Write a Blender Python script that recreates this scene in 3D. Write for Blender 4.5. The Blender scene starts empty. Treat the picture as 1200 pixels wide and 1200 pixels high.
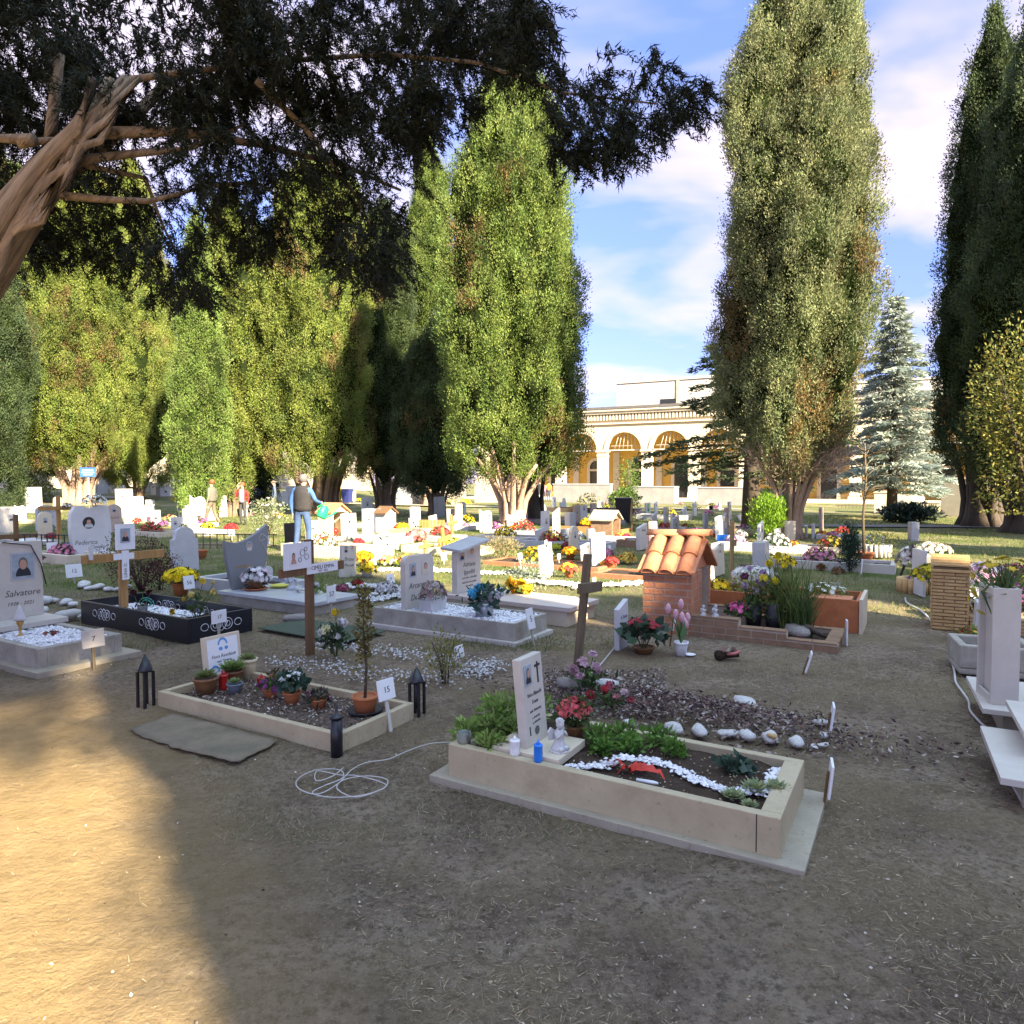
import bpy, bmesh, math, random
import numpy as np
from mathutils import Vector, Matrix, Euler
random.seed(11)
RNG = np.random.default_rng(11)
S = bpy.context.scene
COL = S.collection
rad = math.radians
# ------------------------------------------------------------------ camera model used to measure the place
F, CH = 820.0, 1.55
PIT = math.atan(34 / F)
CP, SP = math.cos(PIT), math.sin(PIT)
UA = rad(-30)                       # all graves lie along this direction
UX = Vector((math.cos(UA), math.sin(UA), 0)); VX = Vector((-math.sin(UA), math.cos(UA), 0))

def sstep(a, b, x):
    t = np.clip((x - a) / (b - a), 0, 1)
    return t * t * (3 - 2 * t)

def gz(x, y):
    return 1.0 * sstep(34, 58, y) * sstep(-3, -20, x)

def ray(px, py):
    a, b = (px - 600) / F, -(py - 600) / F
    return Vector((a, CP + b * SP, -SP + b * CP))

def Pz(px, py, z=0.0):
    r = ray(px, py)
    t = (z - CH) / r.z
    return Vector((r.x * t, r.y * t, z))

def P(px, py):
    r = ray(px, py)
    t = (0 - CH) / r.z if r.z < -1e-4 else 120
    p = r * t
    if p.y > 33 or r.z >= -1e-4:
        for k in range(20, 130):
            q = r * k
            if CH + q.z <= gz(q.x, q.y):
                return Vector((q.x, q.y, float(gz(q.x, q.y))))
    return Vector((p.x, p.y, 0))

def D(px, py, d):                   # the point at depth d
    r = ray(px, py)
    t = d / r.y
    return Vector((r.x * t, d, CH + r.z * t))

# ------------------------------------------------------------------ materials
MATS = {}
def mat(name, col, rough=.8, var=.25, scale=6., bump=.15, col2=None, spec=.3, metal=0., stretch=None, detail=6., bscale=None, trans=0., spots=0., spotc=(.16,.12,.07), along=None):
    if name in MATS: return MATS[name]
    m = bpy.data.materials.new(name); m.use_nodes = True
    nt = m.node_tree; N = nt.nodes; L = nt.links
    b = N['Principled BSDF']
    b.inputs['Roughness'].default_value = rough
    b.inputs['Specular IOR Level'].default_value = spec
    b.inputs['Metallic'].default_value = metal
    tc = N.new('ShaderNodeTexCoord'); mp = N.new('ShaderNodeMapping')
    L.new(tc.outputs['Object'], mp.inputs[0])
    if along is not None: mp.vector_type = 'TEXTURE'; mp.inputs['Rotation'].default_value = (0, along, 0); mp.inputs['Scale'].default_value = tuple(1/q for q in stretch)
    elif stretch: mp.inputs['Scale'].default_value = stretch
    n = N.new('ShaderNodeTexNoise'); n.inputs['Scale'].default_value = scale; n.inputs['Detail'].default_value = detail
    n.inputs['Roughness'].default_value = .65
    L.new(mp.outputs[0], n.inputs['Vector'])
    r = N.new('ShaderNodeValToRGB')
    c = np.array(col[:3], float)
    c2 = np.array(col2[:3], float) if col2 is not None else c * (1 - var)
    r.color_ramp.elements[0].position = .3; r.color_ramp.elements[1].position = .68
    r.color_ramp.elements[0].color = (*c2, 1); r.color_ramp.elements[1].color = (*(c if col2 is not None else np.clip(c * (1 + var * .35), 0, .95)), 1)
    L.new(n.outputs['Fac'], r.inputs[0]); base = r.outputs[0]
    for sc_, lo, hi, st in (((34, .60, .68, spots), (3.1, .55, .75, spots*.55)) if spots else ()):
        n3 = N.new('ShaderNodeTexNoise'); n3.inputs['Scale'].default_value = sc_; n3.inputs['Detail'].default_value = 5; n3.inputs['Roughness'].default_value = .7
        L.new(mp.outputs[0], n3.inputs['Vector'])
        r3 = N.new('ShaderNodeValToRGB'); r3.color_ramp.elements[0].position = lo; r3.color_ramp.elements[1].position = hi
        r3.color_ramp.elements[0].color = (0,0,0,1); r3.color_ramp.elements[1].color = (st,st,st,1); L.new(n3.outputs['Fac'], r3.inputs[0])
        mm = N.new('ShaderNodeMix'); mm.data_type = 'RGBA'; L.new(r3.outputs[0], mm.inputs[0]); L.new(base, mm.inputs[6]); mm.inputs[7].default_value = (*spotc,1); base = mm.outputs[2]
    L.new(base, b.inputs['Base Color'])
    if bump:
        n2 = N.new('ShaderNodeTexNoise'); n2.inputs['Scale'].default_value = bscale or scale * 5; n2.inputs['Detail'].default_value = 4
        L.new(mp.outputs[0], n2.inputs['Vector'])
        bp = N.new('ShaderNodeBump'); bp.inputs['Strength'].default_value = bump; bp.inputs['Distance'].default_value = .02
        L.new(n2.outputs['Fac'], bp.inputs['Height']); L.new(bp.outputs[0], b.inputs['Normal'])
    if trans:
        b.inputs['Transmission Weight'].default_value = trans
    MATS[name] = m
    return m

def leafmat(name, rough=.65, transl=.3):
    if name in MATS: return MATS[name]
    m = bpy.data.materials.new(name); m.use_nodes = True
    nt = m.node_tree; N = nt.nodes; L = nt.links
    b = N['Principled BSDF']; b.inputs['Roughness'].default_value = rough; b.inputs['Specular IOR Level'].default_value = .25
    a = N.new('ShaderNodeAttribute'); a.attribute_name = 'tint'
    L.new(a.outputs['Color'], b.inputs['Base Color'])
    t = N.new('ShaderNodeBsdfTranslucent'); L.new(a.outputs['Color'], t.inputs['Color'])
    x = N.new('ShaderNodeMixShader'); x.inputs[0].default_value = transl
    o = N['Material Output']
    L.new(b.outputs[0], x.inputs[1]); L.new(t.outputs[0], x.inputs[2]); L.new(x.outputs[0], o.inputs[0])
    MATS[name] = m
    return m

LEAF = leafmat('leaf_surface'); PETAL = leafmat('petal_surface', .6, .25); LITTER = leafmat('litter_surface', .9, 0.)

# ------------------------------------------------------------------ meshes
class MB:
    def __init__(s): s.v = []; s.f = []; s.m = []; s.s = []
    def add(s, vs, fs, m=0, smooth=False):
        o = len(s.v); s.v += [tuple(v) for v in vs]
        for f in fs: s.f.append(tuple(i + o for i in f)); s.m.append(m); s.s.append(smooth)
        return s
    def box(s, x0, y0, z0, x1, y1, z1, m=0, M=None):
        v = [(x0,y0,z0),(x1,y0,z0),(x1,y1,z0),(x0,y1,z0),(x0,y0,z1),(x1,y0,z1),(x1,y1,z1),(x0,y1,z1)]
        if M is not None: v = [M @ Vector(p) for p in v]
        return s.add(v, [(3,2,1,0),(4,5,6,7),(0,1,5,4),(1,2,6,5),(2,3,7,6),(3,0,4,7)], m)
    def prism(s, poly, x0, x1, m=0, axis='x', smooth=False):
        n = len(poly)
        def pt(a, b, t): return (t,a,b) if axis == 'x' else ((a,t,b) if axis == 'y' else (a,b,t))
        v = [pt(a,b,x0) for a,b in poly] + [pt(a,b,x1) for a,b in poly]
        fs = [tuple(range(n-1,-1,-1)), tuple(range(n,2*n))] + [(i,(i+1)%n,n+(i+1)%n,n+i) for i in range(n)]
        if axis == 'y': fs = [f[::-1] for f in fs]
        return s.add(v, fs, m, smooth)
    def lathe(s, prof, c=(0,0,0), n=16, m=0, sx=1, sy=1, caps=True):
        v = []; f = []
        for r, z in prof:
            for k in range(n):
                a = 2*math.pi*k/n; v.append((c[0]+r*sx*math.cos(a), c[1]+r*sy*math.sin(a), c[2]+z))
        for i in range(len(prof)-1):
            for k in range(n):
                k2 = (k+1)%n; f.append((i*n+k, i*n+k2, (i+1)*n+k2, (i+1)*n+k))
        s.add(v, f, m, True)
        if caps:
            o = len(s.v)-len(v)
            s.f.append(tuple(o+k for k in range(n-1,-1,-1))); s.m.append(m); s.s.append(False)
            s.f.append(tuple(o+(len(prof)-1)*n+k for k in range(n))); s.m.append(m); s.s.append(False)
        return s
    def tube(s, pts, rs, n=8, m=0):
        pts = [Vector(p) for p in pts]
        if not hasattr(rs, '__len__'): rs = [rs]*len(pts)
        v = []; f = []; ref = Vector((.31,.2,.93)).normalized()
        for i, p in enumerate(pts):
            t = (pts[min(i+1,len(pts)-1)] - pts[max(i-1,0)]).normalized()
            if abs(t.dot(ref)) > .97: ref = Vector((1,0.1,0)).normalized()
            a = t.cross(ref).normalized(); b = t.cross(a)
            for k in range(n):
                w = 2*math.pi*k/n; v.append(p + (a*math.cos(w) + b*math.sin(w))*rs[i])
        for i in range(len(pts)-1):
            for k in range(n):
                k2 = (k+1)%n; f.append((i*n+k,(i+1)*n+k,(i+1)*n+k2,i*n+k2))
        f.append(tuple(range(n))); f.append(tuple((len(pts)-1)*n+k for k in range(n-1,-1,-1)))
        return s.add(v, f, m, True)
    def ball(s, c, r, n=10, m=0, jag=0., rnd=random):
        if not hasattr(r, '__len__'): r = (r,r,r)
        v = [(c[0],c[1],c[2]-r[2])]; f = []; h = max(4, n//2)
        for i in range(1,h):
            a = math.pi*i/h - math.pi/2
            for k in range(n):
                w = 2*math.pi*k/n; j = 1 + rnd.uniform(-jag,jag)
                v.append((c[0]+r[0]*j*math.cos(a)*math.cos(w), c[1]+r[1]*j*math.cos(a)*math.sin(w), c[2]+r[2]*j*math.sin(a)))
        v.append((c[0],c[1],c[2]+r[2])); T = len(v)-1
        for k in range(n):
            k2 = (k+1)%n
            f.append((0,1+k2,1+k)); f.append((T,1+(h-2)*n+k,1+(h-2)*n+k2))
            for i in range(h-2): f.append((1+i*n+k,1+i*n+k2,1+(i+1)*n+k2,1+(i+1)*n+k))
        return s.add(v, f, m, True)
    def disc(s, c, ry, rz, m=0, n=20, x=None):          # flat ellipse facing local +x
        v = [(c[0], c[1]+ry*math.cos(2*math.pi*k/n), c[2]+rz*math.sin(2*math.pi*k/n)) for k in range(n)]
        return s.add(v, [tuple(range(n))], m)
    def build(s, name, mats, parent=None, loc=None, rot=None, label=None, bevel=0.):
        me = bpy.data.meshes.new(name)
        me.from_pydata(s.v, [], s.f)
        if not isinstance(mats, (list, tuple)): mats = [mats]
        for q in mats: me.materials.append(q)
        me.polygons.foreach_set('material_index', s.m); me.polygons.foreach_set('use_smooth', s.s)
        me.update()
        return link(name, me, parent, loc, rot, label, bevel)

def link(name, me, parent=None, loc=None, rot=None, label=None, bevel=0.):
    o = bpy.data.objects.new(name, me); COL.objects.link(o)
    if parent is not None: o.parent = parent
    if loc is not None: o.location = loc
    if rot is not None: o.rotation_euler = rot if hasattr(rot, '__len__') else (0,0,rot)
    if label: o['label'] = label
    if bevel:
        b = o.modifiers.new('bevel', 'BEVEL'); b.width = bevel; b.segments = 2; b.limit_method = 'ANGLE'; b.angle_limit = rad(40)
    return o

def tag(o, label, cat, group=None):
    o['label'] = label; o['category'] = cat
    if group: o['group'] = group
    return o

def thing(name, label, cat, loc=(0,0,0), rot=0., group=None):
    o = bpy.data.objects.new(name, None); COL.objects.link(o)
    o.empty_display_size = .1; o.location = loc
    o.rotation_euler = rot if hasattr(rot, '__len__') else (0,0,rot)
    return tag(o, label, cat, group)

def copy_tree(o, parent=None):
    c = o.copy(); COL.objects.link(c)
    if parent is not None: c.parent = parent
    for ch in list(o.children): copy_tree(ch, c)
    return c

def tris(name, V, C, mats, parent=None, loc=None, label=None, k=3, rot=None):
    """A mesh of separate triangles (or quads): V (n,k,3), C (n,3) one tint for each."""
    n = len(V)
    me = bpy.data.meshes.new(name)
    me.vertices.add(n*k); me.vertices.foreach_set('co', np.ascontiguousarray(V, dtype=np.float32).ravel())
    me.loops.add(n*k); me.loops.foreach_set('vertex_index', np.arange(n*k, dtype=np.int32))
    me.polygons.add(n); me.polygons.foreach_set('loop_start', np.arange(0, n*k, k, dtype=np.int32))
    me.polygons.foreach_set('loop_total', np.full(n, k, dtype=np.int32))
    a = me.attributes.new('tint', 'FLOAT_COLOR', 'POINT')
    c4 = np.ones((n, k, 4), np.float32); c4[:, :, :3] = np.asarray(C)[:, None, :]
    a.data.foreach_set('color', c4.ravel())
    if not isinstance(mats, (list, tuple)): mats = [mats]
    for q in mats: me.materials.append(q)
    me.update()
    return link(name, me, parent, loc, rot, label)

def unit(a): return a / np.maximum(np.linalg.norm(a, axis=-1, keepdims=True), 1e-9)

def blades(base, dirs, length, width, rng):
    """pointed leaves: triangles from base along dirs"""
    n = len(base)
    side = unit(np.cross(dirs, unit(rng.normal(size=(n,3)))))
    w = (np.broadcast_to(width, n) * .5)[:, None]; l = np.broadcast_to(length, n)[:, None]
    return np.stack([base - side*w, base + side*w, base + dirs*l], 1)

def leaves4(base, dirs, length, width, rng):
    """diamond leaves: quads"""
    n = len(base)
    side = unit(np.cross(dirs, unit(rng.normal(size=(n,3)))))
    w = (np.broadcast_to(width, n) * .5)[:, None]; l = np.broadcast_to(length, n)[:, None]
    mid = base + dirs*l*.45
    return np.stack([base, mid + side*w, base + dirs*l, mid - side*w], 1)

def tints(n, cols, rng, jit=.18, w=None):
    cols = np.array(cols, float)
    c = cols[rng.choice(len(cols), n, p=w)]
    return np.clip(c * (1 + rng.normal(0, jit, (n,1))), .004, .9)

def vnoise(p, seed=0):
    """smooth value noise on (n,3) points"""
    p = np.asarray(p, float); i = np.floor(p).astype(np.int64); f = p - i; f = f*f*(3-2*f)
    def hsh(q):
        h = (q[:,0]*374761393 + q[:,1]*668265263 + q[:,2]*2147483647 + seed*974711) & 0xffffffff
        h = ((h ^ (h >> 13)) * 1274126177) & 0xffffffff
        return ((h ^ (h >> 16)) & 0xffff) / 65535.0
    out = 0
    for dx in (0,1):
        for dy in (0,1):
            for dz in (0,1):
                w = (f[:,0] if dx else 1-f[:,0])*(f[:,1] if dy else 1-f[:,1])*(f[:,2] if dz else 1-f[:,2])
                out = out + w*hsh(i + np.array([dx,dy,dz]))
    return out

TXT = Matrix(((0,0,1),(1,0,0),(0,1,0)))      # text lying in the local y-z plane, facing +x
def text(parent, body, y, z, size, m, x=.002, shear=.0, name='inscription', align='CENTER', R=None, label=None):
    c = bpy.data.curves.new(name, 'FONT'); c.body = body; c.size = size; c.align_x = align; c.align_y = 'CENTER'
    c.shear = shear; c.extrude = .0008; c.resolution_u = 2; c.materials.append(m)
    o = bpy.data.objects.new(name, c); COL.objects.link(o); o.parent = parent
    MM = (R or TXT).to_4x4(); MM.translation = Vector((x, y, z)) if R is None else Vector((x,y,z))
    o.matrix_local = MM
    return o
# ------------------------------------------------------------------ camera, light, sky
cam = bpy.data.cameras.new('camera'); camo = bpy.data.objects.new('camera', cam); COL.objects.link(camo)
camo.location = (0, 0, CH); camo.rotation_euler = (math.pi/2 - PIT, 0, 0)
cam.sensor_width = 36; cam.lens = 36*F/1200; cam.clip_end = 2000; cam.clip_start = .05
S.camera = camo
EL = rad(29); LD = Vector((-.6, .8, 0))                       # the light travels along LD
sun = bpy.data.lights.new('sun', 'SUN'); sun.energy = 3.9; sun.angle = rad(.53); sun.color = (1, .86, .62)
suno = bpy.data.objects.new('sun', sun); COL.objects.link(suno)
dvec = Vector((LD.x*math.cos(EL), LD.y*math.cos(EL), -math.sin(EL)))
suno.rotation_euler = dvec.to_track_quat('-Z', 'Y').to_euler(); suno.location = (10, -12, 12)
W = bpy.data.worlds.new('World'); S.world = W; W.use_nodes = True
nt = W.node_tree; N = nt.nodes; L = nt.links
bg = N['Background']; bg.inputs[1].default_value = .15
sky = N.new('ShaderNodeTexSky'); sky.sky_type = 'NISHITA'; sky.sun_disc = False
sky.sun_elevation = EL; sky.sun_rotation = math.atan2(.6, -.8); sky.air_density = 1.0; sky.dust_density = .3; sky.ozone_density = 3.0
tc = N.new('ShaderNodeTexCoord')
sep = N.new('ShaderNodeSeparateXYZ'); L.new(tc.outputs['Generated'], sep.inputs[0])
ad = N.new('ShaderNodeMath'); ad.operation = 'MAXIMUM'; L.new(sep.outputs['Z'], ad.inputs[0]); ad.inputs[1].default_value = 0.0
ad2 = N.new('ShaderNodeMath'); ad2.operation = 'ADD'; L.new(ad.outputs[0], ad2.inputs[0]); ad2.inputs[1].default_value = .22
dv = N.new('ShaderNodeVectorMath'); dv.operation = 'DIVIDE'; L.new(tc.outputs['Generated'], dv.inputs[0]); L.new(ad2.outputs[0], dv.inputs[1])
mp = N.new('ShaderNodeMapping'); mp.inputs['Location'].default_value = (3.1, 1.35, .4); mp.inputs['Scale'].default_value = (.8, 1.2, .8); L.new(dv.outputs[0], mp.inputs[0])
nz = N.new('ShaderNodeTexNoise'); nz.inputs['Scale'].default_value = 1.25; nz.inputs['Detail'].default_value = 5; nz.inputs['Roughness'].default_value = .5; nz.inputs['Distortion'].default_value = .25
L.new(mp.outputs[0], nz.inputs['Vector'])
cr = N.new('ShaderNodeValToRGB'); cr.color_ramp.elements[0].position = .47; cr.color_ramp.elements[1].position = .60
cr.color_ramp.elements[0].color = (0,0,0,1); cr.color_ramp.elements[1].color = (.85,.85,.85,1)
L.new(nz.outputs['Fac'], cr.inputs[0])
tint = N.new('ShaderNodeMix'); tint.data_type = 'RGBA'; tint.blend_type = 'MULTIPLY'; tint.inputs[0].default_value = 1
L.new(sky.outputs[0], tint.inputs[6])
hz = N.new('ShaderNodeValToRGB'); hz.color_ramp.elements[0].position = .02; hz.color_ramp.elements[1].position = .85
hz.color_ramp.elements[0].color = (.19,.16,.27,1); hz.color_ramp.elements[1].color = (2.3,1.95,1.35,1)  # overhead sky above the view is brightened and warmed, added fill for the shade
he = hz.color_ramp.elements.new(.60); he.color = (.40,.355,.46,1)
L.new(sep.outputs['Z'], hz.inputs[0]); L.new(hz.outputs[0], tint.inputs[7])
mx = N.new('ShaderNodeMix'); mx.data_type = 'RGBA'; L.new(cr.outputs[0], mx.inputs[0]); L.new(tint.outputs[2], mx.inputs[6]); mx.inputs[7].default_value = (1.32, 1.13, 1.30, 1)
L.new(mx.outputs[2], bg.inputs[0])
S.view_settings.view_transform = 'Standard'; S.view_settings.look = 'None'; S.view_settings.gamma = 1; S.view_settings.exposure = 2.75
S.cycles.max_bounces = 6; S.cycles.diffuse_bounces = 3; S.cycles.transparent_max_bounces = 8; S.cycles.use_denoising = True

# ------------------------------------------------------------------ surfaces
M_trav  = mat('travertine', (.48,.405,.265), .55, .3, 4, .12, col2=(.38,.31,.195), bscale=40, spots=.55)
M_travd = mat('travertine_slab', (.40,.35,.26), .7, .3, 3, .12, col2=(.28,.245,.185), bscale=50, spots=.7)
M_marb  = mat('white_marble', (.58,.57,.56), .35, .1, 3, .02, col2=(.48,.475,.48), spots=.14, spotc=(.36,.36,.37))
M_marbp = mat('pale_cut_stone', (.57,.525,.46), .5, .15, 5, .03, col2=(.48,.44,.385), spots=.16, spotc=(.34,.30,.25))
M_marbc = mat('cream_stone', (.62,.53,.40), .55, .15, 5, .04, col2=(.54,.46,.34))
M_grey  = mat('grey_granite', (.25,.26,.27), .3, .3, 120, .0, col2=(.13,.135,.145), detail=2)
M_greyl = mat('pale_grey_marble', (.47,.475,.49), .3, .2, 5, .0, col2=(.38,.385,.40))
M_pink  = mat('pink_stone', (.46,.36,.30), .5, .2, 8, .03)
M_conc  = mat('weathered_concrete', (.38,.35,.29), .9, .35, 5, .25, spots=.6)
M_wood  = mat('brown_wood', (.17,.095,.045), .6, .35, 5, .2, stretch=(8,8,.6))
M_woodg = mat('honey_wood', (.38,.21,.07), .55, .3, 5, .15, stretch=(8,8,.6))
M_wooda = mat('aged_wood', (.15,.115,.07), .8, .4, 5, .25, stretch=(8,8,.5))
M_woody = mat('yellow_varnished_wood', (.55,.30,.06), .5, .2, 5, .1, stretch=(8,8,.6))
M_black = mat('black_lacquer', (.012,.013,.017), .35, .2, 10, .03, spec=.5)
M_iron  = mat('black_iron', (.02,.02,.022), .5, .3, 30, .1, spec=.5)
M_dark  = mat('dark_ink', (.03,.028,.027), .6, .1, 5, 0)
M_inkg  = mat('faded_ink', (.12,.11,.10), .6, .1, 5, 0)
M_brnk  = mat('bronze_ink', (.20,.13,.07), .5, .2, 20, 0, metal=.3)
M_white = mat('white_plastic', (.76,.76,.76), .4, .06, 4, .0)
M_paper = mat('white_paper', (.72,.72,.74), .6, .06, 6, .0)
M_sky   = mat('pale_blue_print', (.10,.30,.62), .5, .15, 20, 0)
M_skin  = mat('skin', (.50,.28,.19), .55, .1, 12, .02)
M_suit  = mat('dark_suit_print', (.03,.03,.04), .6, .1, 5, 0)
M_pbg   = mat('portrait_backdrop', (.33,.38,.42), .4, .3, 12, 0)
M_hairg = mat('grey_hair', (.15,.14,.135), .7, .3, 60, .3)
M_hairb = mat('dark_hair', (.04,.028,.02), .6, .3, 60, .3)
M_hairr = mat('auburn_hair', (.22,.08,.03), .6, .3, 60, .3)
M_brick = mat('red_brick', (.40,.17,.09), .85, .3, 14, .2, col2=(.30,.115,.06))
M_bricko= mat('orange_brick', (.50,.22,.11), .85, .3, 8, .3, col2=(.36,.145,.08), spots=.4, spotc=(.20,.09,.055))
M_bricky= mat('yellow_brick', (.55,.36,.16), .85, .3, 14, .2, col2=(.42,.27,.12))
M_brickt= mat('tan_brick', (.30,.185,.11), .9, .35, 12, .25, col2=(.19,.12,.075))
M_mort  = mat('mortar', (.47,.39,.30), .95, .2, 20, .3)
M_terra = mat('terracotta', (.44,.155,.06), .7, .25, 9, .1)
M_terral= mat('terracotta_tile', (.56,.235,.115), .8, .25, 9, .2, col2=(.40,.155,.075), spots=.35, spotc=(.20,.10,.06))
M_terrad= mat('brown_glazed_pot', (.20,.10,.045), .45, .3, 9, .1)
M_soil  = mat('garden_soil', (.055,.035,.022), .95, .4, 20, .9, bscale=60)
M_mulch = mat('wood_chip_soil', (.16,.115,.08), .95, .4, 30, .9, col2=(.07,.05,.04), bscale=90)
M_pebb  = mat('white_pebble', (.72,.71,.72), .6, .12, 6, .1)
M_cobb  = mat('pale_cobble', (.55,.53,.50), .75, .3, 5, .2)
M_rockg = mat('grey_rock', (.30,.27,.24), .85, .4, 8, .5)
M_zinc  = mat('zinc', (.40,.43,.45), .4, .2, 10, .05, metal=.6)
M_blue  = mat('blue_plastic', (.02,.20,.72), .35, .1, 5, 0, spec=.5)
M_redp  = mat('red_glass', (.36,.02,.015), .25, .1, 5, 0, spec=.5)
M_cream = mat('cream_pot', (.62,.54,.34), .5, .1, 6, .05)
M_greyp = mat('grey_blue_pot', (.16,.19,.22), .5, .2, 6, .05)
M_brass = mat('brass', (.55,.34,.10), .35, .2, 10, 0, metal=.8)
M_green = mat('green_plastic', (.02,.42,.16), .4, .1, 5, 0)
M_mat_g = mat('green_carpet', (.075,.095,.065), .95, .4, 8, .5, col2=(.06,.08,.05), bscale=120)
M_mat_b = mat('worn_carpet', (.26,.205,.14), .95, .4, 4, .7, col2=(.13,.12,.075), bscale=120)
M_cable = mat('white_cable', (.48,.46,.43), .6, .1, 5, 0)
M_bark  = mat('cypress_bark', (.28,.20,.135), .95, .5, 5, .9, col2=(.11,.078,.055), stretch=(6,6,.7), bscale=12)
M_barkp = mat('pale_stripped_bark', (.44,.32,.24), .9, .4, 5, .8, col2=(.22,.15,.105), stretch=(6,6,.6), bscale=12)
M_barkd = mat('dark_bark', (.09,.07,.055), .95, .4, 6, .8, stretch=(5,5,.8), bscale=14)
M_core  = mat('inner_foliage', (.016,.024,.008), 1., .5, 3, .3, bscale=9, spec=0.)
M_stucc = mat('cream_stucco', (.64,.55,.39), .85, .12, 1.2, .05, col2=(.54,.45,.31))
M_stuccl= mat('pale_stone_trim', (.62,.54,.42), .8, .12, 2, .05)
M_yell  = mat('yellow_plaster', (.68,.43,.10), .9, .12, 1, .03, col2=(.60,.37,.085))
M_glass = mat('dark_window', (.03,.032,.035), .2, .3, 2, 0, spec=.5)
M_roof  = mat('grey_roof_edge', (.13,.12,.12), .8, .2, 3, .1)
M_concw = mat('stained_concrete', (.58,.55,.50), .9, .3, 1.1, .1, col2=(.36,.34,.30), stretch=(1,1,.25))
M_marbw = mat('veined_marble', (.36,.34,.33), .5, .2, 1.5, .03, col2=(.25,.24,.24))
M_stone = mat('greyish_plaster', (.42,.38,.32), .9, .2, 1.2, .1)

# ------------------------------------------------------------------ ground
def gnoise(x, y):
    p = np.stack([x*.9, y*.9, x*0], 1)
    h = (vnoise(p, 1)-.5)*.045 + (vnoise(p*3.1, 2)-.5)*.02 + (vnoise(p*9.3, 3)-.5)*.009
    return h

def lines(a, b, fine, far, n):
    mid = np.arange(a, b, fine)
    left = a - np.geomspace(fine*2, far, n)[::-1]; right = b + np.geomspace(fine*2, far, n)
    return np.concatenate([left, mid, right])
gx = lines(-9, 9, .07, 700, 60); gy = lines(1.2, 13, .07, 900, 70)
XX, YY = np.meshgrid(gx, gy); fx, fy = XX.ravel(), YY.ravel()
ZZ = gz(fx, fy) + gnoise(fx, fy) * (1 - sstep(20, 60, np.hypot(fx, fy))) - .012
nxg, nyg = len(gx), len(gy)
idx = np.arange(nxg*nyg).reshape(nyg, nxg)
Q = np.stack([idx[:-1,:-1], idx[:-1,1:], idx[1:,1:], idx[1:,:-1]], -1).reshape(-1,4)
me = bpy.data.meshes.new('ground')
me.vertices.add(len(fx)); me.vertices.foreach_set('co', np.stack([fx,fy,ZZ],1).astype(np.float32).ravel())
me.loops.add(Q.size); me.loops.foreach_set('vertex_index', Q.astype(np.int32).ravel())
me.polygons.add(len(Q)); me.polygons.foreach_set('loop_start', np.arange(0, Q.size, 4, dtype=np.int32)); me.polygons.foreach_set('loop_total', np.full(len(Q),4,np.int32))
me.polygons.foreach_set('use_smooth', np.ones(len(Q),bool)); me.update()

gm = bpy.data.materials.new('ground_earth'); gm.use_nodes = True; nt = gm.node_tree; N = nt.nodes; L = nt.links
b = N['Principled BSDF']; b.inputs['Roughness'].default_value = .95; b.inputs['Specular IOR Level'].default_value = .1
tc = N.new('ShaderNodeTexCoord'); pos = tc.outputs['Object']
def gn(sc, det=5, ro=.6, dist=0.):
    n = N.new('ShaderNodeTexNoise'); n.inputs['Scale'].default_value = sc; n.inputs['Detail'].default_value = det; n.inputs['Roughness'].default_value = ro; n.inputs['Distortion'].default_value = dist
    L.new(pos, n.inputs['Vector']); return n.outputs['Fac']
def ramp(v, p0, c0, p1, c1):
    r = N.new('ShaderNodeValToRGB'); e = r.color_ramp.elements; e[0].position = p0; e[1].position = p1
    e[0].color = (*c0,1) if hasattr(c0,'__len__') else (c0,c0,c0,1); e[1].color = (*c1,1) if hasattr(c1,'__len__') else (c1,c1,c1,1)
    L.new(v, r.inputs[0]); return r.outputs[0]
def mixc(f, a, c):
    m = N.new('ShaderNodeMix'); m.data_type = 'RGBA'
    for s_, v in ((0,f),(6,a),(7,c)):
        if hasattr(v, 'is_linked'): L.new(v, m.inputs[s_])
        elif hasattr(v, '__len__'): m.inputs[s_].default_value = (*v,1)
        else: m.inputs[s_].default_value = v
    return m.outputs[2]
def mth(op, a, c=None):
    m = N.new('ShaderNodeMath'); m.operation = op
    for s_, v in ((0,a),(1,c)):
        if v is None: continue
        if hasattr(v, 'is_linked'): L.new(v, m.inputs[s_])
        else: m.inputs[s_].default_value = v
    return m.outputs[0]
dirt = mixc(ramp(gn(1.7, 7, .7), .38, 0., .62, 1.), (.19,.142,.10), (.40,.315,.225))
dirt = mixc(ramp(gn(24, 7, .8), .47, 0., .60, .85), dirt, (.105,.078,.052))
dirt = mixc(ramp(gn(70, 5, .7), .55, 0., .66, .6), dirt, (.44,.37,.28))
straw = ramp(gn(45, 4, .8, 1.5), .35, (.17,.13,.075), .68, (.36,.285,.165))
c1 = mixc(mth('MULTIPLY', ramp(gn(.9, 6, .7), .44, 0., .60, 1.), .75), dirt, straw)
sx = N.new('ShaderNodeSeparateXYZ'); L.new(pos, sx.inputs[0])
def mrange(v, a, c):
    m = N.new('ShaderNodeMapRange'); m.inputs[1].default_value = a; m.inputs[2].default_value = c; L.new(v, m.inputs[0]); return m.outputs[0]
wob = mth('MULTIPLY', mth('SUBTRACT', gn(.5, 3), .5), 5.)
yy = mth('ADD', sx.outputs['Y'], wob)
grassmask = mth('MULTIPLY', mrange(yy, 7.2, 11.), ramp(gn(.6, 5, .65), .36, .25, .56, 1.))
grass = ramp(gn(30, 5, .8), .3, (.05,.075,.018), .7, (.14,.175,.05))
grass = mixc(mth('MULTIPLY', ramp(gn(.35, 5), .46, 0., .66, 1.), .7), grass, (.30,.24,.115))
c2 = mixc(grassmask, c1, grass)
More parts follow.
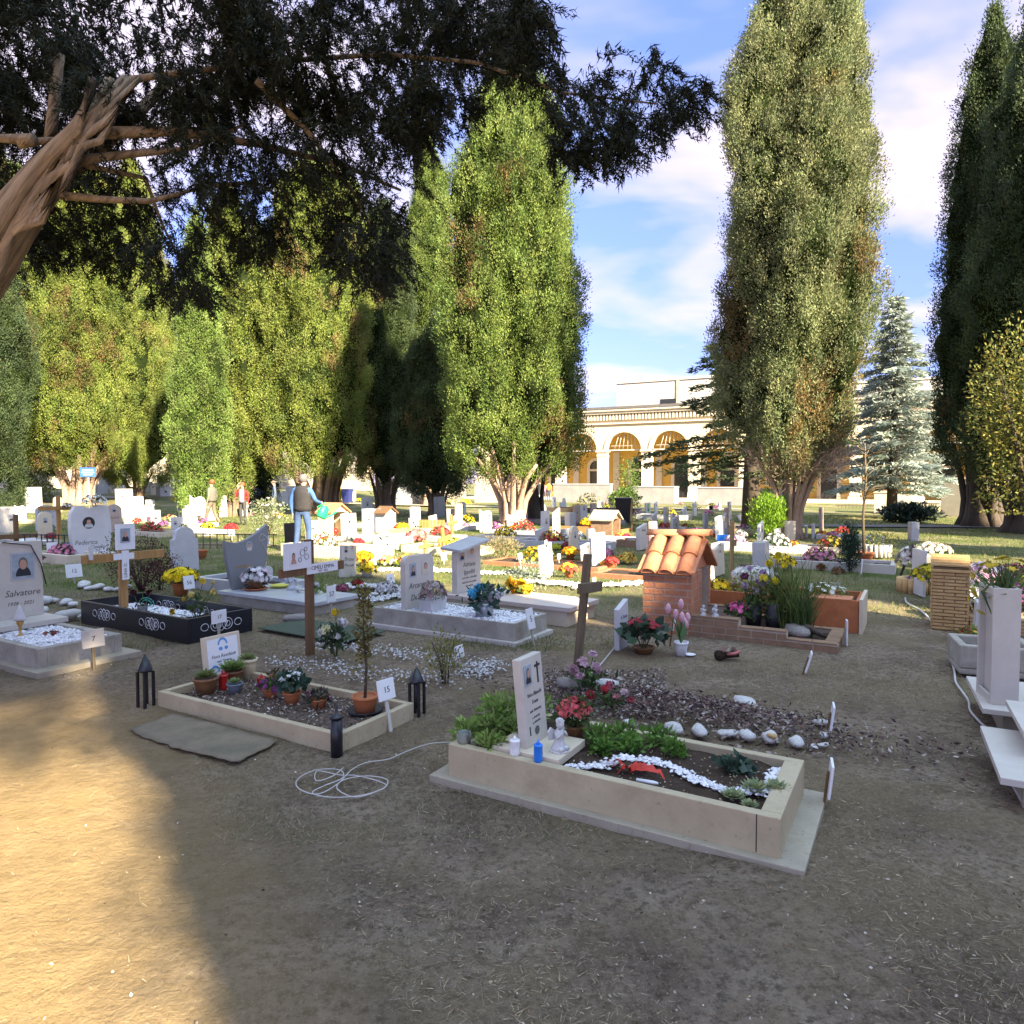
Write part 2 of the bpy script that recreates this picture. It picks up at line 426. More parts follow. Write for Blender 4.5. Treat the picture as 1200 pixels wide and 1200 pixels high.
# the trodden sandy path in the left foreground, sunlight painted into its colour
dd = mth('ADD', mth('MULTIPLY', sx.outputs['X'], .55), mth('MULTIPLY', sx.outputs['Y'], .83))
pm = mth('MULTIPLY', mth('SUBTRACT', 1., mrange(mth('ADD', mth('ADD', sx.outputs['X'], mth('MULTIPLY', sx.outputs['Y'], .62)), mth('MULTIPLY', wob, .08)), -.1, 1.0)), mth('SUBTRACT', 1., mrange(sx.outputs['Y'], 4.6, 5.6)))
sunlit_sand = ramp(gn(9, 6, .75), .35, (.35,.24,.105), .68, (.47,.325,.155))
c3 = mixc(mth('MULTIPLY', pm, .85), c2, sunlit_sand)
# bits of pale dead leaf and grit
c4 = mixc(ramp(gn(60, 2, .5), .70, 0., .74, .7), c3, (.42,.36,.27))
L.new(c4, b.inputs['Base Color'])
bp = N.new('ShaderNodeBump'); bp.inputs['Strength'].default_value = 1.; bp.inputs['Distance'].default_value = .045
L.new(mth('ADD', gn(38, 6, .75), mth('MULTIPLY', gn(7, 5), 1.5)), bp.inputs['Height']); L.new(bp.outputs[0], b.inputs['Normal'])
me.materials.append(gm)
ground = link('ground', me); ground['kind'] = 'structure'; ground['label'] = 'trodden brown earth with dry grass patches'
# gravel path far right
def strip(name, pts, m, z, label):
    v = [(x, y, float(gz(x,y)) + z) for x, y in pts]
    o = MB().add(v, [tuple(range(len(v)))]).build(name, m); o['kind'] = 'structure'; o['label'] = label
    return o
M_path = mat('pale_gravel_path', (.40,.34,.26), .95, .3, 3, .4, bscale=60)
M_pathg = mat('grey_asphalt_path', (.16,.15,.145), .95, .3, 3, .3, bscale=60)
strip('path', [(7.5,24.6),(40,22.5),(40,24.0),(7.5,26.0)], M_pathg, .03, 'grey cross path beyond the pale pillar')
strip('gravel_path', [(-30,47),(-1,44),(14,40),(14,41.6),(-1,45.6),(-30,48.6)], M_path, .03, 'pale gravel path far across the cemetery')

# ------------------------------------------------------------------ litter on the earth and grass
def near_h(x, y): return gz(x,y) + gnoise(x,y)*(1-sstep(20,60,np.hypot(x,y))) - .012
n = 110000
y = 1.6 + 8.4*RNG.random(n)**1.35; x = (RNG.random(n)*2-1)*(y*.80+.3)
keep = ~((x + .62*y < .9) & (y < 5.6) & (RNG.random(n) < .96))
clump = vnoise(np.stack([x*1.3, y*1.3, x*0],1), 8) + RNG.normal(0,.12,n)
keep &= clump > .45
x, y = x[keep], y[keep]; n = len(x)
base = np.stack([x,y,near_h(x,y)+.003],1)
d = RNG.normal(size=(n,3)); d[:,2] = np.abs(d[:,2])*.18; d = unit(d)
V = blades(base, d, RNG.uniform(.012,.05,n), RNG.uniform(.0010,.0022,n), RNG)
C = tints(n, [(.42,.34,.20),(.33,.26,.15),(.20,.15,.09),(.50,.42,.28),(.13,.12,.06)], RNG)
o = tris('dead_grass', V, C, LITTER); o['kind'] = 'stuff'; o['label'] = 'dry dead grass and needles lying on the bare earth'
n = 5200
y = 1.7 + 8*RNG.random(n)**1.3; x = (RNG.random(n)*2-1)*(y*.80+.3)
base = np.stack([x,y,near_h(x,y)+.004],1)
kp = ~((x + .62*y < 1.0) & (y < 5.6) & (RNG.random(n) < .85)); base = base[kp]; n = len(base)
d = RNG.normal(size=(n,3)); d[:,2] = np.abs(d[:,2])*.25; d = unit(d)
V = leaves4(base, d, RNG.uniform(.006,.020,n), RNG.uniform(.004,.011,n), RNG)
C = tints(n, [(.40,.33,.24),(.46,.40,.33),(.26,.16,.09),(.08,.055,.035),(.34,.26,.15)], RNG)
o = tris('fallen_leaves', V, C, LITTER, k=4); o['kind'] = 'stuff'; o['label'] = 'small fallen leaves and bits of bark on the earth'
n = 130000
y = 3.0 + 7.5*RNG.random(n)**1.1; x = (RNG.random(n)*2-1)*(y*.80+.3)
pt_ = vnoise(np.stack([x*.9+4, y*.9, x*0],1), 31)*.6 + vnoise(np.stack([x*3, y*3, x*0],1), 32)*.4
keep = (pt_ + RNG.normal(0,.06,n) > .49) & ~((x + .62*y < .6) & (y < 5.6))
x, y = x[keep], y[keep]; n = len(x)
d = RNG.normal(size=(n,3))*.9; d[:,2] = .7; d = unit(d)
V = blades(np.stack([x,y,near_h(x,y)-.003],1), d, RNG.uniform(.02,.055,n), RNG.uniform(.0015,.0035,n), RNG)
o = tris('dry_grass', V, tints(n, [(.34,.28,.17),(.25,.21,.12),(.15,.13,.08),(.11,.14,.05),(.42,.36,.24),(.09,.11,.04)], RNG), LITTER); o['kind'] = 'stuff'; o['label'] = 'tufted dry grass on the shaded earth'
n = 170000
y = 6.5 + 27*RNG.random(n)**1.5; x = (RNG.random(n)*2-1)*(y*.80+.5)
gmsk = vnoise(np.stack([x*.6, y*.6, x*0],1), 21)*.7 + vnoise(np.stack([x*2.2, y*2.2, x*0],1), 22)*.3
keep = gmsk + .35*sstep(7.5,11,y) + RNG.normal(0,.08,n) > .66
x, y, gmsk = x[keep], y[keep], gmsk[keep]; n = len(x)
base = np.stack([x,y,near_h(x,y)-.004],1)
d = RNG.normal(size=(n,3))*.55; d[:,2] = 1; d = unit(d)
V = blades(base, d, RNG.uniform(.03,.085,n)*(.8+.02*y), RNG.uniform(.003,.006,n)*(.6+.09*y), RNG)
C = tints(n, [(.09,.14,.03),(.13,.19,.045),(.20,.22,.07),(.32,.27,.12),(.06,.11,.022)], RNG)
o = tris('grass', V, C, LEAF); o['kind'] = 'stuff'; o['label'] = 'short green and straw coloured grass between the graves'
# ------------------------------------------------------------------ trees
def trunk_stems(h, r, n, spread, seed, m=0, lean=0., top=None, mb=None):
    """a fluted many-stemmed cypress trunk"""
    rn = random.Random(seed); mb = mb or MB()
    mb.lathe([(r*1.25,-.15),(r*.95,h*.12),(r*.75,h*.3),(r*.5,h*.55),(r*.25,h)], n=14, m=m)
    for k in range(n):
        a = 2*math.pi*k/n + rn.uniform(-.3,.3); c, s = math.cos(a), math.sin(a); r0 = r*rn.uniform(.8,1.05)
        tp = spread*rn.uniform(.6,1.1); hh = h*rn.uniform(.9,1.3)
        pts = [(c*r0*1.25,s*r0*1.25,-.1),(c*r0*.95,s*r0*.95,h*.15),(c*(r0*.8+tp*.12),s*(r0*.8+tp*.12),h*.4),(c*(r0*.7+tp*.45),s*(r0*.7+tp*.45),h*.72),(c*(r0*.6+tp),s*(r0*.6+tp),hh)]
        q = r*rn.uniform(.22,.36)
        mb.tube([Vector(p)+Vector((lean*p[2],0,0)) for p in pts], [q*1.3,q,q*.85,q*.7,q*.45], 7, m)
    return mb

GREENS = [(.085,.12,.03),(.11,.14,.036),(.065,.10,.03),(.14,.155,.045)]
def cypress(name, label, px, pyb, pyt, wpx, baseh, seed, cols=GREENS, prof=None, stems=8, tr=.4, spread=.8, bark=None, dens=20., depth=None, brown=.05, X=None, Y=None, h=None, R=None, leaf=.17, group=None, trunkh=None, ragged=.3, lean=0., core_r=.835):
    rng = np.random.default_rng(seed)
    if X is None:
        g = P(px, pyb) if depth is None else D(px, pyb, depth)
        X, Y = g.x, g.y
        R = wpx*.5/F*Y; h = CH + (566-pyt)/F*Y - float(gz(X,Y))
    z0 = float(gz(X,Y))
    t = thing(name, label, 'tree', (X,Y,z0-.02), 0, group)
    prof = prof or [(0,.45),(.06,.8),(.16,1.),(.35,1.),(.6,.86),(.8,.6),(.93,.3),(1,.04)]
    pt, pr = np.array(prof).T
    H2 = h - baseh
    ph = rng.uniform(0,6.28,8)
    def radius(th, u, z):
        r = np.interp(u, pt, pr)*R
        lob = 1 + .10*np.sin(3*th+ph[0]+z*.35) + .07*np.sin(5*th+ph[1]-z*.5)
        p = np.stack([np.cos(th)*1.6*R/1.5, np.sin(th)*1.6*R/1.5, z*.42],1)
        lob = lob + (vnoise(p, seed)-.5)*ragged*1.3
        q = np.stack([np.cos(th)*R*1.9, np.sin(th)*R*1.9, z*1.05],1)
        bmp = (vnoise(q+3.1, seed+1)-.5)*.95 + (vnoise(q*2.1+1.7, seed+2)-.5)*.5
        return np.maximum(r*np.maximum(lob, .15) + bmp*np.minimum(1, r/.8+.15)*min(1,.35+leaf*3.6), .05)
    # dense inner mass
    nz_, na = 84, 60
    uu = np.linspace(0,1,nz_); th = np.linspace(0,2*np.pi,na,endpoint=False)
    TT, UU = np.meshgrid(th, uu); zz = baseh + UU.ravel()*H2
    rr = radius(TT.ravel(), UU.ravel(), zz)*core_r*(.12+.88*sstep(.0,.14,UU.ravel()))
    zc = zz + .22*H2/nz_*0
    vs = np.stack([np.cos(TT.ravel())*rr + lean*zz, np.sin(TT.ravel())*rr, zc],1)
    mb = MB(); fs = []
    for i in range(nz_-1):
        for k in range(na): fs.append((i*na+k, i*na+(k+1)%na, (i+1)*na+(k+1)%na, (i+1)*na+k))
    fs.append(tuple(range(na-1,-1,-1))); fs.append(tuple((nz_-1)*na+k for k in range(na)))
    mb.add(vs, fs, 0, True)
    # leaf clumps on it
    ncl = int(2*math.pi*R*H2*.8*dens)
    u = rng.random(ncl*2); keep = rng.random(ncl*2) < np.interp(u, pt, pr)*.9+.1
    u = u[keep][:ncl]; ncl = len(u)
    tc_ = rng.uniform(0, 2*np.pi, ncl); zcl = baseh + u*H2
    rc = radius(tc_, u, zcl)*(1.03 - (.15 if core_r < .9 else .07)*rng.random(ncl))
    cen = np.stack([np.cos(tc_)*rc, np.sin(tc_)*rc, zcl],1)
    out = np.stack([np.cos(tc_), np.sin(tc_), np.zeros(ncl)],1)
    ctint = tints(ncl, cols, rng, .16)
    bn = vnoise(cen*.7+9, seed+5)
    br = (bn > 1-brown*1.9-.10) & (rng.random(ncl) < .55)
    ctint[br] = tints(int(br.sum()), [(.13,.095,.035),(.11,.085,.03),(.15,.10,.045)], rng, .2) if br.any() else ctint[br]
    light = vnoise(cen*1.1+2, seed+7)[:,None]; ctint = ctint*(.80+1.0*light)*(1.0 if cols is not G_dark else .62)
    bk = (cen[:,1] < .6*R) | (rng.random(ncl) < .35); cen, out, ctint = cen[bk], out[bk], ctint[bk]; ncl = len(cen)
    m = 56; cs = leaf*1.25; leaf = leaf*.54
    pick = np.repeat(np.arange(ncl), m); n = len(pick)
    off = rng.normal(size=(n,3))*np.array([cs*.5,cs*.5,cs*.85])
    cdir = unit(out*.5 + np.array([0,0,.95]) + rng.normal(size=(ncl,3))*.3)
    base = cen[pick] + off
    d = unit(cdir[pick] + unit(off)*.25 + rng.normal(size=(n,3))*.36)
    base[:,0] += lean*base[:,2]
    V = blades(base, d, leaf*rng.uniform(.6,1.2,n), leaf*rng.uniform(.36,.6,n), rng)
    crown = tris('crown', V, ctint[pick]*(1+rng.normal(0,.1,(n,1))), LEAF, t)
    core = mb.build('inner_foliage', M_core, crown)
    trunk_stems(trunkh or baseh*1.15+.3, tr, stems, spread, seed, lean=lean).build('trunk', bark or M_bark, t)
    return t

# greens
G_far = [(.095,.140,.030),(.118,.160,.036),(.075,.118,.028),(.14,.172,.044)]
G_lime = [(.105,.16,.035),(.125,.178,.042),(.09,.142,.03),(.15,.188,.055)]
G_dark = [(.06,.09,.038),(.075,.11,.042),(.05,.08,.035),(.09,.12,.046)]  # cypresses that stand in shade get it through this darker leaf colour
G_olive = [(.125,.160,.032),(.145,.172,.036),(.10,.142,.030),(.158,.178,.044)]
G_grey = [(.12,.145,.065),(.14,.155,.07),(.10,.125,.055),(.16,.165,.08)]
PC = [(0,.55),(.05,.82),(.15,.97),(.4,1.),(.65,.92),(.85,.7),(.95,.4),(1,.06)]
PF = [(0,.5),(.04,.8),(.12,1),(.4,.95),(.6,.78),(.78,.52),(.92,.25),(1,.02)]
GC = 'cypresses across the cemetery'
# left mass
cypress('cypress_tree', 'broad sunlit cypress with pale fluted trunk behind the blue sign', 92, 578, 190, 150, 2.2, 1, G_olive, PC, 10, .75, 1.6, M_barkp, depth=42, brown=.12, group=GC)
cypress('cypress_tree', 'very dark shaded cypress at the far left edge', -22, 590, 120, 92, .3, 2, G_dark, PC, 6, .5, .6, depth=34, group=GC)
cypress('cypress_tree', 'sunlit cypress filling the gap left of the pale fluted trunk', 25, 578, 200, 120, 1.4, 3, G_far, PC, 6, .5, .8, depth=48, brown=.12, group=GC)
cypress('cypress_tree', 'sunlit cypress whose right edge borders the narrow strip of sky', 160, 576, 190, 104, 1.0, 4, G_olive, PF, 6, .45, .8, depth=46, brown=.06, group=GC)
cypress('cypress_tree', 'slim bright green cypress leafy down to the grass behind the women', 236, 592, 250, 56, .05, 5, G_lime, PF, 5, .3, .4, depth=30, brown=.02, group=GC, leaf=.15, dens=28)
cypress('cypress_tree', 'olive cypress tucked behind the slim bright green one', 273, 580, 225, 54, 1.0, 6, G_olive, PC, 5, .4, .5, depth=33, brown=.07, group=GC)
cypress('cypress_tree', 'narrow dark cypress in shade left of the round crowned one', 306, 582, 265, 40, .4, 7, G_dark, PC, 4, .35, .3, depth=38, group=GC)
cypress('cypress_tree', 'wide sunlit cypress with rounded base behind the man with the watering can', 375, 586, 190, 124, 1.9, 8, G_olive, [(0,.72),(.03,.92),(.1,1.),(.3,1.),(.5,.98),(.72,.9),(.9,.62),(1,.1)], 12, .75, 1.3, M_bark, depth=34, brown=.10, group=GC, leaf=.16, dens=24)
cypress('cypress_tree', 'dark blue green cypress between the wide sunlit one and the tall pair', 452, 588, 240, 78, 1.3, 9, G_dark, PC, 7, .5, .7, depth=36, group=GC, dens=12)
cypress('cypress_tree', 'tall slender pointed cypress left of the tallest clump', 503, 585, 168, 78, 2.4, 10, G_far, [(0,.7),(.1,.95),(.3,1.),(.55,.85),(.75,.55),(.9,.34),(1,.05)], 6, .45, .6, M_barkp, depth=46, brown=.03, group=GC)
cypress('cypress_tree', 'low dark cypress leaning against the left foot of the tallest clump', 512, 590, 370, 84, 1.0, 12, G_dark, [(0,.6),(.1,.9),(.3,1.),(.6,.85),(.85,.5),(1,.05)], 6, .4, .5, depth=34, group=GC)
cypress('cypress_tree', 'tallest cypress clump with splayed pinkish stems in the middle', 600, 612, 80, 150, 1.8, 11, G_far, [(0,.5),(.03,.75),(.09,.93),(.3,1.),(.5,.95),(.7,.78),(.86,.55),(.96,.3),(1,.05)], 9, .42, 1.35, M_barkp, depth=25, brown=.09, group=GC, leaf=.15, dens=26, ragged=.34)
cypress('cypress_tree', 'cypress on a dark leaning trunk at the right foot of the tallest clump', 624, 600, 215, 92, 2.0, 13, G_far, PF, 4, .42, .4, M_barkd, depth=28, brown=.05, group=GC)
# right side
cypress('cypress_tree', 'big grey green cypress with stripped pinkish stems right of the arcade', 924, 630, -20, 146, 1.75, 14, G_grey, [(0,.25),(.04,.6),(.10,.92),(.22,1.02),(.4,1.1),(.6,1.06),(.8,.95),(.93,.72),(1,.2)], 12, .30, 1.0, M_barkp, depth=19.5, brown=.12, group=GC, leaf=.13, dens=42, ragged=.4)
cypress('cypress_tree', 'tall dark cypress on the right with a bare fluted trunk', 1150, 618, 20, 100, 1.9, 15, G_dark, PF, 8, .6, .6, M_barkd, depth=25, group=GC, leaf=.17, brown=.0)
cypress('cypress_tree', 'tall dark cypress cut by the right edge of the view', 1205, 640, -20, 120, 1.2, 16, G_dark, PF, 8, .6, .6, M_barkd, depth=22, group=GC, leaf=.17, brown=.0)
# trees behind the photographer: they throw the shade that lies over the near graves
def shade_tree(p, q, h, R, baseh, seed, label, prof=PC):
    x, y = .8*p - .6*q, .6*p + .8*q
    return cypress('cypress_tree', label, 0,0,0,0, baseh, seed, G_far, prof, 5, .4, .5, X=x, Y=y, h=h, R=R, leaf=.13, dens=12, ragged=.12, core_r=.97, group='cypresses behind the path')

# ------------------------------------------------------------------ conifers with level branches (cedar, blue spruce)
def conifer(name, label, px, pyb, pyt, wpx, depth, seed, cols, bare=.15, droop=.12, nb=70, bark=M_barkd, needle=.12, tr=.28, dens=150, one_side=None, irr=.7):
    rng = np.random.default_rng(seed); rn = random.Random(seed)
    g = D(px, pyb, depth); X, Y = g.x, g.y
    R = wpx*.5/F*Y; h = CH + (566-pyt)/F*Y
    t = thing(name, label, 'tree', (X,Y,-.02), 0)
    mb = MB().tube([(0,0,-.1),(0,0,h*.3),(.05,0,h*.7),(0,0,h*.99)], [tr*1.2,tr*.85,tr*.45,.02], 10)
    B, Dd, Cc = [], [], []
    for k in range(nb):
        u = bare + (1-bare)*((k+rn.random())/nb)**.9
        z = u*h*.98; Lb = R*(1-((u-bare)/(1-bare))**1.15*.97)*rn.uniform(irr,1.15)+.15
        a = k*2.399 + rn.uniform(-.3,.3)
        if one_side and rn.random() < one_side[1]: a = one_side[0] + rn.uniform(-.9,.9)
        dr = droop*Lb
        pts = [Vector((math.cos(a)*Lb*s_, math.sin(a)*Lb*s_, z + Lb*.10*s_ - dr*s_*s_*1.2)) for s_ in (0,.35,.7,1.)]
        mb.tube(pts, [tr*.16,tr*.12,tr*.08,.008], 5)
        n = int(dens*Lb/R*1.2)+25
        s_ = rng.random(n)**.65*.95+.05
        base = np.array(pts)[0][None] + (np.array(pts[-1])-np.array(pts[0]))[None]*s_[:,None]
        base[:,2] = z + Lb*.10*s_ - dr*s_*s_*1.2
        side = np.array([-math.sin(a), math.cos(a), 0])
        lat = rng.normal(0,1,n)*.22*Lb*(1-s_*.7)
        base += side*lat[:,None] + np.array([0,0,1])*(rng.normal(0,.05,n)-np.abs(lat)*.12)[:,None]
        d = unit(np.array([math.cos(a),math.sin(a),-.12])*1. + side*np.sign(lat)[:,None]*.8 + rng.normal(size=(n,3))*.4)
        B.append(base); Dd.append(d); Cc.append(tints(n, cols, rng, .14)*rn.uniform(.75,1.2))
    B = np.concatenate(B); Dd = np.concatenate(Dd); Cc = np.concatenate(Cc); n = len(B)
    V = blades(B, Dd, needle*rng.uniform(.8,1.8,n), needle*rng.uniform(.25,.5,n), rng)
    tris('crown', V, Cc, LEAF, t); mb.build('trunk', bark, t)
    return t
conifer('cedar_tree', 'dark cedar with level sprays reaching left before the arcade', 880, 615, 320, 262, 24, 31, G_dark, .18, .16, 66, needle=.16, dens=240, one_side=(2.6,.4), irr=.4)
conifer('spruce_tree', 'pale blue green spruce before the white wall', 1045, 602, 345, 150, 31, 32, [(.30,.36,.32),(.35,.40,.36),(.25,.31,.27),(.38,.41,.35)], .12, .15, 130, needle=.19, dens=320, tr=.2, irr=.5)

# ------------------------------------------------------------------ leafy bushes
def bush(name, label, cat, c, r, n, leaf, cols, seed, stems=6, group=None, core=False, pet=None, npet=0, psize=.03, up=.3, parent=None, wleaf=.5):
    """a shrub: stems, leaves and, where given, blossoms"""
    rng = np.random.default_rng(seed); rn = random.Random(seed)
    t = thing(name, label, cat, c, 0, group)
    u = unit(rng.normal(size=(n,3))); rr = rng.random(n)**.45
    lump = .6 + .8*vnoise(u*2.4+5, seed)
    base = u*rr[:,None]*np.array(r)*lump[:,None] + np.array([0,0,r[2]*1.02])
    base[:,2] = np.maximum(base[:,2], .01)
    d = unit(u*.7 + rng.normal(size=(n,3))*.6 + np.array([0,0,up]))
    tris('foliage', leaves4(base, d, leaf*rng.uniform(.7,1.3,n), leaf*wleaf*rng.uniform(.7,1.2,n), rng), tints(n, cols, rng, .18), LEAF, t, k=4)
    if stems:
        mb = MB()
        for k in range(stems):
            a = rn.uniform(0,6.28); s_ = rn.uniform(.25,.75)
            mb.tube([(0.02*math.cos(a),.02*math.sin(a),-.03),(r[0]*s_*.4*math.cos(a),r[1]*s_*.4*math.sin(a),r[2]*.7),(r[0]*s_*math.cos(a),r[1]*s_*math.sin(a),r[2]*1.5)], [.012*r[2]/.4,.008*r[2]/.4,.003], 5)
        mb.build('stems', M_barkd, t)
    if npet:
        u = unit(rng.normal(size=(npet,3))); u[:,2] = np.abs(u[:,2])*.9
        pc = u*np.array(r)*rng.uniform(.85,1.1,(npet,1)) + np.array([0,0,r[2]*1.0])
        blossoms('blooms', pc, u, psize, pet, rng, t)
    return t

def blossoms(name, cen, nrm, size, cols, rng, parent, petals=9, label=None):
    """each blossom: two rings of pointed petals round a middle"""
    n = len(cen); sz = size*rng.uniform(.75,1.2,n)
    nrm = unit(nrm + rng.normal(size=(n,3))*.25)
    a = unit(np.cross(nrm, np.array([.3,.5,.81]))); b = np.cross(nrm, a)
    tc_ = tints(n, cols, rng, .12); Vs, Cs = [], []
    for ring, (lf, rs, sh) in enumerate(((.35,1.,.88),(.9,.62,1.08))):
        for k in range(petals):
            w = 2*np.pi*(k+.5*ring)/petals; w2 = np.pi/petals*1.25
            o1 = (a*np.cos(w-w2)+b*np.sin(w-w2)); o2 = (a*np.cos(w+w2)+b*np.sin(w+w2)); om = (a*np.cos(w)+b*np.sin(w))
            s1 = (sz*rs)[:,None]
            Vs.append(np.stack([cen, cen+o1*s1*.62+nrm*s1*lf*.3, cen+om*s1+nrm*s1*lf*.45, cen+o2*s1*.62+nrm*s1*lf*.3],1)); Cs.append(tc_*sh)
    return tris(name, np.concatenate(Vs), np.concatenate(Cs), PETAL, parent, k=4, label=label)
# ------------------------------------------------------------------ trees behind the camera that shade the near graves
shade_tree(2.36, -9, 24.5, 1.50, 1.0, 61, 'tall cypress behind the photographer shading the middle graves', [(0,.8),(.05,1),(.8,1),(.95,.6),(1,.1)])
shade_tree(4.0, -9.5, 22, .98, 1.0, 67, 'second tall cypress behind the photographer beside the tallest one', [(0,.8),(.05,1),(.8,1),(.95,.6),(1,.1)])
shade_tree(6.7, -14, 11.5, 2.0, .6, 62, 'short bushy cypress behind the photographer at the right', [(0,.8),(.1,1),(.75,1),(.9,.75),(1,.2)])
shade_tree(11.3, -14, 17.5, 1.8, 1.0, 63, 'cypress behind the photographer shading the grass aisle')
shade_tree(25.5, -10, 21, 2.4, 1.0, 64, 'cypress behind the photographer shading the right hand cypresses')
shade_tree(18.6, -6, 13, 1.3, 1.5, 65, 'slim cypress behind the photographer far to the right')
shade_tree(-1.0, -14, 22, 2.2, 10.75, 66, 'tall bare stemmed cypress behind the photographer at the left')

# ------------------------------------------------------------------ the old cypress whose limbs hang into the view
def overhang():
    rng = np.random.default_rng(77); rn = random.Random(77)
    bx, by = -4.6, 4.4
    t = thing('overhanging_cypress', 'old cypress with twisted limbs hanging dark foliage over the view', 'tree', (bx, by, -.02))
    o = Vector((bx, by, 0))
    def q(px, py, d): return D(px, py, d) - o
    mb = MB()
    mb.tube([(0,0,-.2),(.02,0,.8),(.15,.0,1.7),(.35,0,2.3)], [.55,.42,.38,.34], 14)
    for pts, r0, r1 in (
        ([(-60,400,4.5),(0,295,4.5),(40,235,4.5),(75,190,4.5),(110,152,4.5),(150,90,4.6)], .075, .04),
        ([(-80,380,4.4),(-10,270,4.4),(20,225,4.4),(55,180,4.4),(88,148,4.4),(110,90,4.4)], .07, .035),
        ([(-60,420,4.7),(0,325,4.6),(28,275,4.6),(60,225,4.6),(100,185,4.7),(140,150,4.9),(200,90,5)], .062, .035),
        ([(-60,330,4.5),(0,235,4.5),(40,190,4.5),(60,150,4.5),(70,60,4.5)], .05, .03)):
        P_ = [q(*p) for p in pts]; n = len(P_)
        mb.tube([Vector((.25,0,1.6))] + P_, [.22]+[r0+(r1-r0)*k/(n-1) for k in range(n)], 9)
    for k in range(9):                                             # twisted ropes of bark along the limbs
        e = [q(-60+rn.uniform(-20,20),400+rn.uniform(-15,15),4.5), q(0+rn.uniform(-12,12),290+rn.uniform(-25,25),4.45), q(38+rn.uniform(-14,14),235+rn.uniform(-20,20),4.42), q(72+rn.uniform(-16,16),190+rn.uniform(-16,16),4.42), q(105+rn.uniform(-18,18),150+rn.uniform(-14,14),4.45), q(140+rn.uniform(-20,25),88,4.55)]
        mb.tube(e, [.036,.032,.030,.027,.023,.015], 7)
    mb.build('trunk', mat('limb_bark', (.36,.27,.175), .95, .5, 5, 1., col2=(.12,.088,.058), bscale=9, stretch=(5,5,.5), along=rad(36)), t)
    mb = MB()
    for pts, r0 in (
        ([(75,190,4.55),(110,182,4.6),(160,176,4.7),(215,172,4.8),(250,160,4.9),(290,140,5)], .035),
        ([(70,225,4.5),(120,230,4.6),(175,232,4.7),(215,222,4.8),(245,214,4.9)], .028),
        ([(40,160,4.4),(0,158,4.4),(-40,160,4.4)], .04), ([(20,165,4.4),(60,160,4.5),(130,158,4.7)], .03),
        ([(110,152,4.5),(200,150,4.8),(300,165,5.1),(400,190,5.3),(470,220,5.4)], .04),
        ([(150,90,4.6),(300,70,4.8),(450,60,4.9),(560,70,4.8),(660,105,4.6),(770,118,4.5)], .022),
        ([(300,90,4.7),(360,150,4.9),(420,230,5.2),(445,290,5.3)], .025),
        ([(250,214,4.9),(300,210,5.0),(350,240,5.2)], .018), ([(100,190,4.6),(170,205,4.9),(190,260,5.2),(210,300,5.3)], .02)):
        P_ = [q(*p) for p in pts]; n = len(P_)
        mb.tube(P_, [r0*(1-.75*k/(n-1)) for k in range(n)], 7)
    mb.build('limb', MATS['limb_bark'], t)
    blobs = [(15,255,55),(60,265,45),(90,250,55),(150,260,50),(200,300,48),(190,330,22),(235,285,45),(225,335,24),(180,205,50),(120,200,50),(300,255,42),(285,285,24),(350,215,55),(330,265,26),(270,205,55),(400,235,55),(435,275,48),(452,310,28),(425,305,34),(380,185,50),(488,118,34),(540,112,26),(455,175,40),(250,170,55),(310,180,50),(60,200,50),(20,190,50),(380,270,34),(395,300,22),(60,285,26),(140,300,26),(110,285,25),(260,230,40),(462,250,26),
             (655,130,26),(700,140,34),(692,168,20),(740,135,34),(780,125,26),(650,165,16),(728,160,20),(800,122,20),(668,178,12),(715,150,26),
             (640,85,34),(700,95,40),(770,88,32),(820,105,18)]
    for k in range(105):
        x_ = rn.uniform(-40, 620); blobs.append((x_, rn.uniform(-60,150) if x_ < 520 else rn.uniform(0,60), rn.uniform(28,40)))
    B, Dd, Ln = [], [], []
    for (px, py, rp) in blobs:
        d = rn.uniform(4.5,5.6) if px < 600 else rn.uniform(4.2,4.7)
        c = np.array(q(px, py, d)); r = rp/F*d
        ns = int(25*(rp/45)**1.6)+7
        for k in range(ns):
            c0 = c + unit(rng.normal(size=3))*r*rng.random()**.4*np.array([1,1.3,1])*.95 + np.array([0,0,r*.12])
            ax = unit(np.array([rng.normal(0,.55)+.15, rng.normal(0,.55), -.75])); ln = rng.uniform(.16,.34)*(.6+.4*rp/45)
            m = 70; s_ = rng.random(m)
            B.append(c0 + ax*(s_*ln)[:,None] + rng.normal(0,.010,(m,3)))
            Dd.append(unit(ax*.9 + rng.normal(size=(m,3))*.6)); Ln.append(np.full(m,.06)*rng.uniform(.7,1.2)*(1.1-.5*s_))
    # the rest of the crown, over and beside the camera
    for k in range(60):
        a = rn.uniform(1.2,5.0); rr = 5.2*rn.random()**.5
        c = np.array([rr*math.cos(a), rr*math.sin(a)-.5, 4.4+rn.random()*3.0+.1*rr])
        w = c + np.array(o)
        if w[1] > .3:                                            # keep clear of the picture below the hanging edge
            yy = 566-(w[2]-CH)/w[1]*F; xx = 600+F*w[0]/w[1]
            if yy > -40 and xx > -60: c[2] += (yy+60)/F*w[1]
        m = 500
        B.append(c + rng.normal(0,.38,(m,3))); Dd.append(unit(rng.normal(size=(m,3))+np.array([0,0,-.5]))); Ln.append(np.full(m,.13))
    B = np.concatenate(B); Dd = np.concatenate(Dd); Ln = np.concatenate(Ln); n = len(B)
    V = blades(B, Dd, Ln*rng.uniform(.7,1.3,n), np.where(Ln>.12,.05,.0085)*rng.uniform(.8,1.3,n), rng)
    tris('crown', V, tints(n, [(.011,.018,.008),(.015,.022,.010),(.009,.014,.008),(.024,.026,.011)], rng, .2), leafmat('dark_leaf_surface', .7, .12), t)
overhang()

